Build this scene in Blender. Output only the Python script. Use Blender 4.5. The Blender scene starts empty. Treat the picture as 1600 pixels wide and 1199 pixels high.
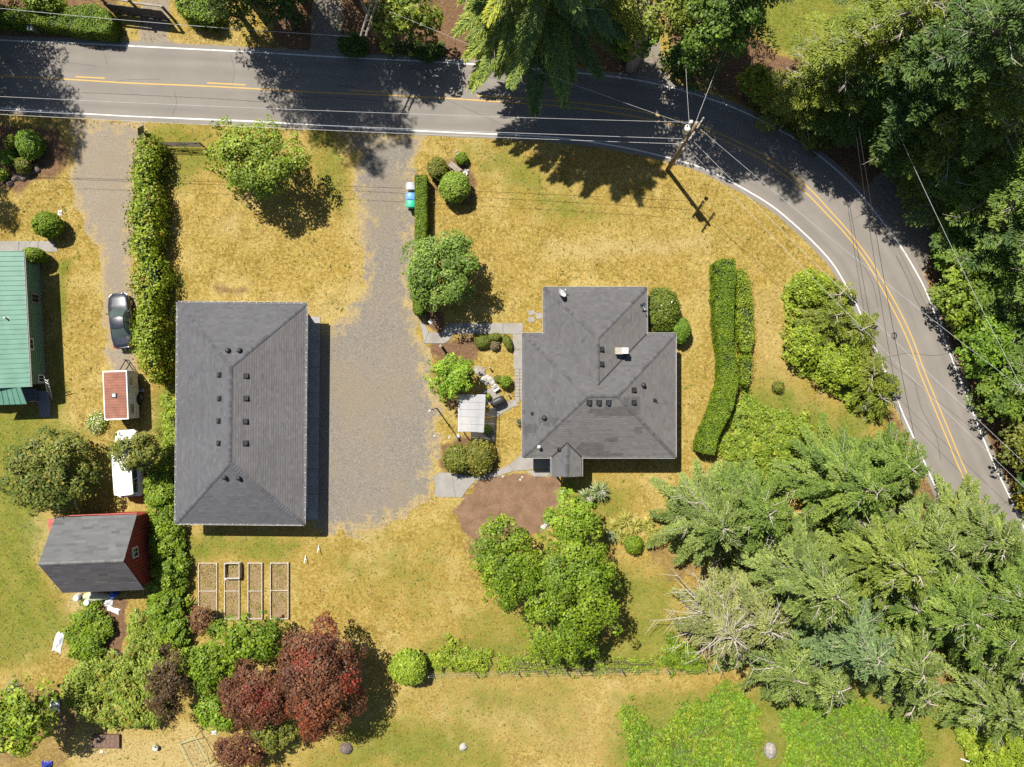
import bpy, bmesh, math, random
import numpy as np
from mathutils import Vector, Matrix

# ------------------------------------------------------------------ camera, sky, sun, exposure
scn = bpy.context.scene
COL = scn.collection
S, H = 18.0, 60.0            # photo pixels per metre on the ground, camera height in metres
SHADOW = (0.58, -0.815)      # direction in which shadows fall
ELEV = math.radians(56.5)

cam_d = bpy.data.cameras.new('camera')
cam = bpy.data.objects.new('camera', cam_d)
COL.objects.link(cam)
cam.location = (0, 0, H)
cam.rotation_euler = (0, 0, 0)
cam_d.sensor_width = 36.0
cam_d.lens = 36.0 * S * H / 1600.0
cam_d.clip_end = 4000
scn.camera = cam

world = bpy.data.worlds.new('World')
scn.world = world
world.use_nodes = True
wn = world.node_tree
bg = wn.nodes['Background']
sky = wn.nodes.new('ShaderNodeTexSky')
sky.sky_type = 'NISHITA'
sky.sun_disc = False
sky.sun_elevation = ELEV
sky.sun_rotation = math.atan2(-SHADOW[0], -SHADOW[1])
wn.links.new(sky.outputs[0], bg.inputs[0])
bg.inputs[1].default_value = 0.05

sun_d = bpy.data.lights.new('sun', 'SUN')
sun_d.energy = 4.8
sun_d.angle = math.radians(0.53)
sun_d.color = (1.0, 0.94, 0.83)
sun = bpy.data.objects.new('sun', sun_d)
COL.objects.link(sun)
sdir = Vector((SHADOW[0] * math.cos(ELEV), SHADOW[1] * math.cos(ELEV), -math.sin(ELEV)))
sun.rotation_euler = sdir.to_track_quat('-Z', 'Y').to_euler()
sun.location = (-30, 40, 80)

scn.view_settings.view_transform = 'Standard'
scn.view_settings.look = 'None'
scn.view_settings.exposure = 1.0
scn.view_settings.gamma = 1
scn.render.engine = 'CYCLES'
scn.cycles.use_denoising = False
scn.cycles.max_bounces = 5
scn.cycles.diffuse_bounces = 2
scn.cycles.transmission_bounces = 4
scn.cycles.transparent_max_bounces = 6
scn.cycles.caustics_reflective = False
scn.cycles.caustics_refractive = False

# ------------------------------------------------------------------ helpers
R = np.random.default_rng(7)
random.seed(7)


def P(px, py, h=0.0):
    """photo pixel of a point at height h -> its place in the world"""
    k = (H - h) / H / S
    return ((px - 800) * k, (599.5 - py) * k, h)


def tag(o, label=None, cat=None, group=None, kind=None):
    if label: o['label'] = label
    if cat: o['category'] = cat
    if group: o['group'] = group
    if kind: o['kind'] = kind
    return o


def thing(name, label, cat, loc=(0, 0, 0), rz=0.0, group=None):
    o = bpy.data.objects.new(name, None)
    o.empty_display_size = 0.3
    COL.objects.link(o)
    o.location = loc
    o.rotation_euler = (0, 0, rz)
    return tag(o, label, cat, group)


def link_mesh(name, me, mat, parent=None, loc=None):
    o = bpy.data.objects.new(name, me)
    COL.objects.link(o)
    if mat is not None:
        me.materials.append(mat)
    if parent is not None:
        o.parent = parent
    if loc is not None:
        o.location = loc
    return o


def copy_tree(o, parent=None, loc=None, rz=None):
    c = o.copy()
    COL.objects.link(c)
    if parent is not None:
        c.parent = parent
    if loc is not None:
        c.location = loc
    if rz is not None:
        c.rotation_euler = (0, 0, rz)
    for ch in list(o.children):
        copy_tree(ch, c)
    return c


class MB:
    """collects boxes, tubes, prisms and quads and links them as ONE mesh"""
    def __init__(self):
        self.v, self.f, self.c = [], [], []
        self.col = (1, 1, 1)

    def add(self, vs, fs):
        n = len(self.v)
        self.v.extend([tuple(p) for p in vs])
        for f in fs:
            self.f.append([i + n for i in f])
            self.c.append(self.col)
        return self

    def quad(self, *pts):
        return self.add(pts, [list(range(len(pts)))])

    def box(self, c, s, rz=0.0, rx=0.0, ry=0.0, ch=0.0):
        hx, hy, hz = s[0] / 2, s[1] / 2, s[2] / 2
        m = Matrix.Rotation(rz, 3, 'Z') @ Matrix.Rotation(ry, 3, 'Y') @ Matrix.Rotation(rx, 3, 'X')
        if ch <= 0:
            vs = [Vector((x, y, z)) for z in (-hz, hz) for y in (-hy, hy) for x in (-hx, hx)]
            fs = [[0, 2, 3, 1], [4, 5, 7, 6], [0, 1, 5, 4], [2, 6, 7, 3], [0, 4, 6, 2], [1, 3, 7, 5]]
        else:
            bm = bmesh.new()
            bmesh.ops.create_cube(bm, size=1.0)
            for v in bm.verts:
                v.co = Vector((v.co.x * s[0], v.co.y * s[1], v.co.z * s[2]))
            bmesh.ops.bevel(bm, geom=bm.edges[:], offset=ch, segments=2, affect='EDGES', profile=0.6)
            bm.verts.index_update()
            vs = [v.co.copy() for v in bm.verts]
            fs = [[v.index for v in f.verts] for f in bm.faces]
            bm.free()
        vs = [m @ v + Vector(c) for v in vs]
        return self.add(vs, fs)

    def tube(self, pts, rad, n=6, cap=True):
        pts = [Vector(p) for p in pts]
        if not hasattr(rad, '__len__'):
            rad = [rad] * len(pts)
        rings = []
        prev = None
        for i, p in enumerate(pts):
            d = (pts[min(i + 1, len(pts) - 1)] - pts[max(i - 1, 0)]).normalized()
            if prev is None:
                a = Vector((0, 0, 1)) if abs(d.z) < 0.9 else Vector((1, 0, 0))
                x = d.cross(a).normalized()
            else:
                x = (prev - d * prev.dot(d)).normalized()
            prev = x
            y = d.cross(x)
            rings.append([p + (x * math.cos(2 * math.pi * k / n) + y * math.sin(2 * math.pi * k / n)) * rad[i] for k in range(n)])
        vs = [q for r in rings for q in r]
        fs = []
        for i in range(len(pts) - 1):
            for k in range(n):
                fs.append([i * n + k, i * n + (k + 1) % n, (i + 1) * n + (k + 1) % n, (i + 1) * n + k])
        if cap:
            fs.append(list(range(n))[::-1])
            fs.append([(len(pts) - 1) * n + k for k in range(n)])
        return self.add(vs, fs)

    def cyl(self, c, r, h, n=16, r2=None):
        c = Vector(c)
        return self.tube([c, c + Vector((0, 0, h))], [r, r if r2 is None else r2], n)

    def lathe(self, c, prof, n=16):
        vs, fs = [], []
        for (r, z) in prof:
            for k in range(n):
                a = 2 * math.pi * k / n
                vs.append((c[0] + r * math.cos(a), c[1] + r * math.sin(a), c[2] + z))
        for i in range(len(prof) - 1):
            for k in range(n):
                fs.append([i * n + k, i * n + (k + 1) % n, (i + 1) * n + (k + 1) % n, (i + 1) * n + k])
        fs.append([(len(prof) - 1) * n + k for k in range(n)])
        return self.add(vs, fs)

    def prism(self, poly, z0, z1):
        n = len(poly)
        a = sum(poly[i][0] * poly[(i + 1) % n][1] - poly[(i + 1) % n][0] * poly[i][1] for i in range(n))
        if a < 0:
            poly = poly[::-1]
        vs = [(p[0], p[1], z0) for p in poly] + [(p[0], p[1], z1) for p in poly]
        fs = [list(range(n))[::-1], [n + i for i in range(n)]]
        for i in range(n):
            fs.append([i, (i + 1) % n, n + (i + 1) % n, n + i])
        return self.add(vs, fs)

    def build(self, name, mat, parent=None, world=False, smooth=False, color=False):
        me = bpy.data.meshes.new(name)
        v = self.v
        if world and parent is not None:
            l = parent.location
            v = [(p[0] - l[0], p[1] - l[1], p[2] - l[2]) for p in v]
        me.from_pydata(v, [], self.f)
        if smooth:
            me.shade_smooth() if hasattr(me, 'shade_smooth') else None
        if color:
            at = me.color_attributes.new('Col', 'FLOAT_COLOR', 'CORNER')
            arr = np.ones((len(me.loops), 4), np.float32)
            ln = np.array([len(f) for f in self.f])
            arr[:, :3] = np.repeat(np.array(self.c, np.float32), ln, axis=0)
            at.data.foreach_set('color', arr.ravel())
        return link_mesh(name, me, mat, parent)


def vnoise(x, y, seed=0):
    """smooth value noise in 0..1 for arrays"""
    x = np.asarray(x, float); y = np.asarray(y, float)
    xi, yi = np.floor(x).astype(np.int64), np.floor(y).astype(np.int64)
    fx, fy = x - xi, y - yi
    fx, fy = fx * fx * (3 - 2 * fx), fy * fy * (3 - 2 * fy)
    def h(a, b):
        n = (a * 374761393 + b * 668265263 + seed * 982451653) & 0x7fffffff
        n = ((n ^ (n >> 13)) * 1274126177) & 0x7fffffff
        return ((n ^ (n >> 16)) & 0xffff) / 65535.0
    return (h(xi, yi) * (1 - fx) + h(xi + 1, yi) * fx) * (1 - fy) + (h(xi, yi + 1) * (1 - fx) + h(xi + 1, yi + 1) * fx) * fy


def fbm(x, y, seed=0, o=3):
    s, a, t = 0, 0.5, 0
    for i in range(o):
        s = s + a * vnoise(x * 2 ** i, y * 2 ** i, seed + i); t += a; a *= 0.5
    return s / t


def sdist(x, y, poly):
    """signed distance to a polygon, positive inside"""
    x = np.asarray(x, float); y = np.asarray(y, float)
    d = np.full(x.shape, 1e9); inside = np.zeros(x.shape, bool)
    n = len(poly)
    for i in range(n):
        x0, y0 = poly[i]; x1, y1 = poly[(i + 1) % n]
        ex, ey = x1 - x0, y1 - y0
        t = np.clip(((x - x0) * ex + (y - y0) * ey) / (ex * ex + ey * ey + 1e-12), 0, 1)
        d = np.minimum(d, np.hypot(x - x0 - t * ex, y - y0 - t * ey))
        if y0 != y1:
            inside ^= ((y0 > y) != (y1 > y)) & (x < (x1 - x0) * (y - y0) / (y1 - y0) + x0)
    return np.where(inside, d, -d)


def smooth_line(pts, n):
    """Catmull-Rom through the points, resampled evenly"""
    p = [np.array(q[:2], float) for q in pts]
    p = [2 * p[0] - p[1]] + p + [2 * p[-1] - p[-2]]
    out = []
    for i in range(1, len(p) - 2):
        for t in np.linspace(0, 1, 12, endpoint=False):
            a, b, c, d = p[i - 1:i + 3]
            out.append(0.5 * (2 * b + (c - a) * t + (2 * a - 5 * b + 4 * c - d) * t * t + (3 * b - a - 3 * c + d) * t ** 3))
    out.append(p[-2])
    out = np.array(out)
    s = np.concatenate([[0], np.cumsum(np.hypot(*np.diff(out, axis=0).T))])
    u = np.linspace(0, s[-1], n)
    return np.stack([np.interp(u, s, out[:, 0]), np.interp(u, s, out[:, 1])], 1)


# ------------------------------------------------------------------ materials
class NT:
    def __init__(self, name):
        self.m = bpy.data.materials.new(name)
        self.m.use_nodes = True
        self.t = self.m.node_tree
        self.b = self.t.nodes['Principled BSDF']
        self.out = self.t.nodes['Material Output']

    def n(self, typ, ins=None, **attrs):
        nd = self.t.nodes.new(typ)
        for k, v in attrs.items():
            setattr(nd, k, v)
        for k, v in (ins or {}).items():
            self.put(nd.inputs[k], v)
        return nd

    def put(self, sock, v):
        if hasattr(v, 'is_output'):
            self.t.links.new(v, sock)
        else:
            if sock.type == 'RGBA' and len(v) == 3:
                v = (*v, 1)
            sock.default_value = v

    def pos(self):
        return self.n('ShaderNodeNewGeometry').outputs['Position']

    def noise(self, scale, detail=4, rough=0.55, vec=None, w=0):
        nd = self.n('ShaderNodeTexNoise', {'Scale': scale, 'Detail': detail, 'Roughness': rough})
        v = vec if vec is not None else self.pos()
        if w:
            v = self.n('ShaderNodeVectorMath', {0: v, 1: (w * 13.7, w * 7.1, w * 3.3)}, operation='ADD').outputs[0]
        self.put(nd.inputs['Vector'], v)
        return nd.outputs['Fac']

    def ramp(self, fac, lo, hi):
        return self.n('ShaderNodeMapRange', {'Value': fac, 'From Min': lo, 'From Max': hi}).outputs[0]

    def mix(self, f, a, b, mode='MIX'):
        nd = self.n('ShaderNodeMix', data_type='RGBA', blend_type=mode)
        self.put(nd.inputs[0], f); self.put(nd.inputs[6], a); self.put(nd.inputs[7], b)
        return nd.outputs[2]

    def math(self, op, a, b=0.0, c=0.0):
        nd = self.n('ShaderNodeMath', {0: a, 1: b, 2: c}, operation=op)
        return nd.outputs[0]

    def bump(self, h, strength=0.4, dist=0.03):
        nd = self.n('ShaderNodeBump', {'Height': h, 'Strength': strength, 'Distance': dist})
        self.put(self.b.inputs['Normal'], nd.outputs[0])

    def attr(self, name):
        return self.n('ShaderNodeAttribute', attribute_name=name).outputs['Color']

    def set(self, **kw):
        for k, v in kw.items():
            self.put(self.b.inputs[k.replace('_', ' ')], v)
        return self


def plain(name, c, rough=0.6, var=0.25, scale=6.0, metal=0.0, bump=0.15, bscale=40.0, spec=0.4, dirt=None, coat=0.0):
    t = NT(name)
    n1 = t.noise(scale, 5)
    lo = tuple(x * (1 - var) for x in c); hi = tuple(min(1, x * (1 + var)) for x in c)
    col = t.mix(t.ramp(n1, 0.3, 0.7), lo, hi)
    if dirt:
        col = t.mix(t.ramp(t.noise(scale * 0.6, 6, 0.7, w=3), 0.52, 0.75), col, dirt)
    t.set(Base_Color=col, Roughness=rough, Metallic=metal)
    t.put(t.b.inputs['Specular IOR Level'], spec)
    if coat:
        t.put(t.b.inputs['Coat Weight'], coat); t.put(t.b.inputs['Coat Roughness'], 0.06)
    if bump:
        t.bump(t.noise(bscale, 4), bump, 0.01)
    return t.m


def attr_mat(name, rough=0.85, grain=0.18, scale=25.0, bump=0.3, spec=0.25, transl=0.0):
    """colour from the mesh's own colour attribute with fine grain"""
    t = NT(name)
    c = t.attr('Col')
    g = t.ramp(t.noise(scale, 4, 0.65), 0.25, 0.75)
    f = t.math('MULTIPLY_ADD', g, 2 * grain, 1 - grain)
    col = t.mix(1.0, c, t.n('ShaderNodeCombineColor', {0: f, 1: f, 2: f}).outputs[0], 'MULTIPLY')
    t.set(Base_Color=col, Roughness=rough)
    t.put(t.b.inputs['Specular IOR Level'], spec)
    if bump:
        t.bump(t.noise(scale * 2, 3), bump, 0.01)
    if transl:
        tr = t.n('ShaderNodeBsdfTranslucent', {'Color': col})
        mx = t.n('ShaderNodeMixShader', {0: transl, 1: t.b.outputs[0], 2: tr.outputs[0]})
        t.t.links.new(mx.outputs[0], t.out.inputs['Surface'])
    return t.m


def leaf_mat():
    t = NT('leaf')
    c = t.attr('Col')
    t.set(Base_Color=c, Roughness=0.55)
    t.put(t.b.inputs['Specular IOR Level'], 0.3)
    tr = t.n('ShaderNodeBsdfTranslucent', {'Color': t.mix(1.0, c, (1.15, 1.2, 0.5), 'MULTIPLY')})
    mx = t.n('ShaderNodeMixShader', {0: 0.22, 1: t.b.outputs[0], 2: tr.outputs[0]})
    t.t.links.new(mx.outputs[0], t.out.inputs['Surface'])
    return t.m


def ground_mat():
    t = NT('ground')
    z = t.n('ShaderNodeSeparateColor', {0: t.attr('Zone')})
    g, d, pale = z.outputs[0], z.outputs[1], z.outputs[2]
    n_big = t.noise(0.16, 4); n_mid = t.noise(0.75, 6, 0.68, w=1); n_fine = t.noise(4.2, 5, 0.72, w=2); n_tiny = t.noise(22, 3, 0.7, w=4)
    n_p1 = t.noise(0.42, 5, 0.62, w=11); n_p2 = t.noise(1.7, 5, 0.65, w=12)
    straw = t.mix(t.ramp(n_mid, 0.36, 0.64), (0.185, 0.124, 0.022), (0.325, 0.236, 0.058))
    straw = t.mix(t.math('MULTIPLY', t.ramp(n_p1, 0.46, 0.62), 0.85), straw, (0.400, 0.310, 0.115))
    straw = t.mix(t.math('MULTIPLY', t.ramp(n_p2, 0.54, 0.66), 0.5), straw, (0.240, 0.155, 0.026))
    straw = t.mix(t.math('MULTIPLY', t.ramp(t.noise(0.7, 6, 0.7, w=13), 0.55, 0.68), 0.7), straw, (0.165, 0.155, 0.024))
    straw = t.mix(t.ramp(n_big, 0.42, 0.66), straw, (0.275, 0.192, 0.042))
    straw = t.mix(t.math('MULTIPLY', t.ramp(n_fine, 0.47, 0.66), 0.85), straw, (0.46, 0.355, 0.130))
    straw = t.mix(t.math('MULTIPLY', t.ramp(n_fine, 0.44, 0.30), 0.45), straw, (0.150, 0.098, 0.020))
    straw = t.mix(t.math('MULTIPLY', t.ramp(n_tiny, 0.56, 0.76), 0.35), straw, (0.120, 0.085, 0.022))
    straw = t.mix(t.math('MULTIPLY', t.ramp(t.noise(3.1, 4, 0.7, w=9), 0.60, 0.68), 0.8), straw, (0.105, 0.115, 0.020))
    straw = t.mix(pale, straw, t.mix(t.ramp(n_fine, 0.3, 0.7), (0.33, 0.250, 0.100), (0.44, 0.345, 0.160)))
    green = t.mix(t.ramp(n_fine, 0.3, 0.7), (0.070, 0.112, 0.012), (0.165, 0.200, 0.026))
    green = t.mix(t.ramp(n_mid, 0.4, 0.75), green, (0.195, 0.185, 0.035))
    n_gr = t.noise(0.55, 5, 0.65, w=6)
    gm = t.math('ADD', t.math('MULTIPLY', g, 1.15), t.math('SUBTRACT', n_gr, 0.72))
    gm = t.math('ADD', gm, t.math('MULTIPLY', t.math('SUBTRACT', n_fine, 0.5), 1.9))
    col = t.mix(t.math('MULTIPLY', t.ramp(gm, -0.05, 0.45), 0.85), straw, green)
    dirt = t.mix(t.ramp(n_fine, 0.3, 0.7), (0.095, 0.052, 0.028), (0.20, 0.120, 0.070))
    dirt = t.mix(t.math('MULTIPLY', t.ramp(n_tiny, 0.52, 0.7), 0.6), dirt, (0.30, 0.20, 0.125))
    dm = t.math('ADD', d, t.math('MULTIPLY', t.math('SUBTRACT', n_mid, 0.5), 0.7))
    col = t.mix(t.ramp(dm, 0.35, 0.65), col, dirt)
    t.set(Base_Color=col, Roughness=0.95)
    t.put(t.b.inputs['Specular IOR Level'], 0.1)
    t.bump(t.math('ADD', n_fine, t.math('MULTIPLY', n_tiny, 0.8)), 1.0, 0.10)
    return t.m


def gravel_mat(name, c1, c2, c3):
    t = NT(name)
    z = t.n('ShaderNodeSeparateColor', {0: t.attr('Zone')})
    edge = z.outputs[0]
    vor = t.n('ShaderNodeTexVoronoi', {'Scale': 19.0, 'Vector': t.pos()})
    sp = t.n('ShaderNodeSeparateColor', {0: vor.outputs['Color']}).outputs[0]
    n_mid = t.noise(0.22, 5, 0.62, w=1); n_f = t.noise(9, 4, 0.7, w=2); n_l = t.noise(1.6, 5, 0.65, w=5)
    col = t.mix(sp, c1, c2)
    col = t.mix(t.math('MULTIPLY', t.ramp(n_f, 0.5, 0.72), 0.6), col, c3)
    col = t.mix(t.math('MULTIPLY', t.ramp(n_mid, 0.44, 0.64), 0.5), col, (0.195, 0.158, 0.108))
    straw = t.mix(t.ramp(n_f, 0.35, 0.65), (0.215, 0.160, 0.070), (0.34, 0.265, 0.140))
    e = t.math('ADD', t.math('SUBTRACT', 1.0, edge), t.math('MULTIPLY', t.math('SUBTRACT', n_l, 0.5), 2.3))
    e = t.math('ADD', e, t.math('MULTIPLY', t.math('SUBTRACT', n_f, 0.5), 0.7))
    col = t.mix(t.ramp(e, 0.48, 1.0), col, straw)
    t.set(Base_Color=col, Roughness=0.95)
    t.put(t.b.inputs['Specular IOR Level'], 0.15)
    t.bump(t.math('ADD', vor.outputs['Distance'], n_f), 0.7, 0.03)
    return t.m


def asphalt_mat():
    t = NT('asphalt')
    z = t.n('ShaderNodeSeparateColor', {0: t.attr('Zone')})
    track = z.outputs[0]
    along = t.n('ShaderNodeMapping', {'Vector': t.attr('Along'), 'Scale': (0.12, 14.0, 1.0)}).outputs[0]
    streak = t.noise(1.0, 5, 0.6, vec=along)
    n1 = t.noise(0.35, 5, 0.6); n2 = t.noise(28, 3, 0.75, w=2)
    col = t.mix(t.ramp(n1, 0.3, 0.7), (0.160, 0.146, 0.130), (0.198, 0.180, 0.160))
    col = t.mix(t.math('MULTIPLY', track, 0.55), col, (0.130, 0.120, 0.109))
    col = t.mix(t.math('MULTIPLY', t.ramp(streak, 0.48, 0.72), 0.35), col, (0.215, 0.192, 0.168))
    col = t.mix(t.math('MULTIPLY', t.ramp(n2, 0.55, 0.75), 0.4), col, (0.07, 0.068, 0.064))
    t.set(Base_Color=col, Roughness=0.88)
    t.put(t.b.inputs['Specular IOR Level'], 0.25)
    t.bump(n2, 0.5, 0.01)
    return t.m


def paint_mat(name, c, wear):
    t = NT(name)
    n = t.noise(7, 6, 0.75); n2 = t.noise(1.3, 3, 0.6, w=2)
    w = t.ramp(t.math('ADD', n, t.math('MULTIPLY', t.math('SUBTRACT', n2, 0.5), 0.6)), wear, wear + 0.14)
    t.set(Base_Color=t.mix(w, c, (0.13, 0.122, 0.112)), Roughness=0.75)
    return t.m


def concrete_mat(name, a, b):
    t = NT(name)
    n1 = t.noise(1.1, 6, 0.65); n2 = t.noise(18, 4, 0.7, w=1)
    col = t.mix(t.ramp(n1, 0.3, 0.7), a, b)
    col = t.mix(t.math('MULTIPLY', t.ramp(n2, 0.55, 0.8), 0.5), col, tuple(x * 0.55 for x in a))
    col = t.mix(t.math('MULTIPLY', t.ramp(t.noise(0.7, 5, 0.7, w=7), 0.55, 0.75), 0.5), col, (0.155, 0.125, 0.085))
    t.set(Base_Color=col, Roughness=0.9)
    t.bump(n2, 0.3, 0.01)
    return t.m


def glass_mat(name, c=(0.02, 0.03, 0.035)):
    t = NT(name)
    t.set(Base_Color=c, Roughness=0.06)
    t.put(t.b.inputs['Specular IOR Level'], 0.8)
    return t.m


def clear_sheet_mat():
    """translucent ribbed roofing sheet"""
    t = NT('translucent_roofing')
    n = t.noise(3, 4)
    col = t.mix(t.ramp(n, 0.3, 0.7), (0.40, 0.41, 0.44), (0.46, 0.47, 0.50))
    t.set(Base_Color=col, Roughness=0.45)
    tr = t.n('ShaderNodeBsdfTranslucent', {'Color': (0.8, 0.78, 0.7, 1)})
    tp = t.n('ShaderNodeBsdfTransparent', {'Color': (0.75, 0.72, 0.66, 1)})
    m1 = t.n('ShaderNodeMixShader', {0: 0.25, 1: t.b.outputs[0], 2: tr.outputs[0]})
    m2 = t.n('ShaderNodeMixShader', {0: 0.16, 1: m1.outputs[0], 2: tp.outputs[0]})
    t.t.links.new(m2.outputs[0], t.out.inputs['Surface'])
    return t.m


M = {}
M['leaf'] = leaf_mat()
M['ground'] = ground_mat()
M['gravel'] = gravel_mat('gravel', (0.105, 0.094, 0.080), (0.205, 0.184, 0.158), (0.285, 0.252, 0.208))
M['gravel_pale'] = gravel_mat('gravel_pale', (0.165, 0.140, 0.110), (0.235, 0.200, 0.158), (0.29, 0.25, 0.195))
M['asphalt'] = asphalt_mat()
M['white_line'] = paint_mat('white_line', (0.52, 0.52, 0.51), 0.58)
M['yellow_line'] = paint_mat('yellow_line', (0.43, 0.265, 0.060), 0.62)
M['tar'] = plain('tar', (0.035, 0.034, 0.034), 0.6)
M['concrete'] = concrete_mat('concrete', (0.185, 0.175, 0.160), (0.255, 0.242, 0.222))
M['concrete_blue'] = concrete_mat('concrete_apron', (0.22, 0.215, 0.21), (0.32, 0.31, 0.295))
M['shingle'] = attr_mat('shingle', 0.9, 0.20, 30, 0.3)
M['tint'] = attr_mat('tinted', 0.7, 0.12, 20, 0.15)
M['roof_deck'] = plain('roof_deck', (0.05, 0.05, 0.052), 0.9)
M['gutter'] = plain('gutter_white', (0.40, 0.395, 0.385), 0.5, 0.12)
M['white_wall'] = plain('white_wall', (0.55, 0.54, 0.50), 0.7, 0.1)
M['vent_black'] = plain('vent_black', (0.022, 0.022, 0.024), 0.5, 0.2)
M['bark'] = plain('bark', (0.090, 0.072, 0.056), 0.95, 0.45, 9, bump=0.8, bscale=22)
M['pale_bark'] = plain('pale_bark', (0.33, 0.29, 0.25), 0.95, 0.35, 9, bump=0.6)
M['pole_wood'] = plain('pole_wood', (0.205, 0.145, 0.088), 0.9, 0.35, 5, bump=0.6, dirt=(0.10, 0.075, 0.05))
M['grey_wood'] = plain('grey_wood', (0.25, 0.22, 0.185), 0.9, 0.3, 6, bump=0.5, dirt=(0.13, 0.11, 0.09))
M['dark_wood'] = plain('dark_wood', (0.07, 0.06, 0.055), 0.85, 0.35, 5, bump=0.5)
M['brown_wood'] = plain('brown_wood', (0.12, 0.078, 0.055), 0.85, 0.35, 5, bump=0.5)
M['white'] = plain('white_paint', (0.56, 0.56, 0.55), 0.45, 0.06, dirt=(0.5, 0.48, 0.44))
M['white_plastic'] = plain('white_plastic', (0.47, 0.475, 0.48), 0.4, 0.08)
M['metal'] = plain('galvanised', (0.42, 0.43, 0.44), 0.42, 0.15, 8, metal=0.7)
M['dark_metal'] = plain('dark_metal', (0.04, 0.04, 0.042), 0.45, 0.2, metal=0.5)
M['wire'] = plain('wire_grey', (0.42, 0.42, 0.43), 0.5, 0.1, bump=0)
M['wire_black'] = plain('wire_black', (0.02, 0.02, 0.022), 0.6, 0.1, bump=0)
M['glass'] = glass_mat('glass')
M['sheet'] = clear_sheet_mat()
M['rubber'] = plain('rubber', (0.018, 0.018, 0.018), 0.8, 0.2)
M['rock'] = plain('rock', (0.235, 0.215, 0.195), 0.95, 0.35, 5, bump=0.8, bscale=12, dirt=(0.12, 0.105, 0.09))
M['dark_rock'] = plain('dark_rock', (0.115, 0.090, 0.080), 0.95, 0.35, 5, bump=0.8, bscale=12)
M['white_rock'] = plain('white_rock', (0.33, 0.315, 0.29), 0.95, 0.25, 5, bump=0.8, bscale=12)

# ------------------------------------------------------------------ ground
def zone_paint(px, py, zones):
    out = np.zeros(px.shape)
    for poly, amt, soft in zones:
        jx = px + (fbm(px / 26, py / 26, 3) - 0.5) * 26
        jy = py + (fbm(px / 26, py / 26, 9) - 0.5) * 26
        out = np.maximum(out, amt * np.clip(0.5 + sdist(jx, jy, poly) / (2 * soft), 0, 1))
    return out


GREEN = [
    ([(1160, -60), (1345, -60), (1330, 20), (1285, 55), (1240, 80), (1190, 62), (1170, 40)], 1.0, 12),
    ([(-90, 640), (70, 645), (150, 700), (180, 790), (70, 800), (62, 890), (100, 930), (112, 985), (60, 1030), (-90, 1065)], 0.72, 25),
    ([(270, 838), (400, 838), (480, 842), (440, 880), (360, 870), (270, 890)], 0.62, 16),
    ([(255, 440), (280, 430), (285, 860), (250, 900), (235, 700)], 0.7, 14),
    ([(470, 1215), (540, 1130), (660, 1120), (760, 1140), (800, 1215)], 0.58, 40),
    ([(90, 400), (110, 400), (102, 470), (98, 640), (86, 640)], 0.6, 8),
    ([(1120, 640), (1200, 590), (1300, 640), (1380, 640), (1330, 760), (1150, 760)], 0.75, 30),
    ([(970, 1100), (1110, 1085), (1500, 1090), (1460, 1240), (950, 1240)], 0.8, 30),
    ([(235, 190), (330, 195), (330, 260), (280, 300), (250, 260)], 0.5, 14),
    ([(480, 200), (520, 205), (545, 260), (548, 340), (520, 330), (490, 270)], 0.45, 14),
    ([(730, 215), (800, 215), (850, 270), (960, 340), (870, 350), (740, 260)], 0.45, 25),
    ([(880, 745), (960, 740), (1000, 760), (960, 850), (900, 860)], 0.42, 18),
    ([(950, 880), (1050, 900), (1080, 1040), (960, 1040)], 0.55, 25),
    ([(660, 990), (1110, 1000), (1110, 1050), (660, 1060)], 0.5, 14),
    ([(720, 960), (840, 940), (880, 1030), (740, 1040)], 0.45, 20),
    ([(1450, 1100), (1640, 1100), (1640, 1240), (1480, 1240)], 0.55, 30),
    ([(600, 280), (640, 300), (600, 470), (575, 440)], 0.3, 14),
    ([(690, 1070), (900, 1060), (900, 1150), (700, 1130)], 0.40, 50),
    ([(500, 850), (700, 850), (700, 960), (560, 940)], 0.30, 40),
]
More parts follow.
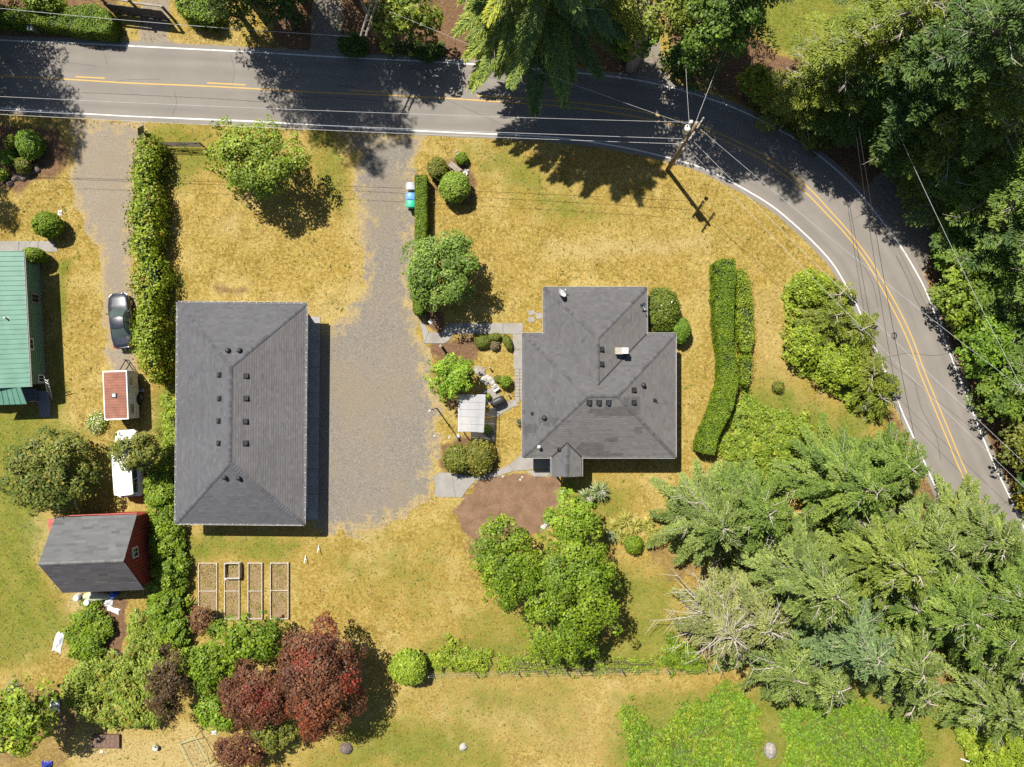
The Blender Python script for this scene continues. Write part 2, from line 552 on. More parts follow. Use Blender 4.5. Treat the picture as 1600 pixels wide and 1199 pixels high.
DIRT = [
    ([(712, 775), (744, 750), (802, 736), (868, 740), (890, 776), (866, 830), (800, 842), (745, 862), (712, 835), (698, 800)], 0.62, 22),
    ([(1000, -80), (1165, -80), (1170, 60), (1240, 95), (1300, 60), (1760, -80), (1760, 900), (1600, 800), (1555, 720), (1480, 540), (1440, 430), (1340, 290), (1200, 180), (1080, 130)], 1.0, 10),
    ([(400, -80), (960, -80), (990, 120), (900, 110), (640, 92), (430, 78)], 0.95, 12),
    ([(-60, -60), (190, -60), (190, 70), (-60, 60)], 0.62, 8),
    ([(-60, 185), (100, 200), (110, 270), (40, 300), (-60, 290)], 0.75, 12),
    ([(686, 520), (755, 522), (760, 545), (745, 570), (735, 620), (700, 640), (680, 590), (670, 545)], 0.72, 14),
    ([(680, 690), (720, 680), (770, 680), (785, 735), (700, 740), (684, 720)], 0.72, 10),
    ([(663, 478), (692, 482), (702, 505), (690, 520), (668, 518)], 1.0, 4),
    ([(700, 245), (725, 240), (752, 280), (738, 330), (700, 320), (668, 300), (665, 250)], 0.62, 10),
    ([(330, 440), (385, 440), (400, 468), (330, 470)], 0.55, 12),
    ([(1010, 570), (1058, 540), (1070, 560), (1056, 570)], 0.6, 8),
    ([(1110, 420), (1120, 410), (1126, 600), (1090, 690), (1080, 690), (1118, 590)], 0.42, 10),
    ([(160, 940), (200, 945), (195, 1000), (185, 1035), (160, 1035), (155, 985)], 0.95, 6),
    ([(60, 1060), (110, 1050), (130, 1150), (90, 1240), (-60, 1240), (-60, 1080)], 0.5, 16),
    ([(720, 830), (760, 850), (790, 930), (770, 940), (730, 880)], 0.45, 12),
    ([(1450, 1010), (1490, 1000), (1500, 1090), (1475, 1110), (1440, 1100)], 0.45, 12),
    ([(1000, 850), (1080, 840), (1110, 900), (1040, 930)], 0.5, 14),
    ([(1000, 200), (1060, 250), (980, 245), (820, 222), (820, 212)], 0.4, 8),
    ([(1370, 640), (1400, 640), (1440, 720), (1480, 800), (1440, 800)], 0.6, 8),
]
PALE = [
    ([(850, 380), (1110, 372), (1108, 392), (860, 402)], 0.75, 10),
    ([(330, 345), (370, 340), (375, 372), (335, 372)], 0.55, 14),
    ([(20, 820), (60, 800), (85, 830), (72, 880), (35, 860)], 1.0, 8),
    ([(420, 460), (520, 480), (560, 440), (540, 330), (560, 300), (570, 480), (500, 510)], 0.7, 16),
    ([(555, 830), (590, 828), (580, 850), (555, 845)], 0.9, 8),
    ([(105, 925), (135, 930), (130, 960), (106, 955)], 1.0, 5),
    ([(130, 1150), (330, 1140), (400, 1240), (100, 1240)], 0.85, 20),
    ([(650, 1060), (1000, 1050), (960, 1240), (700, 1150)], 0.3, 60),
    ([(175, 48), (370, 52), (370, 78), (180, 66)], 0.35, 6),
    ([(1180, 460), (1215, 440), (1220, 560), (1260, 620), (1300, 660), (1230, 640), (1180, 560)], 0.35, 12),
]


def build_ground():
    step = 0.25
    xs = np.arange(-58, 58.01, step); ys = np.arange(-45, 45.01, step)
    gx, gy = np.meshgrid(xs, ys)
    px, py = gx * S + 800, 599.5 - gy * S
    zone = np.zeros((gx.size + 4, 4), np.float32)
    zone[:gx.size, 0] = zone_paint(px, py, GREEN).ravel()
    zone[:gx.size, 1] = zone_paint(px, py, DIRT).ravel()
    zone[:gx.size, 2] = zone_paint(px, py, PALE).ravel()
    zone[:, 3] = 1
    nx, ny = len(xs), len(ys)
    v = np.zeros((gx.size + 4, 3), np.float32)
    v[:gx.size, 0] = gx.ravel(); v[:gx.size, 1] = gy.ravel()
    v[-4:] = [(-1500, -1500, -0.04), (1500, -1500, -0.04), (1500, 1500, -0.04), (-1500, 1500, -0.04)]
    i = (np.arange(ny - 1)[:, None] * nx + np.arange(nx - 1)).ravel()
    q = np.stack([i, i + 1, i + nx + 1, i + nx], 1)
    q = np.concatenate([q, [[gx.size, gx.size + 1, gx.size + 2, gx.size + 3]]])
    me = quads_mesh('ground', v, q)
    at = me.color_attributes.new('Zone', 'FLOAT_COLOR', 'POINT')
    at.data.foreach_set('color', zone.ravel())
    o = link_mesh('ground', me, M['ground'])
    tag(o, kind='structure')
    return xs, ys, zone[:gx.size].reshape(ny, nx, 4)


def quads_mesh(name, v, q):
    me = bpy.data.meshes.new(name)
    me.vertices.add(len(v)); me.loops.add(q.size); me.polygons.add(len(q))
    me.vertices.foreach_set('co', np.ascontiguousarray(v, np.float32).ravel())
    me.loops.foreach_set('vertex_index', np.ascontiguousarray(q, np.int32).ravel())
    me.polygons.foreach_set('loop_start', np.arange(0, q.size, q.shape[1], dtype=np.int32))
    me.polygons.foreach_set('loop_total', np.full(len(q), q.shape[1], np.int32))
    me.update(calc_edges=True)
    return me


def ragged_sheet(name, poly, z, mat, cell=0.12, rag=9.0, fade=26.0, seed=1):
    """a ground sheet with an uneven outline; Zone.r runs from 0 at its rim to 1 inside"""
    p = np.array(poly, float)
    x0, x1 = (p[:, 0].min() - 800) / S - 0.5, (p[:, 0].max() - 800) / S + 0.5
    y0, y1 = (599.5 - p[:, 1].max()) / S - 0.5, (599.5 - p[:, 1].min()) / S + 0.5
    xs = np.arange(x0, x1, cell); ys = np.arange(y0, y1, cell)
    gx, gy = np.meshgrid(xs, ys)
    px, py = gx * S + 800, 599.5 - gy * S
    sd = sdist(px, py, poly) + (fbm(px / 14, py / 14, seed, 4) - 0.5) * 2 * rag
    nx = len(xs)
    keep = sd > 0
    cellk = keep[:-1, :-1] & keep[1:, :-1] & keep[:-1, 1:] & keep[1:, 1:]
    jj, ii = np.nonzero(cellk)
    i = jj * nx + ii
    q = np.stack([i, i + 1, i + nx + 1, i + nx], 1)
    used, inv = np.unique(q, return_inverse=True)
    v = np.stack([gx.ravel()[used], gy.ravel()[used], np.full(len(used), z)], 1)
    me = quads_mesh(name, v, inv.reshape(q.shape))
    at = me.color_attributes.new('Zone', 'FLOAT_COLOR', 'POINT')
    c = np.ones((len(used), 4), np.float32)
    c[:, 0] = np.clip(sd.ravel()[used] / fade, 0, 1)
    at.data.foreach_set('color', c.ravel())
    o = link_mesh(name, me, mat)
    return tag(o, kind='structure')


GX, GY, ZONE = build_ground()

# ------------------------------------------------------------------ road
OUTER = [(-900, 10), (-300, 46), (0, 63), (100, 67), (180, 71), (300, 77), (400, 82), (500, 88), (575, 92), (640, 95), (760, 102), (890, 113), (980, 123), (1040, 135), (1100, 152), (1150, 170), (1200, 194), (1250, 222), (1300, 260), (1340, 299), (1400, 375), (1435, 432), (1452, 468), (1475, 530), (1503, 600), (1530, 670), (1555, 730), (1580, 782), (1650, 930), (1800, 1240)]
INNER = [(-900, 118), (-300, 152), (0, 169), (100, 176), (200, 182), (300, 186), (400, 190), (500, 196), (600, 202), (680, 206), (750, 209), (800, 211), (850, 214), (900, 219), (960, 228), (1000, 236), (1060, 251), (1100, 264), (1140, 283), (1200, 318), (1240, 350), (1275, 383), (1300, 411), (1317, 438), (1335, 470), (1352, 507), (1370, 550), (1392, 601), (1410, 645), (1430, 690), (1470, 780), (1540, 930), (1685, 1240)]
YLOW = [(-900, 70), (-300, 104), (0, 119), (100, 124), (200, 130), (300, 134), (400, 139), (500, 145), (600, 149), (700, 154), (790, 160), (880, 167), (960, 177), (1020, 188), (1090, 204), (1150, 229), (1200, 256), (1255, 298), (1290, 333), (1320, 365), (1350, 404), (1376, 448), (1400, 493), (1420, 536), (1436, 580), (1445, 602), (1475, 675), (1506, 748), (1590, 925), (1738, 1240)]
YUP = [(745, 150), (790, 152.5), (880, 159), (970, 169), (1030, 181), (1100, 200), (1150, 221), (1200, 247), (1260, 291), (1300, 333), (1330, 367), (1360, 407), (1384, 447), (1406, 487), (1426, 530), (1443, 577), (1453, 602), (1482, 672), (1513, 745), (1598, 922), (1746, 1240)]


def wpts(px):
    return np.stack([(px[:, 0] - 800) / S, (599.5 - px[:, 1]) / S], 1)


def normals2(l):
    d = np.gradient(l, axis=0)
    d /= np.hypot(d[:, 0], d[:, 1])[:, None]
    return np.stack([-d[:, 1], d[:, 0]], 1)


def ribbon(name, px, width, z, mat, parent, n=None):
    l = wpts(px)
    nn = normals2(l)
    a, b = l + nn * width / 2, l - nn * width / 2
    m = len(l)
    v = np.concatenate([np.c_[a, np.full(m, z)], np.c_[b, np.full(m, z)]])
    i = np.arange(m - 1)
    q = np.stack([m + i, m + i + 1, i + 1, i], 1)
    me = quads_mesh(name, v, q)
    return link_mesh(name, me, mat, parent)


NR = 320
lo, li = wpts(smooth_line(OUTER, NR)), wpts(smooth_line(INNER, NR))
no, ni = normals2(lo), normals2(li)
lo2, li2 = lo + no * (0.42 + 0.10 * (fbm(np.arange(NR) / 3.0, np.zeros(NR), 4) - 0.5)[:, None]), li - ni * (0.40 + 0.16 * (fbm(np.arange(NR) / 3.0, np.zeros(NR), 5) - 0.5)[:, None])
K = 13
vv, zz, al = [], [], []
cum = np.concatenate([[0], np.cumsum(np.hypot(*np.diff(lo, axis=0).T))])
for k in range(K):
    f = k / (K - 1)
    vv.append(np.c_[lo2 * (1 - f) + li2 * f, np.full(NR, 0.012)])
    trk = max(math.exp(-((f - c) / 0.055) ** 2) for c in (0.16, 0.36, 0.62, 0.83))
    zz.append(np.tile([trk, 0, 0, 1], (NR, 1)))
    al.append(np.c_[cum, np.full(NR, f), np.zeros(NR), np.ones(NR)])
i = (np.arange(K - 1)[:, None] * NR + np.arange(NR - 1)).ravel()
q = np.stack([i + NR, i + NR + 1, i + 1, i], 1)
me = quads_mesh('road', np.concatenate(vv), q)
me.color_attributes.new('Zone', 'FLOAT_COLOR', 'POINT').data.foreach_set('color', np.concatenate(zz).astype(np.float32).ravel())
me.color_attributes.new('Along', 'FLOAT_COLOR', 'POINT').data.foreach_set('color', np.concatenate(al).astype(np.float32).ravel())
road = tag(link_mesh('road', me, M['asphalt']), kind='structure')
ribbon('edge_line', smooth_line(OUTER, NR), 0.115, 0.017, M['white_line'], road)
ribbon('edge_line', smooth_line(INNER, NR), 0.115, 0.017, M['white_line'], road)
ribbon('centre_line', smooth_line(YLOW, NR), 0.105, 0.017, M['yellow_line'], road)
ribbon('centre_line', smooth_line(YUP, 220), 0.105, 0.017, M['yellow_line'], road)
for a, b in (((118, 120.3), (164, 122.6)), ((324, 129.8), (384, 133.0)), ((548, 141.4), (607, 144.4)), ((-95, 110), (-40, 113))):
    ribbon('lane_dash', np.array([a, b], float), 0.105, 0.017, M['yellow_line'], road)
for pts in ([(152, 72), (163, 85), (168, 103)], [(1, 96), (60, 100), (90, 97), (150, 103)], [(360, 84), (366, 110), (362, 137)], [(402, 150), (460, 153), (520, 152), (590, 158)], [(270, 180), (276, 160), (272, 140)], [(1225, 238), (1232, 262), (1222, 285), (1228, 320)], [(1340, 400), (1362, 440), (1372, 480)], [(1400, 400), (1420, 440), (1432, 470), (1452, 500)], [(1380, 560), (1420, 552), (1455, 556), (1485, 552)], [(760, 120), (800, 128), (850, 131), (900, 140)], [(1430, 600), (1440, 640), (1462, 680), (1470, 720)], [(620, 101), (640, 103), (648, 110)], [(660, 115), (672, 121), (690, 123)], [(530, 134), (545, 136), (556, 137)], [(180, 128), (200, 125), (250, 124)]):
    ribbon('tar_seam', smooth_line(pts, 24), 0.03 + 0.02 * random.random(), 0.016, M['tar'], road)

# ------------------------------------------------------------------ driveways, beds
ragged_sheet('gravel_driveway', [(528, 204), (552, 240), (552, 300), (560, 330), (566, 400), (560, 450), (552, 475), (520, 500), (505, 512), (470, 520), (470, 800), (505, 838), (560, 836), (600, 828), (655, 800), (684, 770), (680, 740), (686, 700), (694, 640), (680, 600), (672, 560), (662, 535), (655, 500), (650, 480), (652, 300), (648, 270), (668, 205)], 0.004, M['gravel'], rag=15, fade=44, seed=11)
ragged_sheet('side_driveway', [(108, 186), (228, 188), (222, 240), (212, 300), (210, 420), (212, 470), (216, 600), (166, 600), (158, 460), (150, 390), (118, 330), (102, 265), (114, 225)], 0.004, M['gravel_pale'], rag=11, fade=34, seed=21)
ragged_sheet('shaded_driveway', [(488, -60), (534, -60), (538, 60), (560, 96), (480, 92), (486, 60)], 0.004, M['gravel'], rag=3, fade=10, seed=5)
ragged_sheet('forest_driveway', [(985, -60), (1020, -60), (1028, 60), (1042, 100), (1062, 140), (990, 125), (996, 60)], 0.004, M['gravel'], rag=4, fade=10, seed=6)
ragged_sheet('pull_out', [(1345, 295), (1420, 240), (1470, 300), (1460, 380), (1445, 440), (1400, 372)], 0.004, M['gravel'], rag=5, fade=10, seed=8)
ragged_sheet('gate_driveway', [(186, 68), (215, 62), (222, -60), (268, -60), (265, 60), (292, 76)], 0.004, M['gravel_pale'], rag=3, fade=10, seed=9)


def mulch_mat():
    t = NT('mulch')
    n1 = t.noise(1.1, 5, 0.6); n2 = t.noise(14, 4, 0.75, w=1); n3 = t.noise(30, 3, 0.7, w=2)
    c = t.mix(t.ramp(n1, 0.3, 0.7), (0.115, 0.064, 0.036), (0.205, 0.124, 0.074))
    c = t.mix(t.math('MULTIPLY', t.ramp(n2, 0.5, 0.72), 0.7), c, (0.33, 0.21, 0.125))
    c = t.mix(t.math('MULTIPLY', t.ramp(n3, 0.55, 0.75), 0.6), c, (0.055, 0.032, 0.022))
    t.set(Base_Color=c, Roughness=0.95)
    t.bump(t.math('ADD', n2, n3), 0.9, 0.05)
    return t.m


M['mulch'] = mulch_mat()
ragged_sheet('mulch_bed', [(722, 776), (736, 766), (744, 753), (762, 748), (802, 738), (824, 737), (834, 745), (858, 744), (866, 741), (880, 760), (882, 776), (866, 800), (860, 822), (845, 838), (800, 832), (745, 850), (722, 830), (708, 800)], 0.007, M['mulch'], rag=8, fade=10, seed=31)


def slabs(name, polys, mat, z=0.05, label=None):
    """a paved walk: base sheet under single slabs with open joints"""
    base = MB()
    root = None
    allp = [q for p in polys for q in p]
    cx = sum(q[0] for q in allp) / len(allp); cy = sum(q[1] for q in allp) / len(allp)
    for p in polys:
        base.prism([P(*q)[:2] for q in p], 0.0, z - 0.03)
    root = base.build(name, M['mulch'])
    tag(root, kind='structure')
    for p in polys:
        w = [Vector(P(*q)[:2]) for q in p]
        c = sum(w, Vector((0, 0))) / len(w)
        w = [c + (q - c) * (1 - 0.018 / max(0.3, (q - c).length)) for q in w]
        MB().prism([(q.x, q.y) for q in w], 0.001, z + random.uniform(-0.006, 0.006)).build('slab', mat, root)
    return root


def rect(x0, y0, x1, y1):
    return [(x0, y0), (x1, y0), (x1, y1), (x0, y1)]


slabs('garden_walk', [
    [(655, 501), (664, 505), (670, 519), (663, 537), (660, 520)],
    [(670, 519), (688, 520), (695, 537), (663, 537)],
    [(688, 520), (700, 506), (710, 522), (702, 532), (695, 537)],
    [(700, 506), (728, 505), (728, 522), (710, 522)],
    rect(728, 505, 757, 522), rect(757, 505, 786, 522), rect(786, 505, 817, 522),
    rect(801, 522, 822, 546), rect(802, 546, 822, 577)], M['concrete'])
bw = slabs('brick_path', [rect(804 + dx, 577 + 5.4 * r, 804 + dx + 7.6, 577 + 5.4 * r + 5.0) for r in range(9) for dx in (0, 8.2)] +
           [[(796 + 3 * k - 9 * (k // 3), 626 + 5 * (k // 3)), (808 - 6 * (k % 2) + 4, 624 + 5 * (k // 3)), (812, 629 + 5 * (k // 3)), (800, 631 + 5 * (k // 3))] for k in (0, 3)], M['concrete'], 0.04)
slabs('patio_slab', [[(758, 649), (772, 634), (786, 622), (805, 634), (774, 653)], [(750, 612), (768, 606), (786, 622), (772, 634), (757, 630)], [(736, 676), (772, 652), (774, 690), (736, 690)]], M['concrete'])
slabs('entry_walk', [
    [(678, 745), (685, 738), (706, 739), (712, 777), (680, 777)],
    [(706, 739), (742, 745), (744, 750), (732, 763), (721, 778), (712, 777)],
    [(742, 745), (770, 738), (772, 746), (744, 751)],
    [(770, 738), (796, 726), (803, 736), (772, 746)],
    [(796, 726), (812, 712), (818, 706), (834, 706), (834, 733), (822, 735), (803, 736)],
    rect(834, 704, 862, 733), [(822, 736), (862, 734), (856, 745), (834, 745)]], M['concrete'])
slabs('neighbour_walk', [rect(-40, 377, 0, 393), rect(0, 377, 30, 393), rect(30, 377, 60, 393), [(60, 377), (84, 377), (92, 394), (60, 394)]], M['concrete'])
slabs('garage_apron', [rect(468, 495 + 317 * a / 8, 500.5 - 0.4 * a, 495 + 317 * (a + 1) / 8) for a in range(8)], M['concrete_blue'], 0.06)
slabs('stepping_stones', [[(823, 487), (832, 484), (838, 490), (828, 494)], [(836, 490), (846, 488), (848, 498), (838, 499)], [(824, 496), (834, 495), (836, 503), (825, 504)]], M['concrete'], 0.04)

# ------------------------------------------------------------------ foliage
def unit(a):
    return a / (np.linalg.norm(a, axis=-1, keepdims=True) + 1e-9)


def leaf_obj(name, pos, nrm, L, W, col, parent=None, tan=None, fold=0.18, stuff=False):
    """many small leaf blades as one mesh"""
    n = len(pos)
    nrm = unit(nrm)
    if tan is None:
        tan = R.normal(size=(n, 3))
    t = unit(tan - nrm * np.sum(tan * nrm, 1, keepdims=True))
    b = np.cross(nrm, t)
    L = np.broadcast_to(np.asarray(L, float), (n,))[:, None]; W = np.broadcast_to(np.asarray(W, float), (n,))[:, None]
    v = np.empty((n, 4, 3), np.float32)
    v[:, 0] = pos - t * L * 0.5
    v[:, 1] = pos + b * W * 0.5 + nrm * W * fold
    v[:, 2] = pos + t * L * 0.5
    v[:, 3] = pos - b * W * 0.5 + nrm * W * fold
    v = v.reshape(-1, 3)
    if parent is not None:
        v = v - np.array(parent.location, np.float32)
    me = quads_mesh(name, v, np.arange(4 * n).reshape(n, 4))
    c = np.ones((n, 4), np.float32)
    c[:, :3] = np.clip(col * np.array([1.52, 1.56, 1.05]), 0.004, 0.7)
    me.color_attributes.new('Col', 'FLOAT_COLOR', 'POINT').data.foreach_set('color', np.repeat(c, 4, 0).ravel())
    o = link_mesh(name, me, M['leaf'], parent)
    if stuff:
        o['kind'] = 'stuff'
    return o


def pal_mix(pal, u):
    pal = np.array(pal, float)
    f = np.clip(u, 0, 0.9999) * (len(pal) - 1)
    i = f.astype(int)
    w = (f - i)[:, None]
    return pal[i] * (1 - w) + pal[i + 1] * w


LIME = [(0.070, 0.105, 0.010), (0.125, 0.165, 0.016), (0.200, 0.220, 0.030)]
GREENP = [(0.035, 0.075, 0.010), (0.072, 0.125, 0.014), (0.125, 0.185, 0.026)]
BRIGHT = [(0.040, 0.072, 0.006), (0.082, 0.125, 0.009), (0.150, 0.195, 0.016)]
DARKP = [(0.018, 0.038, 0.010), (0.035, 0.065, 0.014), (0.062, 0.100, 0.020)]
OLIVE = [(0.045, 0.060, 0.012), (0.085, 0.095, 0.018), (0.135, 0.125, 0.028)]
CYP = [(0.042, 0.064, 0.019), (0.088, 0.120, 0.036), (0.160, 0.195, 0.072)]
CYPG = [(0.040, 0.070, 0.015), (0.078, 0.119, 0.026), (0.136, 0.178, 0.046)]
BLUEC = [(0.048, 0.080, 0.040), (0.085, 0.125, 0.068), (0.130, 0.170, 0.095)]
FIRD = [(0.018, 0.040, 0.014), (0.038, 0.070, 0.020), (0.075, 0.110, 0.026)]
FIRL = [(0.048, 0.070, 0.012), (0.095, 0.120, 0.018), (0.160, 0.175, 0.028)]
CEDAR = [(0.040, 0.080, 0.044), (0.075, 0.125, 0.060), (0.170, 0.215, 0.065)]
PLUM = [(0.030, 0.012, 0.010), (0.085, 0.022, 0.016), (0.160, 0.045, 0.022)]
BROWNP = [(0.034, 0.013, 0.011), (0.080, 0.030, 0.022), (0.130, 0.055, 0.034)]
STRAWP = [(0.17, 0.18, 0.030), (0.30, 0.29, 0.055), (0.46, 0.42, 0.12)]


def clump_leaves(cc, cr, out, nl, pal, leaf, rng, up=0.55, jit=0.55, cvar=0.16, flat=0.8):
    """leaves on the surfaces of clumps; cc centres, cr radii, out the crown's outward directions"""
    k = len(cc)
    idx = np.repeat(np.arange(k), nl)
    n = len(idx)
    d = unit(rng.normal(size=(n, 3)))
    d[:, 2] = np.where(d[:, 2] < -0.35, -d[:, 2] * 0.6, d[:, 2])
    d = unit(d + out[idx] * 0.35)
    rr = cr[idx][:, None] * (0.55 + 0.45 * rng.random((n, 1)) ** 0.5)
    rr = rr * (1 + 0.35 * (rng.random((n, 1)) < 0.12) * rng.random((n, 1)))
    pos = cc[idx] + d * rr * np.array([1, 1, flat])
    nrm = d * 0.6 + out[idx] * 0.25 + np.array([0, 0, up]) + rng.normal(size=(n, 3)) * jit * 0.6
    tone = np.clip(rng.normal(0.5, 0.30, k), 0, 1)[idx] * 0.55 + rng.random(n) * 0.45
    col = pal_mix(pal, tone) * (1 + rng.normal(0, cvar, (n, 1)))
    L = leaf * (0.55 + 0.95 * rng.random(n) ** 1.4)
    return pos, nrm, L, col


def tree_wood(root, base, zc, ends, r0, mat, rng, h0=None):
    mb = MB()
    b = Vector(base)
    top = Vector((b.x + rng.normal(0, 0.15), b.y + rng.normal(0, 0.15), zc))
    mb.tube([b, b.lerp(top, 0.35) + Vector((rng.normal(0, 0.06), rng.normal(0, 0.06), 0)), top], [r0 * 1.35, r0, r0 * 0.55], 8)
    for e in ends:
        s = b.lerp(top, rng.uniform(0.35, 0.85))
        e = Vector(e)
        mid = s.lerp(e, 0.5) + Vector((0, 0, 0.12 * (e - s).length))
        mb.tube([s, mid, e], [r0 * 0.45, r0 * 0.28, r0 * 0.10], 5, cap=False)
        for _ in range(2):
            q = e + Vector(rng.normal(0, 0.35, 3))
            mb.tube([mid, mid.lerp(q, 0.6), q], [r0 * 0.2, r0 * 0.12, r0 * 0.05], 4, cap=False)
    return mb.build('trunk', mat, root, world=True, smooth=True)


def deciduous(label, cx, cy, rx, h, pal, ry=None, leaf=0.24, seed=1, dens=1.0, lump=0.28, group=None, zc=None, bark='bark', name='broadleaf_tree', cat='tree', rot=0.0, clump=0.20, low=-0.25, extra=None, up=0.55):
    rng = np.random.default_rng(seed)
    ry = ry or rx
    zc = zc or h * 0.60
    bx, by, _ = P(cx, cy, zc)
    k = (H - zc) / H / S
    ax, ay, az = rx * k, ry * k, (h - zc)
    root = thing(name, label, cat, (bx, by, 0), group=group)
    rm = (ax + ay) / 2
    cr0 = clump * rm
    K = max(14, int(3.6 * (ax * ay) / (cr0 * cr0)))
    d = unit(rng.normal(size=(K * 3, 3)))
    d = d[d[:, 2] > low][:K]
    K = len(d)
    ang = np.arctan2(d[:, 1], d[:, 0])
    lob = 1 + lump * 2 * (fbm(ang * 1.6 + 10, d[:, 2] * 2 + seed, seed, 2) - 0.5)
    rad = (0.30 + 0.70 * rng.random(K) ** 0.5) * lob
    shoot = rng.random(K) < 0.16
    rad = np.where(shoot, lob * rng.uniform(0.98, 1.22, K), rad)
    c = d * rad[:, None] * np.array([ax, ay, az])
    ca, sa = math.cos(rot), math.sin(rot)
    c = np.stack([c[:, 0] * ca - c[:, 1] * sa, c[:, 0] * sa + c[:, 1] * ca, c[:, 2]], 1)
    c *= np.array([1, 1, 1]) * (1 - 0.5 * clump)
    kf = K // 3
    fr = np.sqrt(rng.random(kf)) * 0.75; fa = rng.uniform(0, 6.283, kf)
    fill = np.stack([fr * np.cos(fa) * ax, fr * np.sin(fa) * ay, np.sqrt(1 - fr ** 2) * az * rng.uniform(0.45, 0.9, kf)], 1)
    c = np.concatenate([c, fill]); d = np.concatenate([d, unit(np.stack([fr * np.cos(fa), fr * np.sin(fa), np.full(kf, 0.9)], 1))]); K = K + kf
    cc = c + np.array([bx, by, zc])
    cr = cr0 * rng.uniform(0.45, 1.45, K)
    cr[:len(shoot)] = np.where(shoot, cr[:len(shoot)] * 0.45, cr[:len(shoot)])
    out = unit(d * np.array([1, 1, 1.2]))
    nl = np.maximum(12, (dens * 8.5 * cr * cr / (leaf * leaf)).astype(int))
    pos, nrm, L, col = clump_leaves(cc, cr, out, nl, pal, leaf, rng, up=up, cvar=0.22)
    if extra is not None:
        col = extra(pos, col, rng)
    leaf_obj('crown', pos, nrm, L, L * 0.62, col, root)
    ends = cc[rng.choice(K, min(K, 7), replace=False)] - out[:1] * 0.1
    tree_wood(root, (bx, by, 0), zc, ends, 0.045 + 0.028 * h, M[bark], rng)
    return root


def blob(name, mat, parent, c, r, rng, lump=0.15, seed=0, nseg=14, nring=8):
    mb = MB()
    vs, fs = [], []
    for i in range(nring + 1):
        th = math.pi * i / nring
        for k in range(nseg):
            a = 2 * math.pi * k / nseg
            s = 1 + lump * 2 * (float(vnoise(math.cos(a) * 1.5 + 5, math.sin(a) * 1.5 + th * 1.3 + 5, seed)) - 0.5)
            vs.append((c[0] + r[0] * s * math.sin(th) * math.cos(a), c[1] + r[1] * s * math.sin(th) * math.sin(a), max(0.0, c[2] + r[2] * s * math.cos(th))))
    for i in range(nring):
        for k in range(nseg):
            fs.append([i * nseg + k, (i + 1) * nseg + k, (i + 1) * nseg + (k + 1) % nseg, i * nseg + (k + 1) % nseg])
    mb.add(vs, fs)
    return mb.build(name, mat, parent, world=True, smooth=True)


M['hedge_core'] = plain('hedge_core', (0.022, 0.034, 0.010), 0.95, 0.4, 12, bump=0.8)
M['purple_core'] = plain('purple_core', (0.03, 0.018, 0.014), 0.95, 0.4, 12, bump=0.8)


def shrub(label, cx, cy, rx, h, pal, ry=None, leaf=0.12, seed=1, name='round_shrub', lump=0.10, dens=1.0, group=None, cat='shrub', core='hedge_core', flowers=None, shag=0.10, up=0.45, rot=0.0, square=0.0):
    """clipped or natural shrub: dense leaf shell round a twiggy core"""
    rng = np.random.default_rng(seed)
    ry = ry or rx
    zc = h * 0.5
    bx, by, _ = P(cx, cy, zc)
    k = (H - zc) / H / S
    ax, ay, az = rx * k, ry * k, h * 0.52
    root = thing(name, label, cat, (bx, by, 0), group=group)
    blob('twig_core', M[core], root, (bx, by, zc), (ax * 0.80, ay * 0.80, az * 0.80), rng, lump, seed)
    area = 4 * math.pi * ((ax * ay + ax * az + ay * az) / 3)
    n = int(min(26000, dens * 3.4 * area / (leaf * leaf * 0.5)))
    d = unit(rng.normal(size=(n, 3)))
    d[:, 2] = np.where(d[:, 2] < -0.6, -d[:, 2], d[:, 2])
    ang = np.arctan2(d[:, 1], d[:, 0])
    lob = 1 + lump * 2.4 * (fbm(ang * 1.4 + 9, d[:, 2] * 2.2 + seed, seed, 3) - 0.5)
    fine = vnoise(ang * 2.5 * max(1, ax / 0.35), d[:, 2] * 3.2 * max(1, ax / 0.35), seed + 3)
    r = lob * (0.84 + 0.13 * fine + shag * rng.random(n) ** 2)
    e = d * np.array([ax, ay, az])
    p = e * r[:, None]
    ca, sa = math.cos(rot), math.sin(rot)
    p = np.stack([p[:, 0] * ca - p[:, 1] * sa, p[:, 0] * sa + p[:, 1] * ca, p[:, 2]], 1)
    p += np.array([bx, by, zc])
    p[:, 2] = np.maximum(p[:, 2], 0.03)
    nrm = d * 0.8 + np.array([0, 0, up]) + rng.normal(size=(n, 3)) * 0.42
    tone = 0.25 + 0.55 * fine + rng.normal(0, 0.16, n)
    col = pal_mix(pal, tone) * (1 + rng.normal(0, 0.14, (n, 1)))
    if flowers is not None:
        m = rng.random(n) < flowers[1]
        m &= d[:, 2] > 0.1
        col[m] = np.array(flowers[0]) * rng.uniform(0.8, 1.1, (m.sum(), 1))
    L = leaf * (0.6 + 0.9 * rng.random(n) ** 1.5)
    leaf_obj('foliage', p, nrm, L, L * 0.6, col, root)
    return root


def poly_sample(poly, n, rng):
    p = np.array(poly, float)
    lo_, hi_ = p.min(0), p.max(0)
    out = np.zeros((0, 2))
    while len(out) < n:
        q = rng.uniform(lo_, hi_, (n * 2, 2))
        out = np.concatenate([out, q[sdist(q[:, 0], q[:, 1], poly) > 0]])
    return out[:n]


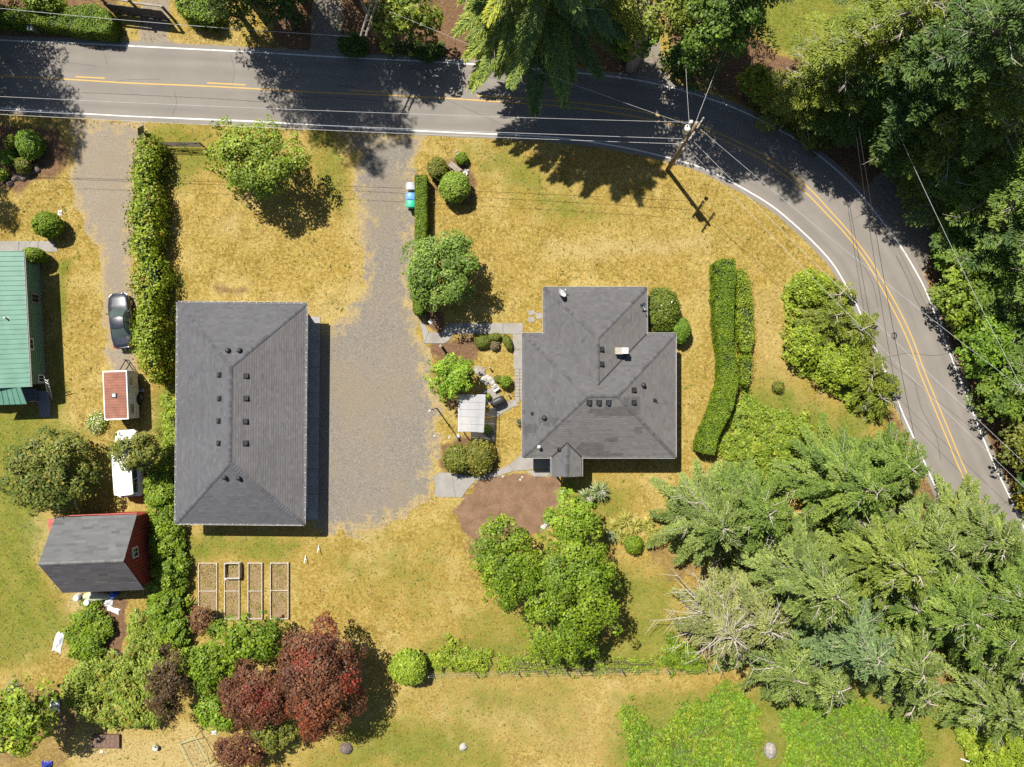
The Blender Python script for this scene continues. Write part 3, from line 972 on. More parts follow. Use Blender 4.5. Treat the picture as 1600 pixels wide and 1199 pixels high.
def hedge(label, poly_px, h, pal, leaf=0.12, seed=1, name='hedge', shag=0.06, lump=0.10, dens=1.0, group=None, inset=0.16, round_=0.25, extra=None):
    """poly_px: outline of the hedge top in the photo"""
    rng = np.random.default_rng(seed)
    w = [P(x, y, h)[:2] for x, y in poly_px]
    wp = np.array(w)
    a = 0.5 * abs(np.sum(wp[:, 0] * np.roll(wp[:, 1], -1) - np.roll(wp[:, 0], -1) * wp[:, 1]))
    bx, by = wp.mean(0)
    root = thing(name, label, 'hedge', (bx, by, 0), group=group)
    nt_ = int(dens * 3.2 * a / (leaf * leaf * 0.5))
    q = poly_sample(w, nt_, rng)
    sd = sdist(q[:, 0], q[:, 1], w)
    rough = (fbm(q[:, 0] * 1.3, q[:, 1] * 1.3, seed, 3) - 0.5) * 2 * lump
    fine = vnoise(q[:, 0] * 3.4, q[:, 1] * 3.4, seed + 5)
    z = h + rough - np.where(sd < round_, (1 - np.sqrt(np.clip(1 - (1 - np.clip(sd / round_, 0, 1)) ** 2, 0, 1))) * round_, 0) + (fine - 0.5) * 0.10 + shag * rng.normal(0, 1, nt_)
    top = np.c_[q, z]
    per = []
    nrm_s = []
    n = len(w)
    sgn = 1 if np.sum(wp[:, 0] * np.roll(wp[:, 1], -1) - np.roll(wp[:, 0], -1) * wp[:, 1]) > 0 else -1
    for i in range(n):
        p0, p1 = wp[i], wp[(i + 1) % n]
        ln = np.hypot(*(p1 - p0))
        m = int(dens * 2.6 * ln * h / (leaf * leaf * 0.5))
        t = rng.random(m)[:, None]
        e = (p1 - p0) / ln
        no_ = np.array([e[1], -e[0]]) * sgn
        xy = p0 * (1 - t) + p1 * t
        zz_ = rng.random(m) * (h - 0.1) + 0.04
        off = (fbm(xy[:, 0] * 1.6 + xy[:, 1] * 1.6, zz_ * 1.6, seed + 2, 3) - 0.5) * 2 * lump + rng.normal(0, 1, m) * shag - 0.03
        per.append(np.c_[xy + no_ * off[:, None], zz_])
        nrm_s.append(np.c_[np.tile(no_, (m, 1)), np.full(m, 0.25)])
    per = np.concatenate(per); nrm_s = np.concatenate(nrm_s)
    pos = np.concatenate([top, per])
    nrm = np.concatenate([np.tile([0, 0, 1.0], (nt_, 1)), nrm_s]) + rng.normal(size=(len(pos), 3)) * 0.42
    thin = fbm(pos[:, 0] * 1.1 + 3, pos[:, 1] * 1.1 + pos[:, 2], seed + 21, 3)
    kp = rng.random(len(pos)) > np.clip((0.42 - thin) * 4.0, 0, 0.8)
    pos, nrm = pos[kp], nrm[kp]
    out_ = rng.random(len(pos)) < 0.035
    pos[out_] += unit(nrm[out_]) * rng.uniform(0.05, 0.10 + 1.2 * shag, (out_.sum(), 1))
    tone = 0.2 + 0.5 * vnoise(pos[:, 0] * 3.4 + pos[:, 2], pos[:, 1] * 3.4, seed + 5) + 0.35 * (fbm(pos[:, 0] * 0.5, pos[:, 1] * 0.5, seed + 8) - 0.5) + rng.normal(0, 0.17, len(pos))
    col = pal_mix(pal, tone) * (1 + rng.normal(0, 0.14, (len(pos), 1)))
    if extra is not None:
        col = extra(pos, col, rng)
    L = leaf * (0.7 + 0.6 * rng.random(len(pos)))
    leaf_obj('foliage', pos, nrm, L, L * 0.6, col, root)
    c = wp.mean(0)
    core = []
    for i in range(n):
        e0 = wp[i] - wp[i - 1]; e1 = wp[(i + 1) % n] - wp[i]
        n0 = np.array([e0[1], -e0[0]]) / np.hypot(*e0) * sgn; n1 = np.array([e1[1], -e1[0]]) / np.hypot(*e1) * sgn
        nn = n0 + n1; nn /= max(0.5, np.hypot(*nn))
        core.append(tuple(wp[i] - nn * inset))
    MB().prism(core, 0.0, h - inset).build('twig_core', M['hedge_core'], root, world=True)
    return root


def thicket(label, poly_px, hlo, hhi, pal, leaf=0.2, seed=1, name='bramble_thicket', dens=1.0, group=None, clump=0.45, kind=None, cat='bramble', extra=None, bx0=None):
    """sprawling bramble or ivy: low mounds of leaves over an area of ground"""
    rng = np.random.default_rng(seed)
    hm = (hlo + hhi) / 2
    w = [P(x, y, hm)[:2] for x, y in poly_px]
    wp = np.array(w)
    a = 0.5 * abs(np.sum(wp[:, 0] * np.roll(wp[:, 1], -1) - np.roll(wp[:, 0], -1) * wp[:, 1]))
    K = max(12, int(1.9 * a / (clump * clump)))
    q = poly_sample(w, K, rng)
    q = q + rng.normal(0, 0.42, q.shape) * (rng.random((K, 1)) < 0.3)
    sd = sdist(q[:, 0], q[:, 1], w)
    hh = hlo + (hhi - hlo) * fbm(q[:, 0] * 0.9, q[:, 1] * 0.9, seed, 3) * np.clip(0.35 + sd / 0.9, 0, 1.15)
    cr = clump * rng.uniform(0.6, 1.25, K)
    cc = np.c_[q, np.maximum(hh - cr * 0.6, cr * 0.3) * rng.uniform(0.55, 1.0, K)]
    root = thing(name, label, cat, (*wp.mean(0), 0), group=group)
    out = unit(np.c_[rng.normal(0, 0.3, (K, 2)), np.ones(K)])
    nl = np.maximum(10, (dens * 11.0 * cr * cr / (leaf * leaf)).astype(int))
    pos, nrm, L, col = clump_leaves(cc, cr, out, nl, pal, leaf, rng)
    pos[:, 2] = np.maximum(pos[:, 2], 0.03)
    if extra is not None:
        col = extra(pos, col, rng)
    fo = leaf_obj('foliage', pos, nrm, L, L * 0.66, col, root)
    mb = MB()
    for _ in range(min(60, K // 2)):
        i_ = rng.integers(K)
        p0 = Vector((q[i_, 0], q[i_, 1], 0.0)); e = Vector(cc[rng.integers(K)])
        if (e - p0).length > 3.0:
            e = p0.lerp(e, 3.0 / (e - p0).length)
        e.z = max(e.z, 0.3)
        mb.tube([p0, p0.lerp(e, 0.5) + Vector((0, 0, 0.35)), e], [0.018, 0.014, 0.006], 4, cap=False)
    mb.build('stems', M['bark'], root, world=True)
    return root


def conifer(label, bx, by, h, r, pal, seed=1, style='cyp', z0=0.6, dens=1.0, name='conifer', group=None, bark='bark', bare=0.0, leafL=None, extra=None, px=True, power=0.85):
    """tapering trunk, whorls of branches, flat sprays of foliage along each branch"""
    rng = np.random.default_rng(seed)
    if px:
        bx, by, _ = P(bx, by, 0)
    root = thing(name, label, 'tree', (bx, by, 0), group=group)
    st = {'cyp': dict(dz=0.60, nb=12, rise=0.30, droop=0.46, fan=0.25, L=0.20, W=0.08, hang=0.24, n=84, ang=0.62),
          'fir': dict(dz=0.62, nb=7, rise=0.10, droop=0.30, fan=0.36, L=0.25, W=0.09, hang=0.12, n=70, ang=0.95),
          'cedar': dict(dz=0.85, nb=8, rise=0.16, droop=0.42, fan=0.26, L=0.36, W=0.07, hang=0.45, n=62, ang=0.62)}[style]
    P_, N_, T_, C_, L_, W_ = [], [], [], [], [], []
    wood = MB()
    wood.tube([(bx, by, 0), (bx + rng.normal(0, 0.1), by + rng.normal(0, 0.1), h * 0.5), (bx, by, h * 0.97)], [0.05 + 0.022 * h, 0.03 + 0.012 * h, 0.03], 8)
    tr = wood.build('trunk', M[bark], root, world=True, smooth=True)
    bw_ = MB()
    z = z0
    while z < h - 0.15:
        f = (z - z0) / (h - z0)
        Lb = r * (1 - f) ** power * (0.82 if f < 0.06 else 1.0) + 0.25
        nb = max(4, int(st['nb'] * (0.6 + 0.4 * (1 - f))))
        a0 = rng.uniform(0, 6.28)
        for b in range(nb):
            az = a0 + 6.283 * b / nb + rng.normal(0, 0.22)
            L = Lb * (rng.uniform(0.45, 1.30) if style != 'cedar' else rng.uniform(0.7, 1.06))
            rise = st['rise'] + 0.5 * f + rng.normal(0, 0.08)
            droop = st['droop'] * rng.uniform(0.6, 1.3)
            d = np.array([math.cos(az), math.sin(az), 0.0]); sd_ = np.array([-d[1], d[0], 0.0])
            base = np.array([bx, by, z + rng.uniform(-0.2, 0.2)])
            isbare = rng.random() < bare
            if isbare or rng.random() < 0.30:
                t3 = [0.05, 0.45, 0.8, 1.02]
                pts = [base + d * L * t + np.array([0, 0, (rise * t - droop * t * t) * L + 0.09]) for t in t3]
                bw_.tube([tuple(p) for p in pts], [0.06, 0.045, 0.03, 0.012] if isbare else [0.05, 0.03, 0.018, 0.008], 4, cap=False)
                for _ in range(5 if isbare else 2):
                    t = rng.uniform(0.3, 0.95)
                    p = base + d * L * t + np.array([0, 0, (rise * t - droop * t * t) * L + 0.04])
                    e = p + (d * 0.8 + sd_ * rng.choice([-1, 1]) * 0.8 + np.array([0, 0, rng.normal(0.1, 0.25)])) * L * 0.28
                    bw_.tube([tuple(p), tuple(e)], [0.024, 0.008], 3, cap=False)
                if isbare and rng.random() < 0.75:
                    continue
            n = int(dens * st['n'] * (L / 1.6) ** 1.35 * 1.6) + 8
            nt_ = max(3, int(L / 0.22))
            t = np.clip((rng.integers(0, nt_, n) + 0.6) / nt_, 0, 1)
            t = 0.12 + 0.90 * t + rng.normal(0, 0.015, n)
            side = rng.choice([-1.0, 1.0], n)
            s = rng.random(n) ** 0.8
            tl = (st['fan'] * L * (1.05 - t) ** 0.7 + 0.22) * (0.8 + 0.4 * rng.random(n))
            td = d * math.cos(st['ang']) + sd_ * (side * math.sin(st['ang']))[:, None]
            p = base + d * (L * t)[:, None] + td * (tl * s)[:, None]
            p[:, 2] += (rise * t - droop * t * t) * L - st['hang'] * tl * s * s + rng.normal(0, 0.04, n)
            tan = td + np.array([0, 0, -st['hang'] * 1.2]) * s[:, None] + rng.normal(0, 0.16, (n, 3))
            nr = np.array([0, 0, 1.0]) + d * 0.28 + rng.normal(0, 0.34, (n, 3))
            tone = 0.12 + 0.50 * rng.random(n) + 0.28 * s + rng.normal(0, 0.20)
            P_.append(p); N_.append(nr); T_.append(tan); C_.append(pal_mix(pal, tone) * (1 + rng.normal(0, 0.12, (n, 1))))
            ll = (leafL or st['L']) * rng.uniform(0.7, 1.3, n)
            L_.append(ll); W_.append(ll * st['W'] / st['L'])
        z += st['dz'] * (1.0 - 0.35 * f) * rng.uniform(0.8, 1.2)
    pos = np.concatenate(P_); col = np.concatenate(C_)
    pos[:, 2] = np.maximum(pos[:, 2], 0.05)
    if extra is not None:
        col = extra(pos, col, rng)
    leaf_obj('crown', pos, np.concatenate(N_), np.concatenate(L_), np.concatenate(W_), col, root, tan=np.concatenate(T_), fold=0.1)
    if bw_.f:
        bo = bw_.build('branches', M['pale_bark'], root, world=True)
        bo['kind'] = 'stuff'
    return root


def rosette(label, cx, cy, r, pal, n=60, L=0.9, W=0.06, seed=1, name='yucca', h=0.5, cat='plant', arch=0.4, group=None, stalk=False):
    """sword-leaved plant: blades fanning out from one base"""
    rng = np.random.default_rng(seed)
    bx, by, _ = P(cx, cy, h)
    root = thing(name, label, cat, (bx, by, 0), group=group)
    mb = MB()
    for i_ in range(n):
        az = rng.uniform(0, 6.283); el = rng.uniform(0.05, 1.35)
        d = Vector((math.cos(az) * math.cos(el), math.sin(az) * math.cos(el), math.sin(el)))
        sd_ = Vector((-math.sin(az), math.cos(az), 0)) * W * 0.5
        l = L * rng.uniform(0.7, 1.1)
        o0 = Vector((bx, by, h)) + Vector((rng.normal(0, 0.05), rng.normal(0, 0.05), 0))
        m = o0 + d * l * 0.5
        e = o0 + d * l + Vector((0, 0, -arch * l * rng.uniform(0.3, 1)))
        e.z = max(e.z, 0.04)
        mb.col = tuple(pal_mix(pal, np.array([rng.random()]))[0])
        mb.quad(o0 - sd_ * 0.7, o0 + sd_ * 0.7, m + sd_, m - sd_)
        mb.quad(m - sd_, m + sd_, e + sd_ * 0.1, e - sd_ * 0.1)
    mb.build('leaves', M['leaf'], root, world=True, color=True)
    st = MB()
    st.cyl((bx, by, 0), 0.09, h, 8)
    st.build('stem', M['bark'], root, world=True)
    if stalk:
        fl = MB()
        p0 = Vector((bx, by, h)); p1 = p0 + Vector((0.25, -0.1, 1.0))
        fl.tube([p0, p0.lerp(p1, 0.5), p1], [0.03, 0.025, 0.015], 6)
        for i_ in range(60):
            q_ = p0.lerp(p1, rng.uniform(0.45, 1.0)) + Vector(rng.normal(0, 0.09, 3))
            s = 0.06
            u_ = Vector(unit(rng.normal(size=3))) * s; v_ = Vector(unit(rng.normal(size=3))) * s
            fl.quad(q_ - u_, q_ - v_, q_ + u_, q_ + v_)
        fl.build('flower_stalk', M['white_rock'], root, world=True)
    return root

# ------------------------------------------------------------------ roofs
def roof_plane(mb, deck, poly, tone, rng, course=0.19, tab=0.34, var=0.065, streak=None, lift=0.018, warm=0.02):
    """shingle courses on one convex roof plane; poly starts with its eave edge"""
    p = [Vector(q) for q in poly]
    u = (p[1] - p[0]).normalized()
    n = (p[1] - p[0]).cross(p[2] - p[0]).normalized()
    if n.z < 0:
        n = -n
    v = n.cross(u)
    c = sum(p, Vector((0, 0, 0))) / len(p)
    if (c - p[0]).dot(v) < 0:
        v = -v
    q2 = [((a - p[0]).dot(u), (a - p[0]).dot(v)) for a in p]
    deck.quad(*[a - n * 0.02 for a in (p if (p[1] - p[0]).cross(p[2] - p[0]).z > 0 else p[::-1])])
    deck.quad(*[a - n * 0.07 for a in (p[::-1] if (p[1] - p[0]).cross(p[2] - p[0]).z > 0 else p)])

    def span(t):
        xs = []
        for i in range(len(q2)):
            (x0, y0), (x1, y1) = q2[i], q2[(i + 1) % len(q2)]
            if abs(y1 - y0) < 1e-6:
                if abs(t - y0) < 1e-6: xs += [x0, x1]
            elif min(y0, y1) - 1e-9 <= t <= max(y0, y1) + 1e-9:
                xs.append(x0 + (x1 - x0) * (t - y0) / (y1 - y0))
        return (min(xs), max(xs)) if xs else None
    vmax = max(b for a, b in q2)
    k = 0
    while k * course < vmax - 0.01:
        t0, t1 = max(k * course, 1e-4), min((k + 1) * course, vmax - 1e-4)
        s0, s1 = span(t0), span(t1)
        if s0 and s1:
            lo_, hi_ = min(s0[0], s1[0]), max(s0[1], s1[1])
            x = lo_ - rng.uniform(0, tab)
            rowtone = rng.normal(0, 0.018)
            while x < hi_:
                w = tab * rng.uniform(0.7, 1.35)
                a0, b0 = max(x, s0[0]), min(x + w, s0[1])
                a1, b1 = max(x, s1[0]), min(x + w, s1[1])
                a0, b0 = min(a0, s0[1]), max(b0, s0[0]); a1, b1 = min(a1, s1[1]), max(b1, s1[0])
                if b0 - a0 > 0.01 or b1 - a1 > 0.01:
                    g = 1 + rowtone + rng.normal(0, var)
                    ctr = p[0] + u * ((a0 + b0) / 2) + v * t0
                    if streak: g *= streak(ctr)
                    wv = rng.normal(0, warm)
                    mb.col = (tone[0] * g * (1 + wv), tone[1] * g, tone[2] * g * (1 - wv))
                    lf = lift * rng.uniform(0.75, 1.25)
                    A = p[0] + u * a0 + v * t0 + n * lf; B = p[0] + u * b0 + v * t0 + n * lf
                    Cc = p[0] + u * b1 + v * t1 + n * 0.004; D = p[0] + u * a1 + v * t1 + n * 0.004
                    if u.cross(v).dot(n) > 0:
                        mb.quad(A, B, Cc, D); mb.col = tuple(x_ * 0.85 for x_ in tone); mb.quad(A - n * lf, B - n * lf, B, A)
                    else:
                        mb.quad(D, Cc, B, A); mb.col = tuple(x_ * 0.85 for x_ in tone); mb.quad(A, B, B - n * lf, A - n * lf)
                x += w
        k += 1


def caps(mb, a, b, slope, tone, rng, step=0.25, w=0.15):
    """overlapping cap shingles along a ridge or hip"""
    a, b = Vector(a), Vector(b)
    if a.z > b.z: a, b = b, a
    d = (b - a); L = d.length; d.normalize()
    side = d.cross(Vector((0, 0, 1))).normalized()
    nrm = side.cross(d)
    k = 0
    while k * step < L:
        p0 = a + d * (k * step); p1 = a + d * min(L, (k + 1.15) * step)
        g = rng.uniform(0.75, 1.15)
        mb.col = tuple(x * g for x in tone)
        u0, u1 = nrm * 0.060, nrm * 0.030
        dn = Vector((0, 0, -slope * w))
        for s in (1, -1):
            pts = [p0 + u0, p1 + u1, p1 + u1 + side * w * s + dn, p0 + u0 + side * w * s + dn]
            mb.quad(*(pts if s < 0 else pts[::-1]))
        mb.col = tuple(x * 0.4 for x in tone)
        mb.quad(p0 + u0 + side * w + dn, p0 + u0, p0 + u0 - side * w + dn, p0 + side * w * -0.95 + dn - nrm * 0.0, p0, p0 + side * w * 0.95 + dn)
        k += 1


def gutter(root, a, b, outw, hangers=0.0, mat='gutter', name='gutter'):
    """eave gutter from a to b; outw points away from the building"""
    a, b, o = Vector(a), Vector(b), Vector(outw)
    d = (b - a).normalized()
    rz = math.atan2(d.y, d.x)
    L = (b - a).length
    c = (a + b) / 2
    mb = MB()
    mb.box(c + o * 0.105 + Vector((0, 0, -0.045)), (L + 0.02, 0.022, 0.11), rz)
    mb.box(c + o * 0.012 + Vector((0, 0, -0.05)), (L, 0.018, 0.13), rz)
    g = mb.build(name, M[mat], root, world=True)
    MB().box(c + o * 0.058 + Vector((0, 0, -0.095)), (L - 0.004, 0.068, 0.012), rz).build('gutter_bed', M['vent_black'], g, world=False)
    ch = g.children[0]
    for v_ in ch.data.vertices: v_.co -= Vector(root.location)
    if hangers:
        hb = MB()
        t = hangers / 2
        while t < L:
            hb.box(a + d * t + o * 0.060 + Vector((0, 0, 0.006)), (0.045, 0.085, 0.018), rz); t += hangers
        h_ = hb.build('hangers', M[mat], g, world=False); h_['kind'] = 'stuff'
        for v_ in h_.data.vertices: v_.co -= Vector(root.location)
    return g


def roof_vent(root, pos, yaw, slope, seed, kind=0):
    """hooded roof vent on its flange, or a plain pipe boot"""
    x, y, z = pos
    e = bpy.data.objects.new('roof_vent', None)
    mb = MB()
    if kind == 0:
        w, l, hh = 0.15, 0.17, 0.20
        vs = [(-w, -l, 0), (w, -l, 0), (w, l, 0), (-w, l, 0), (-w * 0.75, -l * 0.75, hh), (w * 0.75, -l * 0.75, hh), (w * 0.9, l * 1.05, hh * 0.62), (-w * 0.9, l * 1.05, hh * 0.62)]
        mb.add(vs, [[3, 2, 1, 0], [4, 5, 6, 7], [0, 1, 5, 4], [1, 2, 6, 5], [2, 3, 7, 6], [3, 0, 4, 7]])
        mb.box((0, 0, 0.0), (0.46, 0.46, 0.03))
    elif kind == 1:
        mb.lathe((0, 0, 0), [(0.22, 0), (0.22, 0.02), (0.13, 0.03), (0.13, 0.18), (0.19, 0.19), (0.17, 0.26), (0.06, 0.31), (0.01, 0.315)], 14)
    else:
        mb.cyl((0, 0, 0), 0.05, 0.35, 8); mb.box((0, 0, 0.0), (0.3, 0.3, 0.03))
    o = mb.build('roof_vent', M['vent_black'], root, smooth=(kind == 1))
    bpy.data.objects.remove(e)
    o.location = (x - root.location.x, y - root.location.y, z - root.location.z + 0.02)
    o.rotation_euler = (slope[0], slope[1], yaw) if kind != 1 else (0, 0, yaw)
    return o


EAVE = 2.9
ROOFC = (0.077, 0.078, 0.086)
ROOFW = (0.098, 0.094, 0.098)


def hip_height(d, p): return EAVE + d * p


# ------------------------------------------------------------------ garage with hipped roof
def build_garage():
    rng = np.random.default_rng(3)
    cx, cy, _ = P(376.5, 646.2, EAVE)
    k = (H - EAVE) / H / S
    hx, hy = 100.3 * k, 172.5 * k
    th = math.radians(0.55)
    root = thing('garage', 'long low outbuilding with grey hipped shingle roof beside the gravel drive', 'garage', (cx, cy, 0))
    ct, st = math.cos(th), -math.sin(th)
    def W(x, y, z): return Vector((cx + x * ct - y * st, cy + x * st + y * ct, z))
    p = 0.42
    zr = EAVE + hx * p
    A, B, C, D = W(-hx, hy, EAVE), W(hx, hy, EAVE), W(hx, -hy, EAVE), W(-hx, -hy, EAVE)
    R1, R2 = W(0, hy - hx, zr), W(0, -hy + hx, zr)
    sh, deck, cp = MB(), MB(), MB()
    stain = lambda c: 0.90 + 0.22 * float(fbm(c.x * 0.35, c.y * 0.35, 5))
    roof_plane(sh, deck, [B, A, R1], ROOFC, rng, streak=stain)
    roof_plane(sh, deck, [A, D, R2, R1], ROOFC, rng, streak=stain)
    roof_plane(sh, deck, [D, C, R2], ROOFC, rng, streak=stain)
    roof_plane(sh, deck, [C, B, R1, R2], ROOFW, rng, streak=stain)
    for a, b in ((A, R1), (B, R1), (C, R2), (D, R2)):
        caps(cp, a, b, 0.28, ROOFC, rng)
    caps(cp, R1, R2, 0.38, ROOFC, rng)
    rf = deck.build('roof', M['roof_deck'], root, world=True)
    for mbx, nm in ((sh, 'shingles'), (cp, 'ridge_caps')):
        o = mbx.build(nm, M['shingle'], root, world=True, color=True)
        o.parent = rf; o['kind'] = 'stuff'
    for a, b, o in ((A, B, (0, 1, 0)), (B, C, (1, 0, 0)), (C, D, (0, -1, 0)), (D, A, (-1, 0, 0))):
        gutter(root, a, b, o, hangers=0.62)
    wx, wy = hx - 0.65, hy - 0.55
    wl = MB()
    wl.prism([W(-wx, -wy, 0)[:2], W(wx, -wy, 0)[:2], W(wx, wy, 0)[:2], W(-wx, wy, 0)[:2]], 0, EAVE - 0.1)
    wl.build('wall', M['white_wall'], root, world=True)
    MB().prism([W(-hx + 0.03, -hy + 0.03, 0)[:2], W(hx - 0.03, -hy + 0.03, 0)[:2], W(hx - 0.03, hy - 0.03, 0)[:2], W(-hx + 0.03, hy - 0.03, 0)[:2]], EAVE - 0.16, EAVE - 0.06).build('soffit', M['gutter'], root, world=True)
    for i in range(5):
        y = -wy + (i + 0.5) * (2 * wy / 5)
        d = MB().box(W(wx + 0.03, y, 1.15), (0.05, 2.7, 2.3), th).build('garage_door', M['white'], root, world=True)
        for j in range(3):
            b = MB().box(W(wx + 0.062, y, 0.58 + 0.57 * j), (0.02, 2.7, 0.03), th)
            s = b.build('door_groove', M['grey_wood'], root, world=True); s.parent = d
    def on(px, py, kind=0):
        # a point of the roof seen at this pixel
        z = EAVE + 0.5
        for _ in range(8):
            x, y, _ = P(px, py, z)
            lx, ly = x - cx, y - cy
            z = EAVE + min(hx - abs(lx), hy - abs(ly)) * p
        lx, ly = x - cx, y - cy
        if hx - abs(lx) < hy - abs(ly): sl, yaw = ((0, p if lx > 0 else -p)), (0 if True else 0)
        else: sl, yaw = ((-p if ly > 0 else p), 0), 0
        roof_vent(root, (x, y, z), yaw, (math.atan(sl[0]), math.atan(sl[1])), 0, kind)
    for px, py in ((343, 586), (343, 623), (342, 658), (342, 693), (385, 588), (385, 623), (384, 659), (384, 693)): on(px, py, 0)
    for px, py in ((357, 548), (375, 548), (352, 746), (374, 747)): on(px, py, 1)
    return root


build_garage()


# ------------------------------------------------------------------ house
def build_house():
    rng = np.random.default_rng(5)
    p = 0.42
    x0, y0, _ = P(817, 522, EAVE); x1, y1, _ = P(1055, 714.5, EAVE)
    wx0, wy, _ = P(850, 450, EAVE); wx1, _, _ = P(1010, 450, EAVE)
    px0, py1, _ = P(862, 744.5, EAVE); px1, _, _ = P(908.5, 744, EAVE)
    root = thing('house', 'single-storey house with grey cross-hipped shingle roof and small gabled porch', 'house', ((x0 + x1) / 2, (y0 + y1) / 2, 0))
    hw = (y0 - y1) / 2; ym = (y0 + y1) / 2; zr = EAVE + hw * p
    h2 = (wx1 - wx0) / 2; wm = (wx0 + wx1) / 2; z2 = EAVE + h2 * p
    h3 = (px1 - px0) / 2; pm = (px0 + px1) / 2; z3 = EAVE + h3 * p
    V = lambda x, y, z: Vector((x, y, z))
    A, B, C, D = V(x0, y0, EAVE), V(x1, y0, EAVE), V(x1, y1, EAVE), V(x0, y1, EAVE)
    R1, R2 = V(x0 + hw, ym, zr), V(x1 - hw, ym, zr)
    Wa, Wb = V(wx0, y0, EAVE), V(wx1, y0, EAVE)
    Na, Nb = V(wx0, wy, EAVE), V(wx1, wy, EAVE)
    Vm = V(wm, y0 - h2, z2); Mm = V(wm, ym, zr); Ap = V(wm, wy - h2, z2)
    Pn = V(pm, y1 + h3, z3); Ps = V(pm, py1, z3)
    Pa, Pb = V(px0, y1, EAVE), V(px1, y1, EAVE); Pc, Pd = V(px0, py1, EAVE), V(px1, py1, EAVE)
    sh, deck, cp = MB(), MB(), MB()
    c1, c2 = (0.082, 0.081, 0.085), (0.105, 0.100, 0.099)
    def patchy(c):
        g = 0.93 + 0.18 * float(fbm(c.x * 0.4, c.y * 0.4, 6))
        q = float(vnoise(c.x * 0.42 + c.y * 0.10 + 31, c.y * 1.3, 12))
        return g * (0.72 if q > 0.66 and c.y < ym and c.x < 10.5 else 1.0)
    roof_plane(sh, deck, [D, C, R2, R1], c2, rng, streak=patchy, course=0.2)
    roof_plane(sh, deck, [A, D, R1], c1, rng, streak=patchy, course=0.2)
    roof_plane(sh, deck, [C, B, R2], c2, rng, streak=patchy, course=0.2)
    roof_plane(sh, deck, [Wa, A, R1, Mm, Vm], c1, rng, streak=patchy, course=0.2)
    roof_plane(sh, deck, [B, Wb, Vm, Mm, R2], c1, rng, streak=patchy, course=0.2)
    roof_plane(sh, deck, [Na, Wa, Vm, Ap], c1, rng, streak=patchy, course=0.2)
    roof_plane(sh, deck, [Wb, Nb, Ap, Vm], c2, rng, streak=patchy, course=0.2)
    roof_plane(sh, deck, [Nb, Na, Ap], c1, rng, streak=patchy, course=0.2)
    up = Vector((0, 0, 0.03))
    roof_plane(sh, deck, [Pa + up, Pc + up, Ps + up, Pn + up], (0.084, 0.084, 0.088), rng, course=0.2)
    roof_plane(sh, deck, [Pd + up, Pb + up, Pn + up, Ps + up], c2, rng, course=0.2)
    for a, b in ((A, R1), (B, R2), (C, R2), (D, R1), (Na, Ap), (Nb, Ap)):
        caps(cp, a, b, 0.28, c1, rng)
    for a, b in ((R1, R2), (Ap, Vm), (Pn + up, Ps + up)):
        caps(cp, a, b, 0.38, c1, rng)
    rf = deck.build('roof', M['roof_deck'], root, world=True)
    for mbx, nm in ((sh, 'shingles'), (cp, 'ridge_caps')):
        o = mbx.build(nm, M['shingle'], root, world=True, color=True)
        o.parent = rf; o['kind'] = 'stuff'
    for a, b in ((Wa, Vm), (Wb, Vm), (Pa + up, Pn + up), (Pb + up, Pn + up)):
        v = MB(); v.tube([a + Vector((0, 0, 0.035)), b + Vector((0, 0, 0.035))], 0.05, 6)
        o = v.build('valley_flashing', M['vent_black'], root, world=True); o.parent = rf
    for a, b, o in ((A, Wa, (0, 1, 0)), (Na, Nb, (0, 1, 0)), (Wb, B, (0, 1, 0)), (B, C, (1, 0, 0)), (C, Pb, (0, -1, 0)), (Pa, D, (0, -1, 0)), (D, A, (-1, 0, 0)), (Na, Wa, (-1, 0, 0)), (Nb, Wb, (1, 0, 0)), (Pb, Pd, (1, 0, 0)), (Pa, Pc, (-1, 0, 0))):
        gutter(root, a, b, o, hangers=0)
    g = 0.5
    wl = MB()
    wl.prism([(x0 + g, y0 - g), (wx0 + g, y0 - g), (wx0 + g, wy - g), (wx1 - g, wy - g), (wx1 - g, y0 - g), (x1 - g, y0 - g), (x1 - g, y1 + g), (x0 + g, y1 + g)], 0, EAVE - 0.12)
    wl.build('wall', M['white_wall'], root, world=True)
    for sx in (px0 + 0.15, px1 - 0.15):
        MB().box((sx, py1 + 0.25, (EAVE - 0.1) / 2), (0.14, 0.14, EAVE - 0.1)).build('porch_post', M['grey_wood'], root, world=True)
    MB().box((pm, (y1 + g + py1) / 2, 0.09), (px1 - px0 - 0.1, (y1 + g - py1), 0.18)).build('porch_step', M['concrete'], root, world=True)
    MB().box((pm - 0.2, y1 + g - 0.02, 1.1), (0.95, 0.06, 2.05)).build('door', M['brown_wood'], root, world=True)
    gable = MB(); gable.add([(px0 + 0.1, py1 + 0.06, EAVE - 0.02), (px1 - 0.1, py1 + 0.06, EAVE - 0.02), (pm, py1 + 0.06, z3 - 0.03), (px0 + 0.1, py1 + 0.02, EAVE - 0.02), (px1 - 0.1, py1 + 0.02, EAVE - 0.02), (pm, py1 + 0.02, z3 - 0.03)], [[0, 2, 1], [3, 4, 5], [0, 1, 4, 3], [1, 2, 5, 4], [2, 0, 3, 5]])
    gable.build('porch_gable', M['grey_wood'], root, world=True)
    for (wxx, wyy, horiz, ww) in ((x0 + 3.0, y1 + g, 1, 1.4), (x1 - 2.5, y1 + g, 1, 1.6), (x1 - g, ym, 0, 1.5), (x0 + g, ym + 2.4, 0, 1.2), (wm, wy - g, 1, 1.8)):
        s = (ww, 0.08, 1.1) if horiz else (0.08, ww, 1.1)
        f = MB().box((wxx, wyy, 1.6), s).build('window', M['white'], root, world=True)
        s2 = (ww - 0.14, 0.1, 0.96) if horiz else (0.1, ww - 0.14, 0.96)
        gl = MB().box((wxx, wyy, 1.6), s2).build('pane', M['glass'], root, world=True); gl.parent = f

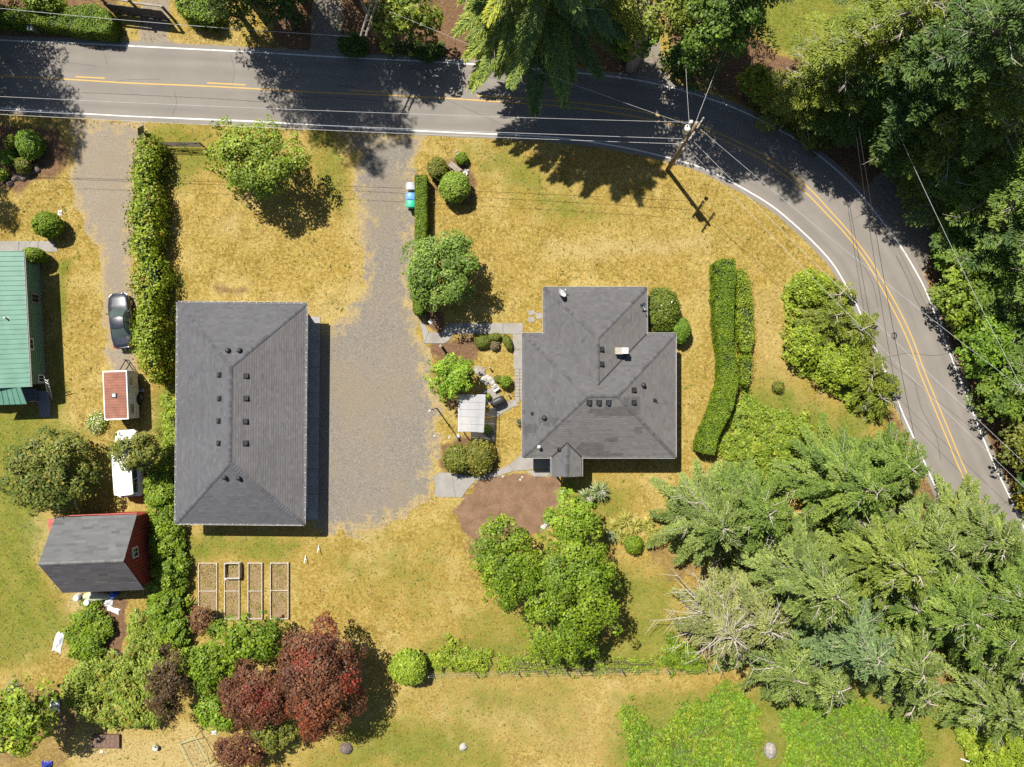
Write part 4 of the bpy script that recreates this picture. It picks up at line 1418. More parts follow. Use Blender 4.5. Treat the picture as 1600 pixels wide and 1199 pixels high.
    def zroof(x, y):
        z = EAVE + min(x - x0, x1 - x, y0 - y, y - y1) * p
        if y > y0: z = EAVE + min(x - wx0, wx1 - x, wy - y) * p
        elif wx0 < x < wx1: z = max(z, EAVE + min(x - wx0, wx1 - x) * p)
        return z
    def on(px, py):
        z = EAVE + 0.8
        for _ in range(10):
            x, y, _ = P(px, py, z); z = zroof(x, y)
        e = 0.05
        sx = (zroof(x + e, y) - zroof(x - e, y)) / (2 * e); sy = (zroof(x, y + e) - zroof(x, y - e)) / (2 * e)
        return x, y, z, math.atan(sy), -math.atan(sx)
    for px, py, kd in ((940, 546.5, 0), (940, 569.5, 0), (921, 629.5, 0), (936, 629.5, 0), (951, 629.5, 0), (990.5, 610, 0), (990.5, 629.5, 0), (1005, 602, 1), (850.5, 653, 1), (1023, 626, 2), (832, 646, 2), (873, 701.5, 2)):
        x, y, z, a, b = on(px, py)
        roof_vent(root, (x, y, z), 0, (a, b), 0, kd)
    # chimney
    x, y, z, a, b = on(971, 553)
    zt = z + 0.75
    xt, yt, _ = P(971, 547.5, zt)
    x, y = xt, yt - 0.05
    ch = MB().box((x, y, (z - 0.4 + zt) / 2), (0.92, 0.46, zt - z + 0.4), ch=0.02).build('chimney', M['chim'], root, world=True)
    cpb = MB(); cpb.box((x, y, zt + 0.03), (1.02, 0.54, 0.07))
    c_ = cpb.build('chimney_crown', M['chim'], root, world=True); c_.parent = ch
    fb = MB(); fb.box((x + 0.24, y, zt + 0.2), (0.38, 0.36, 0.26)); fb.box((x + 0.24, y, zt + 0.36), (0.50, 0.46, 0.04))
    c_ = fb.build('flue_cap', M['white'], root, world=True); c_.parent = ch
    return on


M['chim'] = plain('chimney_render', (0.29, 0.265, 0.22), 0.85, 0.15)
ON_HOUSE = build_house()


def satellite_dish(px, py, label, r=0.42, yaw=0.5, wire=False):
    x, y, z, a, b = ON_HOUSE(px, py)
    root = thing('satellite_dish', label, 'dish', (x, y, z), yaw)
    mb = MB()
    n = 18
    vs, fs = [(0, 0, 0)], []
    tilt = Matrix.Rotation(math.radians(58), 3, 'X')
    rings = [0.35, 0.7, 1.0]
    vs = [tilt @ Vector((0, 0, 0))]
    for q in rings:
        for k in range(n):
            t = 2 * math.pi * k / n
            vs.append(tilt @ Vector((r * q * math.cos(t), r * 1.15 * q * math.sin(t), 0.16 * q * q)))
    for k in range(n):
        fs.append([0, 1 + k, 1 + (k + 1) % n])
        for i in range(2):
            fs.append([1 + i * n + k, 1 + (i + 1) * n + k, 1 + (i + 1) * n + (k + 1) % n, 1 + i * n + (k + 1) % n])
    vs = [(v.x, v.y, v.z + 0.65) for v in vs]
    mb.add(vs, fs)
    mb.build('reflector', M['metal'] if wire else M['white_plastic'], root, smooth=True)
    MB().tube([(0, 0.05, -0.05), (0, 0.05, 0.45), (0, 0, 0.62)], 0.035, 8).build('mast', M['metal'], root)
    f = MB(); f.tube([(0, -0.1, 0.42), (0, -0.5, 0.62)], 0.018, 6); f.box((0, -0.52, 0.68), (0.09, 0.12, 0.09))
    f.build('feed_arm', M['metal'], root)


satellite_dish(875, 461, 'pale satellite dish at the northwest corner of the house roof', 0.42, 2.3)
satellite_dish(1001, 476, 'thin grey dish on a mast near the northeast corner of the house roof', 0.24, 0.4, True)
x_, y_, z_, _, _ = ON_HOUSE(842, 698)
t_ = thing('vent_pipe', 'short white capped pipe standing on the southwest slope of the house roof', 'vent', (x_, y_, z_))
MB().cyl((0, 0, -0.1), 0.07, 0.5, 10).build('pipe', M['white_plastic'], t_)
MB().lathe((0, 0, 0.36), [(0.15, 0), (0.16, 0.05), (0.10, 0.13), (0.01, 0.16)], 12).build('cap', M['white_plastic'], t_, smooth=True)

# ------------------------------------------------------------------ barn
M['red'] = plain('barn_red', (0.245, 0.030, 0.022), 0.75, 0.25, 3, bump=0.3, dirt=(0.15, 0.02, 0.016))
M['red_pale'] = plain('red_trim', (0.36, 0.10, 0.075), 0.75, 0.25, 3)


def build_barn():
    rng = np.random.default_rng(9)
    bx, by, _ = P(181, 853)
    root = thing('barn', 'red shed with steep grey gable roof and a white-framed window beside the vine strip', 'shed', (bx, by, 0))
    E, Rz = 2.8, 5.35
    a = P(86, 809, E); b = P(214, 804, E); c = P(98, 926.5, E); d = P(218, 920.5, E)
    r1 = P(63, 883, Rz); r2 = P(190, 876, Rz)
    A, B, C, D, R1, R2 = map(Vector, (a, b, c, d, r1, r2))
    D = C + (B - A)
    off = ((R1 + R2) - (A + B + C + D) / 2) / 2; off.z = Rz - E
    R1 = (A + C) / 2 + off; R2 = R1 + (B - A)
    sh, deck, cp = MB(), MB(), MB()
    roof_plane(sh, deck, [B, A, R1, R2], (0.094, 0.096, 0.100), rng, course=0.24, tab=0.75, var=0.09, warm=0.01)
    def mossy(c_): return 1.0
    roof_plane(sh, deck, [C, D, R2, R1], (0.078, 0.074, 0.080), rng, course=0.24, tab=0.75, var=0.11, warm=0.04)
    caps(cp, R1, R2, 0.8, (0.12, 0.12, 0.125), rng)
    rf = deck.build('roof', M['roof_deck'], root, world=True)
    for mbx, nm in ((sh, 'shingles'), (cp, 'ridge_caps')):
        o = mbx.build(nm, M['shingle'], root, world=True, color=True); o.parent = rf; o['kind'] = 'stuff'
    # walls: set in from the eaves
    def wl(p, q, t): return p.lerp(q, t)
    nA, nB, nC, nD = A.lerp(D, 0.035), B.lerp(C, 0.035), C.lerp(B, 0.035), D.lerp(A, 0.035)
    ex = (B - A).normalized(); ey = (A - C).normalized()
    wz = 2.55
    Ra = (nA + nC) / 2; Rb = (nB + nD) / 2
    w = MB()
    pts = [nA, nC, nD, nB]
    lo_ = [Vector((p.x, p.y, 0)) for p in pts]; hi_ = [Vector((p.x, p.y, wz)) for p in pts]
    ga = Vector((Ra.x, Ra.y, Rz - 0.22)); gb = Vector((Rb.x, Rb.y, Rz - 0.22))
    vs = lo_ + hi_ + [ga, gb]
    w.add(vs, [[0, 4, 8, 5, 1], [1, 5, 6, 2], [2, 6, 9, 7, 3], [3, 7, 4, 0]])
    w.build('wall', M['red'], root, world=True)
    # red vertical boards of the gable that faces the vines
    gd = (nB - nD); gl = gd.length; gdn = gd.normalized(); out = ex
    nb = int(gl / 0.3)
    for i in range(nb):
        t0, t1 = i / nb, (i + 1) / nb
        def top(t): return wz + (Rz - 0.24 - wz) * (1 - abs(2 * t - 1))
        p0, p1 = nD.lerp(nB, t0 + 0.004), nD.lerp(nB, t1 - 0.004)
        off = out * (0.03 + 0.004 * (i % 3))
        bd = MB()
        q = [Vector((p0.x, p0.y, 0.05)), Vector((p1.x, p1.y, 0.05)), Vector((p1.x, p1.y, top(t1))), Vector((p0.x, p0.y, top(t0)))]
        f = [p + off for p in q]
        bd.add(q + f, [[4, 5, 6, 7], [0, 4, 7, 3], [1, 2, 6, 5], [3, 7, 6, 2], [0, 1, 5, 4]])
        bd.build('board', M['red'], root, world=True)
    # trim along the eave that faces the road
    tr = MB(); tr.box((A + B) / 2 + Vector((0, 0.10, -0.14)), ((B - A).length * 0.99, 0.05, 0.2), math.atan2(ex.y, ex.x))
    tr.build('eave_board', M['red_pale'], root, world=True)
    wc = nD.lerp(nB, 0.52) + out * 0.08
    rzg = math.atan2(gdn.y, gdn.x)
    wn_ = MB().box((wc.x, wc.y, 3.35), (0.86, 0.07, 0.86), rzg).build('window', M['white'], root, world=True)
    o = MB().box((wc.x, wc.y, 3.35), (0.66, 0.09, 0.66), rzg).build('pane', M['glass'], root, world=True); o.parent = wn_
    o = MB().box((wc.x, wc.y, 3.35), (0.04, 0.11, 0.66), rzg).build('muntin', M['white'], root, world=True); o.parent = wn_
    # little lean-to porch at the corner
    q = P(78, 822, 2.2)
    MB().box((q[0] + 0.35, q[1], 2.25), (0.85, 1.2, 0.06), 0.06, rx=0.1).build('porch_roof', M['red_pale'], root, world=True)
    for dy in (-0.5, 0.5):
        MB().box((q[0] + 0.05, q[1] + dy, 1.1), (0.1, 0.1, 2.2)).build('porch_post', M['white'], root, world=True)


build_barn()

# ------------------------------------------------------------------ neighbour's green house
M['green_wall'] = plain('green_siding', (0.125, 0.235, 0.145), 0.8, 0.12, 1.5, bump=0.1)
M['green_metal'] = plain('green_metal_roof', (0.088, 0.200, 0.150), 0.5, 0.12, 1.2, bump=0.05, dirt=(0.12, 0.225, 0.17))


def build_green_house():
    E = 2.75
    a = Vector(P(36.5, 392.5, E)); b = Vector(P(47.5, 604.5, E))     # the eave that faces the drive
    ey = (b - a).normalized(); ex = Vector((ey.y, -ey.x, 0))          # ex points west
    if ex.x > 0: ex = -ex
    L = (b - a).length
    root = thing('green_house', 'green neighbour house with ribbed green metal roof at the picture edge', 'house', (a.x - 3, (a.y + b.y) / 2, 0))
    run, p = 5.2, 0.22
    zr = E + run * p
    base = MB()
    base.add([a, b, b + ex * run + Vector((0, 0, run * p)), a + ex * run + Vector((0, 0, run * p)), b + ex * 2 * run, a + ex * 2 * run], [[0, 3, 2, 1], [3, 5, 4, 2]])
    rf = base.build('roof', M['green_metal'], root, world=True)
    n = int(L / 0.40)
    for i in range(n):
        p0 = a + ey * (L * i / n) + Vector((0, 0, 0.012)); w = L / n
        up = ex * run + Vector((0, 0, run * p))
        pn = MB()
        dz = Vector((0, 0, 0.035))
        q0, q1, q2, q3 = p0, p0 + ey * (w * 0.10), p0 + ey * (w * 0.9), p0 + ey * w
        pts = [q0 + dz * 0.3, q0 + ey * w * 0.05 + dz, q1 + dz, q1 + ey * w * 0.06, q2, q3 - ey * 0.001]
        vs = pts + [v + up for v in pts]
        pn.add(vs, [[k + 1, k, k + 6, k + 7] for k in range(5)])
        o = pn.build('roof_panel', M['green_metal'], root, world=True); o.parent = rf
    gutter(root, a + Vector((0, 0, 0.0)), b, -ex, 0)
    w0 = ex * 0.52
    wl = MB()
    A0, B0 = a + w0 + ey * 0.35, b + w0 - ey * 0.25
    C0, D0 = B0 + ex * (2 * run - 1.0), A0 + ex * (2 * run - 1.0)
    wl.prism([q.xy for q in (A0, B0, C0, D0)], 0.25, E - 0.02)
    wl.build('wall', M['green_wall'], root, world=True)
    MB().prism([(q + ex * 0.04).xy for q in (A0, B0, C0, D0)], 0.0, 0.25).build('foundation', M['concrete'], root, world=True)
    g_ = MB(); rid = a + ex * run; rid2 = b + ex * run
    for e_, s_ in ((a + ey * 0.35, 1), (b - ey * 0.25, -1)):
        q = [e_ + w0 + Vector((0, 0, -0.02)), e_ + ex * run + Vector((0, 0, run * p - 0.06)), e_ + ex * (2 * run - 0.5) + Vector((0, 0, -0.02))]
        g_.quad(*(q if s_ > 0 else q[::-1]))
    g_.build('gable', M['green_wall'], root, world=True)
    # lap siding lines, windows
    for k in range(9):
        z = 0.45 + 0.25 * k
        c = (A0 + B0) / 2 - ex * 0.012
        MB().box((c.x, c.y, z), (L - 0.62, 0.03, 0.018), math.atan2(ey.y, ey.x)).build('siding_lap', M['green_wall'], root, world=True)
    for y_px, z, ww, hh, mt in ((466, 0.95, 0.85, 1.0, 'grey_wood'), (537, 1.85, 1.0, 0.85, 'white'), (592, 0.7, 0.7, 0.8, 'white')):
        q = Vector(P(60, y_px, z)); t = (q - A0).dot(ey)
        c = A0 + ey * t - ex * 0.03
        rz = math.atan2(ey.y, ey.x)
        f = MB().box((c.x, c.y, z), (ww, 0.09, hh), rz).build('window', M[mt], root, world=True)
        o = MB().box((c.x, c.y, z), (ww - 0.24, 0.12, hh - 0.24), rz).build('pane', M['glass'], root, world=True); o.parent = f
        o = MB().box((c.x, c.y, z), (0.04, 0.13, hh - 0.2), rz).build('muntin', M[mt], root, world=True); o.parent = f
    # porch: sloping roof, deck, rail
    pr = [Vector(P(-30, 634, 2.5)), Vector(P(42, 631.5, 2.5)), Vector(P(32, 605, 2.95)), Vector(P(-30, 640, 3.0)) + Vector((0, 1.9, 0))]
    m = MB(); m.quad(*pr); m.quad(*[v - Vector((0, 0, 0.06)) for v in pr[::-1]])
    pf = m.build('porch_roof', M['green_metal'], root, world=True)
    for i in range(9):
        t = i / 8
        q0, q1 = pr[0].lerp(pr[1], t), pr[3].lerp(pr[2], t)
        mb = MB(); mb.tube([q0 + Vector((0, 0, 0.02)), q1 + Vector((0, 0, 0.02))], 0.022, 5)
        o = mb.build('rib', M['green_metal'], root, world=True); o.parent = pf
    d0 = Vector(P(-30, 607)); d1 = Vector(P(64, 628))
    nb = 9
    for i in range(nb):
        y0 = d0.y + (d1.y - d0.y) * (i + 0.5) / nb
        MB().box(((d0.x + d1.x) / 2, y0, 0.55), (d1.x - d0.x, abs(d1.y - d0.y) / nb - 0.012, 0.04)).build('deck_board', M['deck'], root, world=True)
    MB().box(((d0.x + d1.x) / 2, (d0.y + d1.y) / 2, 0.26), (d1.x - d0.x - 0.1, abs(d1.y - d0.y) - 0.1, 0.5)).build('deck_base', M['dark_wood'], root, world=True)
    for i in range(6):
        MB().box((d1.x - 0.05 - 0.9 * i, d1.y + 0.04, 0.8), (0.07, 0.07, 1.0)).build('rail_post', M['grey_wood'], root, world=True)
    MB().box(((d0.x + d1.x) / 2, d1.y + 0.04, 1.34), (d1.x - d0.x, 0.1, 0.05)).build('rail', M['grey_wood'], root, world=True)
    # ramp beside the deck
    r0, r1 = Vector(P(63, 611)), Vector(P(80, 652))
    rm = MB(); z0_, z1_ = 0.55, 0.05
    rm.add([(r0.x, r0.y, z0_), (r1.x, r0.y, z0_), (r1.x, r1.y, z1_), (r0.x, r1.y, z1_), (r0.x, r0.y, 0.0), (r1.x, r0.y, 0.0), (r1.x, r1.y, 0), (r0.x, r1.y, 0)], [[0, 3, 2, 1], [0, 1, 5, 4], [1, 2, 6, 5], [2, 3, 7, 6], [3, 0, 4, 7]])
    rm.build('ramp', M['deck'], root, world=True)
    MB().lathe((*P(9, 497, 3.2)[:2], 3.05), [(0.14, 0), (0.08, 0.03), (0.07, 0.35), (0.01, 0.36)], 10).build('roof_pipe', M['white_plastic'], root, world=True)


M['deck'] = plain('deck_grey', (0.135, 0.14, 0.16), 0.8, 0.2)
build_green_house()


def ladder():
    a = Vector(P(78.5, 621.5)); top = Vector(P(72, 591.5, 2.2))
    root = thing('ladder', 'pale aluminium ladder leaning against the green house wall', 'ladder', a)
    d = top - a
    side = Vector((d.y, -d.x, 0)).normalized() * 0.22
    for s in (-1, 1):
        MB().tube([a + side * s, top + side * s * 0.85], 0.035, 4).build('rail', M['white'], root, world=True)
    for i in range(7):
        p = a.lerp(top, (i + 0.6) / 7.4)
        MB().tube([p - side, p + side], 0.025, 5).build('rung', M['white'], root, world=True)


ladder()

# ------------------------------------------------------------------ vehicles
def car_paint(name, c, flake=0.0, rough=0.28, dirt=None):
    t = NT(name)
    n = t.noise(2.2, 5, 0.6); n2 = t.noise(9, 5, 0.7, w=2)
    col = t.mix(t.ramp(n, 0.3, 0.7), tuple(x * 0.85 for x in c), tuple(min(1, x * 1.12) for x in c))
    if dirt:
        col = t.mix(t.math('MULTIPLY', t.ramp(n2, 0.5, 0.7), 0.5), col, dirt)
    t.set(Base_Color=col, Roughness=t.math('MULTIPLY_ADD', n2, 0.3, rough - 0.1), Metallic=flake)
    t.put(t.b.inputs['Coat Weight'], 0.5); t.put(t.b.inputs['Coat Roughness'], 0.12)
    return t.m


M['car_dark'] = car_paint('car_dark_blue_grey', (0.016, 0.019, 0.032), 0.1, 0.3, dirt=(0.04, 0.04, 0.042))
M['van_white'] = car_paint('van_white', (0.66, 0.66, 0.66), 0.0, 0.4, dirt=(0.55, 0.54, 0.50))
M['car_glass'] = glass_mat('car_glass', (0.055, 0.075, 0.07))
M['lamp_clear'] = plain('lamp_clear', (0.55, 0.56, 0.58), 0.2, 0.05, bump=0)
M['lamp_red'] = plain('lamp_red', (0.28, 0.015, 0.012), 0.25, 0.05, bump=0)
M['rim'] = plain('rim', (0.35, 0.35, 0.36), 0.35, 0.1, metal=0.6)
M['plate'] = plain('plate', (0.5, 0.5, 0.5), 0.5, 0.05, bump=0)


def wheel(root, x, y, r=0.33, w=0.21):
    mb = MB(); s = 1 if x > 0 else -1
    prof = [(-w / 2, r * 0.72), (-w / 2, r * 0.93), (-w / 2 + 0.03, r), (w / 2 - 0.03, r), (w / 2, r * 0.93), (w / 2, r * 0.72)]
    n = 24
    vs, fs = [], []
    for (dx, rr) in prof:
        for k in range(n):
            a = 2 * math.pi * k / n
            vs.append((x + dx, y + rr * math.cos(a), r + rr * math.sin(a)))
    for i in range(len(prof) - 1):
        for k in range(n):
            fs.append([i * n + k, i * n + (k + 1) % n, (i + 1) * n + (k + 1) % n, (i + 1) * n + k])
    mb.add(vs, fs)
    ty = mb.build('wheel', M['rubber'], root, smooth=True)
    rm = MB()
    rm.tube([(x + s * (w / 2 - 0.05), y, r), (x + s * (w / 2 - 0.012), y, r)], r * 0.72, 20)
    for k in range(5):
        a = 2 * math.pi * k / 5
        rm.box((x + s * (w / 2 - 0.004), y + 0.11 * math.cos(a), r + 0.11 * math.sin(a)), (0.02, 0.2, 0.05), rx=a)
    o = rm.build('rim', M['rim'], root); o.parent = ty


def grid_patch(fn, nu, nv, name, mat, root, flip=False):
    vs = [fn(u / nu, v / nv) for v in range(nv + 1) for u in range(nu + 1)]
    fs = []
    for v in range(nv):
        for u in range(nu):
            a = v * (nu + 1) + u
            f = [a, a + 1, a + nu + 2, a + nu + 1]
            fs.append(f[::-1] if flip else f)
    return MB().add(vs, fs).build(name, mat, root, smooth=True)


def vehicle(root, paint, L, W, prof, belt, roof, yb, yr, wb, clear=0.24, wheel_r=0.33, roofw=0.64, box=False):
    """prof: (y, half width factor, top height); yb: belt line rear/front y; yr: roof rear/front y"""
    ys = np.linspace(-L / 2, L / 2, 41)
    pw = np.interp(ys, [p[0] for p in prof], [p[1] for p in prof]) * W / 2
    pt = np.interp(ys, [p[0] for p in prof], [p[2] for p in prof])
    end = np.clip((L / 2 - np.abs(ys)) / 0.30, 0, 1)
    zbot = clear + 0.16 * (1 - end)
    sec = []
    for y, w, zt, zb, e in zip(ys, pw, pt, zbot, end):
        half = [(0.0, zb), (w * 0.90, zb), (w * 0.985, zb + 0.10), (w, zb + (zt - zb) * 0.45), (w * 0.985, zt - 0.16), (w * 0.955, zt - 0.05), (w * 0.86, zt - 0.004), (w * 0.5, zt + 0.022), (0.0, zt + 0.032)]
        ring = [(x, y, z) for x, z in half] + [(-x, y, z) for x, z in half[-2:0:-1]]
        sec.append(ring)
    n = len(sec[0])
    vs = [p for r in sec for p in r]
    fs = []
    for i in range(len(sec) - 1):
        for k in range(n):
            fs.append([i * n + k, i * n + (k + 1) % n, (i + 1) * n + (k + 1) % n, (i + 1) * n + k])
    fs.append(list(range(n))[::-1] if False else list(range(n)))
    fs.append([(len(sec) - 1) * n + k for k in range(n)][::-1])
    fs = [f[::-1] for f in fs]
    MB().add(vs, fs).build('body', paint, root, smooth=True)
    bw, rw = W / 2 * 0.90, W / 2 * roofw
    zb_, zr_ = belt, roof
    def bel(x, front):
        y = yb[1] - 0.26 * abs(x) ** 2.2 if front else yb[0] + 0.16 * abs(x) ** 2.2
        return Vector((x * bw * 0.97, y, zb_ + 0.02))
    def rof(x, front):
        y = yr[1] - 0.10 * abs(x) ** 2.2 if front else yr[0] + 0.08 * abs(x) ** 2.2
        return Vector((x * rw, y, zr_ - 0.045 * abs(x) ** 2.5))
    # roof skin
    def rfn(u, v):
        x = 2 * u - 1
        a, b = rof(x, False), rof(x, True)
        p = a.lerp(b, v)
        p.z += 0.05 * 4 * v * (1 - v) * (1 - 0.4 * x * x)
        return p
    grid_patch(rfn, 12, 12, 'roof', paint, root)
    def shell(fa, fb, inset, bulge, push):
        def fn(u, v):
            x = (2 * u - 1) * inset
            p = fa(x).lerp(fb(x), 0.04 + 0.92 * v)
            return p + push * (bulge * math.sin(math.pi * v))
        return fn
    fwd, back, upv = Vector((0, 1, 0)), Vector((0, -1, 0)), Vector((0, 0, 1))
    grid_patch(shell(lambda x: bel(x, True), lambda x: rof(x, True), 0.93, 0.03, (fwd + upv).normalized()), 10, 5, 'windscreen', M['car_glass'], root, True)
    grid_patch(shell(lambda x: bel(x, False), lambda x: rof(x, False), 0.90, 0.03, (back + upv).normalized()), 10, 5, 'rear_window', M['car_glass'], root)
    # pillars and inner shell that carries the glass
    def ring(t):
        out = []
        for front in (True, False):
            xs = np.linspace(-1, 1, 9) if front else np.linspace(1, -1, 9)
            for x in xs:
                out.append(bel(x, front).lerp(rof(x, front), t) - Vector((0, 0.012 if front else -0.012, 0.012)))
        return out
    rr = [ring(0.0), ring(0.5), ring(1.0)]
    m = len(rr[0])
    vs = [p for r in rr for p in r]
    fs = []
    for i in range(2):
        for k in range(m):
            fs.append([i * m + k, (i + 1) * m + k, (i + 1) * m + (k + 1) % m, i * m + (k + 1) % m])
    MB().add(vs, fs).build('pillars', paint, root, smooth=True)
    for s in (1, -1):
        b0, b1 = bel(s, False), bel(s, True); r0, r1 = rof(s, False), rof(s, True)
        cuts = [(0.05, 0.46), (0.50, 0.95)] if not box else [(0.03, 0.32), (0.35, 0.63), (0.66, 0.95)]
        for t0, t1 in cuts:
            def fn(u, v, t0=t0, t1=t1):
                t = t0 + (t1 - t0) * u
                return b0.lerp(b1, t).lerp(r0.lerp(r1, t), 0.10 + 0.78 * v) + Vector((s * (0.012 + 0.02 * math.sin(math.pi * v)), 0, 0))
            grid_patch(fn, 6, 4, 'side_window', M['car_glass'], root, flip=(s > 0))
        MB().box((s * (bw + 0.10), yb[1] - 0.42, belt + 0.06), (0.20, 0.10, 0.13), ch=0.03).build('mirror', paint, root)
        for yy in wb:
            wheel(root, s * (W / 2 - 0.12), yy, wheel_r)
        wf = prof[-1][1] * W / 2
        hl = MB(); hl.box((s * (W / 2 * 0.66), L / 2 - 0.24, prof[-2][2] - 0.12), (0.36, 0.34, 0.13), rz=-s * 0.55, rx=-0.25, ch=0.04)
        hl.build('headlight', M['lamp_clear'], root, smooth=True)
        tl = MB(); tl.box((s * (W / 2 * 0.76), -L / 2 + 0.15, prof[1][2] - 0.16), (0.30, 0.20, 0.15), rz=s * 0.45, ch=0.03)
        tl.build('tail_light', M['lamp_red'], root, smooth=True)
        for y0 in ([-0.15, 0.85] if not box else [0.1, 1.25]):
            MB().box((s * (W / 2 * 0.99 + 0.006), y0, belt - 0.16), (0.03, 0.16, 0.035)).build('door_handle', paint, root)
    MB().box((0, L / 2 - 0.03, clear + 0.28), (W * 0.66, 0.10, 0.13), ch=0.03).build('front_bumper', M['vent_black'], root)
    MB().box((0, -L / 2 + 0.03, clear + 0.30), (W * 0.70, 0.10, 0.14), ch=0.03).build('rear_bumper', M['vent_black'], root)
    MB().box((0, -L / 2 - 0.022, clear + 0.48), (0.31, 0.015, 0.16)).build('number_plate', M['plate'], root)


car = thing('sedan_car', 'dark blue-grey sedan parked nose to the road against the tall leafy hedge', 'car', (*P(196, 502)[:2], 0), math.radians(7.5))
vehicle(car, M['car_dark'], 4.75, 1.84, [(-2.375, 0.72, 0.82), (-2.15, 0.88, 0.96), (-1.5, 0.98, 1.0), (0, 1.0, 0.97), (1.2, 0.98, 0.93), (1.9, 0.90, 0.82), (2.2, 0.78, 0.72), (2.375, 0.55, 0.60)], 0.95, 1.45, (-1.62, 1.05), (-0.78, 0.22), (-1.38, 1.45))
van = thing('white_van', 'long white van parked beyond the trailer, partly under an overhanging tree', 'van', (*P(209, 722)[:2], 0), math.radians(4.0))
vehicle(van, M['van_white'], 5.7, 2.02, [(-2.85, 0.90, 1.05), (-2.7, 0.97, 1.15), (-1.5, 1.0, 1.16), (0.6, 1.0, 1.14), (1.6, 0.98, 1.12), (2.3, 0.93, 1.05), (2.65, 0.84, 0.96), (2.85, 0.66, 0.84)], 1.12, 1.92, (-2.78, 1.75), (-2.62, 0.95), (-1.75, 1.75), clear=0.3, wheel_r=0.37, roofw=0.80, box=True)
for s_ in (-1, 1):
    MB().box((s_ * 0.66, -0.9, 1.945), (0.035, 3.0, 0.035)).build('roof_rail', M['van_white'], van)
for k_ in range(4):
    MB().box((-0.42 + 0.28 * k_, -0.9, 1.958), (0.03, 2.9, 0.016)).build('roof_rib', M['van_white'], van)

# ------------------------------------------------------------------ trailer
M['rust_roof'] = plain('rust_roof', (0.200, 0.080, 0.052), 0.75, 0.25, 1.6, bump=0.2, dirt=(0.26, 0.12, 0.082))
M['trailer_side'] = plain('trailer_side', (0.62, 0.59, 0.62), 0.5, 0.08, 3, dirt=(0.5, 0.47, 0.48))
tr = thing('camper_trailer', 'small white camper trailer with rusty brown roof and roof hatch', 'trailer', (*P(203, 617)[:2], 0), math.radians(2.2))
TW, TL, TH = 1.98, 4.05, 2.15
MB().box((0, 0, (TH + 0.42) / 2), (TW, TL, TH - 0.42), ch=0.05).build('body', M['trailer_side'], tr)
MB().box((0, 0, TH + 0.012), (TW + 0.06, TL + 0.06, 0.05)).build('roof_rim', M['white'], tr)
nrib = 17
for i_ in range(nrib):
    w_ = (TL - 0.16) / nrib
    MB().box((0, -TL / 2 + 0.08 + w_ * (i_ + 0.5), TH + 0.048), (TW - 0.14, w_ - 0.012, 0.03), ch=0.006).build('roof_panel', M['rust_roof'], tr)
hb_ = MB().box((-0.08, -0.02, TH + 0.10), (0.44, 0.40, 0.10), ch=0.02).build('roof_hatch', M['dark_metal'], tr)
o_ = MB().box((-0.08, -0.02, TH + 0.155), (0.30, 0.27, 0.02), ch=0.006).build('hatch_lid', M['metal'], tr); o_.parent = hb_
for zz_, hh_ in ((0.86, 0.02), (1.4, 0.02)):
    MB().box((TW / 2 + 0.004, -0.4, zz_), (0.012, TL - 0.9, hh_)).build('trim_strip', M['metal'], tr)
dr_ = MB().box((TW / 2 + 0.012, 0.45, 1.22), (0.03, 0.68, 1.55)).build('door', M['white'], tr)
o_ = MB().box((TW / 2 + 0.034, 0.62, 1.2), (0.03, 0.05, 0.12)).build('handle', M['dark_metal'], tr); o_.parent = dr_
for y_, z_, w_, h_ in ((1.1, 1.55, 0.62, 0.48), (-1.2, 1.55, 0.9, 0.5)):
    f_ = MB().box((TW / 2 + 0.012, y_, z_), (0.04, w_, h_)).build('window', M['white'], tr)
    o_ = MB().box((TW / 2 + 0.02, y_, z_), (0.05, w_ - 0.1, h_ - 0.1)).build('pane', M['glass'], tr); o_.parent = f_
for s_ in (-1, 1):
    wheel(tr, s_ * (TW / 2 - 0.03), -0.42, 0.33, 0.22)
    MB().tube([(s_ * (TW / 2 + 0.05), -0.42 + 0.45 * math.cos(a), 0.36 + 0.42 * math.sin(a)) for a in np.linspace(0, math.pi, 9)], 0.05, 5).build('wheel_arch', M['vent_black'], tr)
    MB().tube([(s_ * 0.7, TL / 2 - 0.1, 0.42), (0, TL / 2 + 1.0, 0.42)], 0.045, 5).build('drawbar', M['dark_metal'], tr)
MB().cyl((0, TL / 2 + 0.98, 0.0), 0.04, 0.75, 8).build('jockey_post', M['dark_metal'], tr)
MB().box((0, 0, 0.42), (TW - 0.3, TL - 0.2, 0.12)).build('chassis', M['dark_metal'], tr)
sp_ = thing('spare_wheel', 'loose black tyre with pale rim standing beside the camper trailer', 'tyre', (*P(221.5, 621)[:2], 0), math.radians(8))
wheel(sp_, 0.05, 0, 0.31, 0.2)
for (px_, py_, lb_) in ((223, 610, 'small pale blue crate on the shaded ground beside the camper trailer'),):
    c_ = thing('crate', lb_, 'crate', (*P(px_, py_)[:2], 0), 0.1)
    MB().box((0, 0, 0.03), (0.36, 0.22, 0.05)).build('base', M['crate'] if 'crate' in M else M['white_plastic'], c_)
    for a_, b_, s_ in ((0, 0.11, (0.36, 0.02, 0.2)), (0, -0.11, (0.36, 0.02, 0.2)), (0.17, 0, (0.02, 0.2, 0.2)), (-0.17, 0, (0.02, 0.2, 0.2))):
        MB().box((a_, b_, 0.13), s_).build('side', M['white_plastic'], c_)

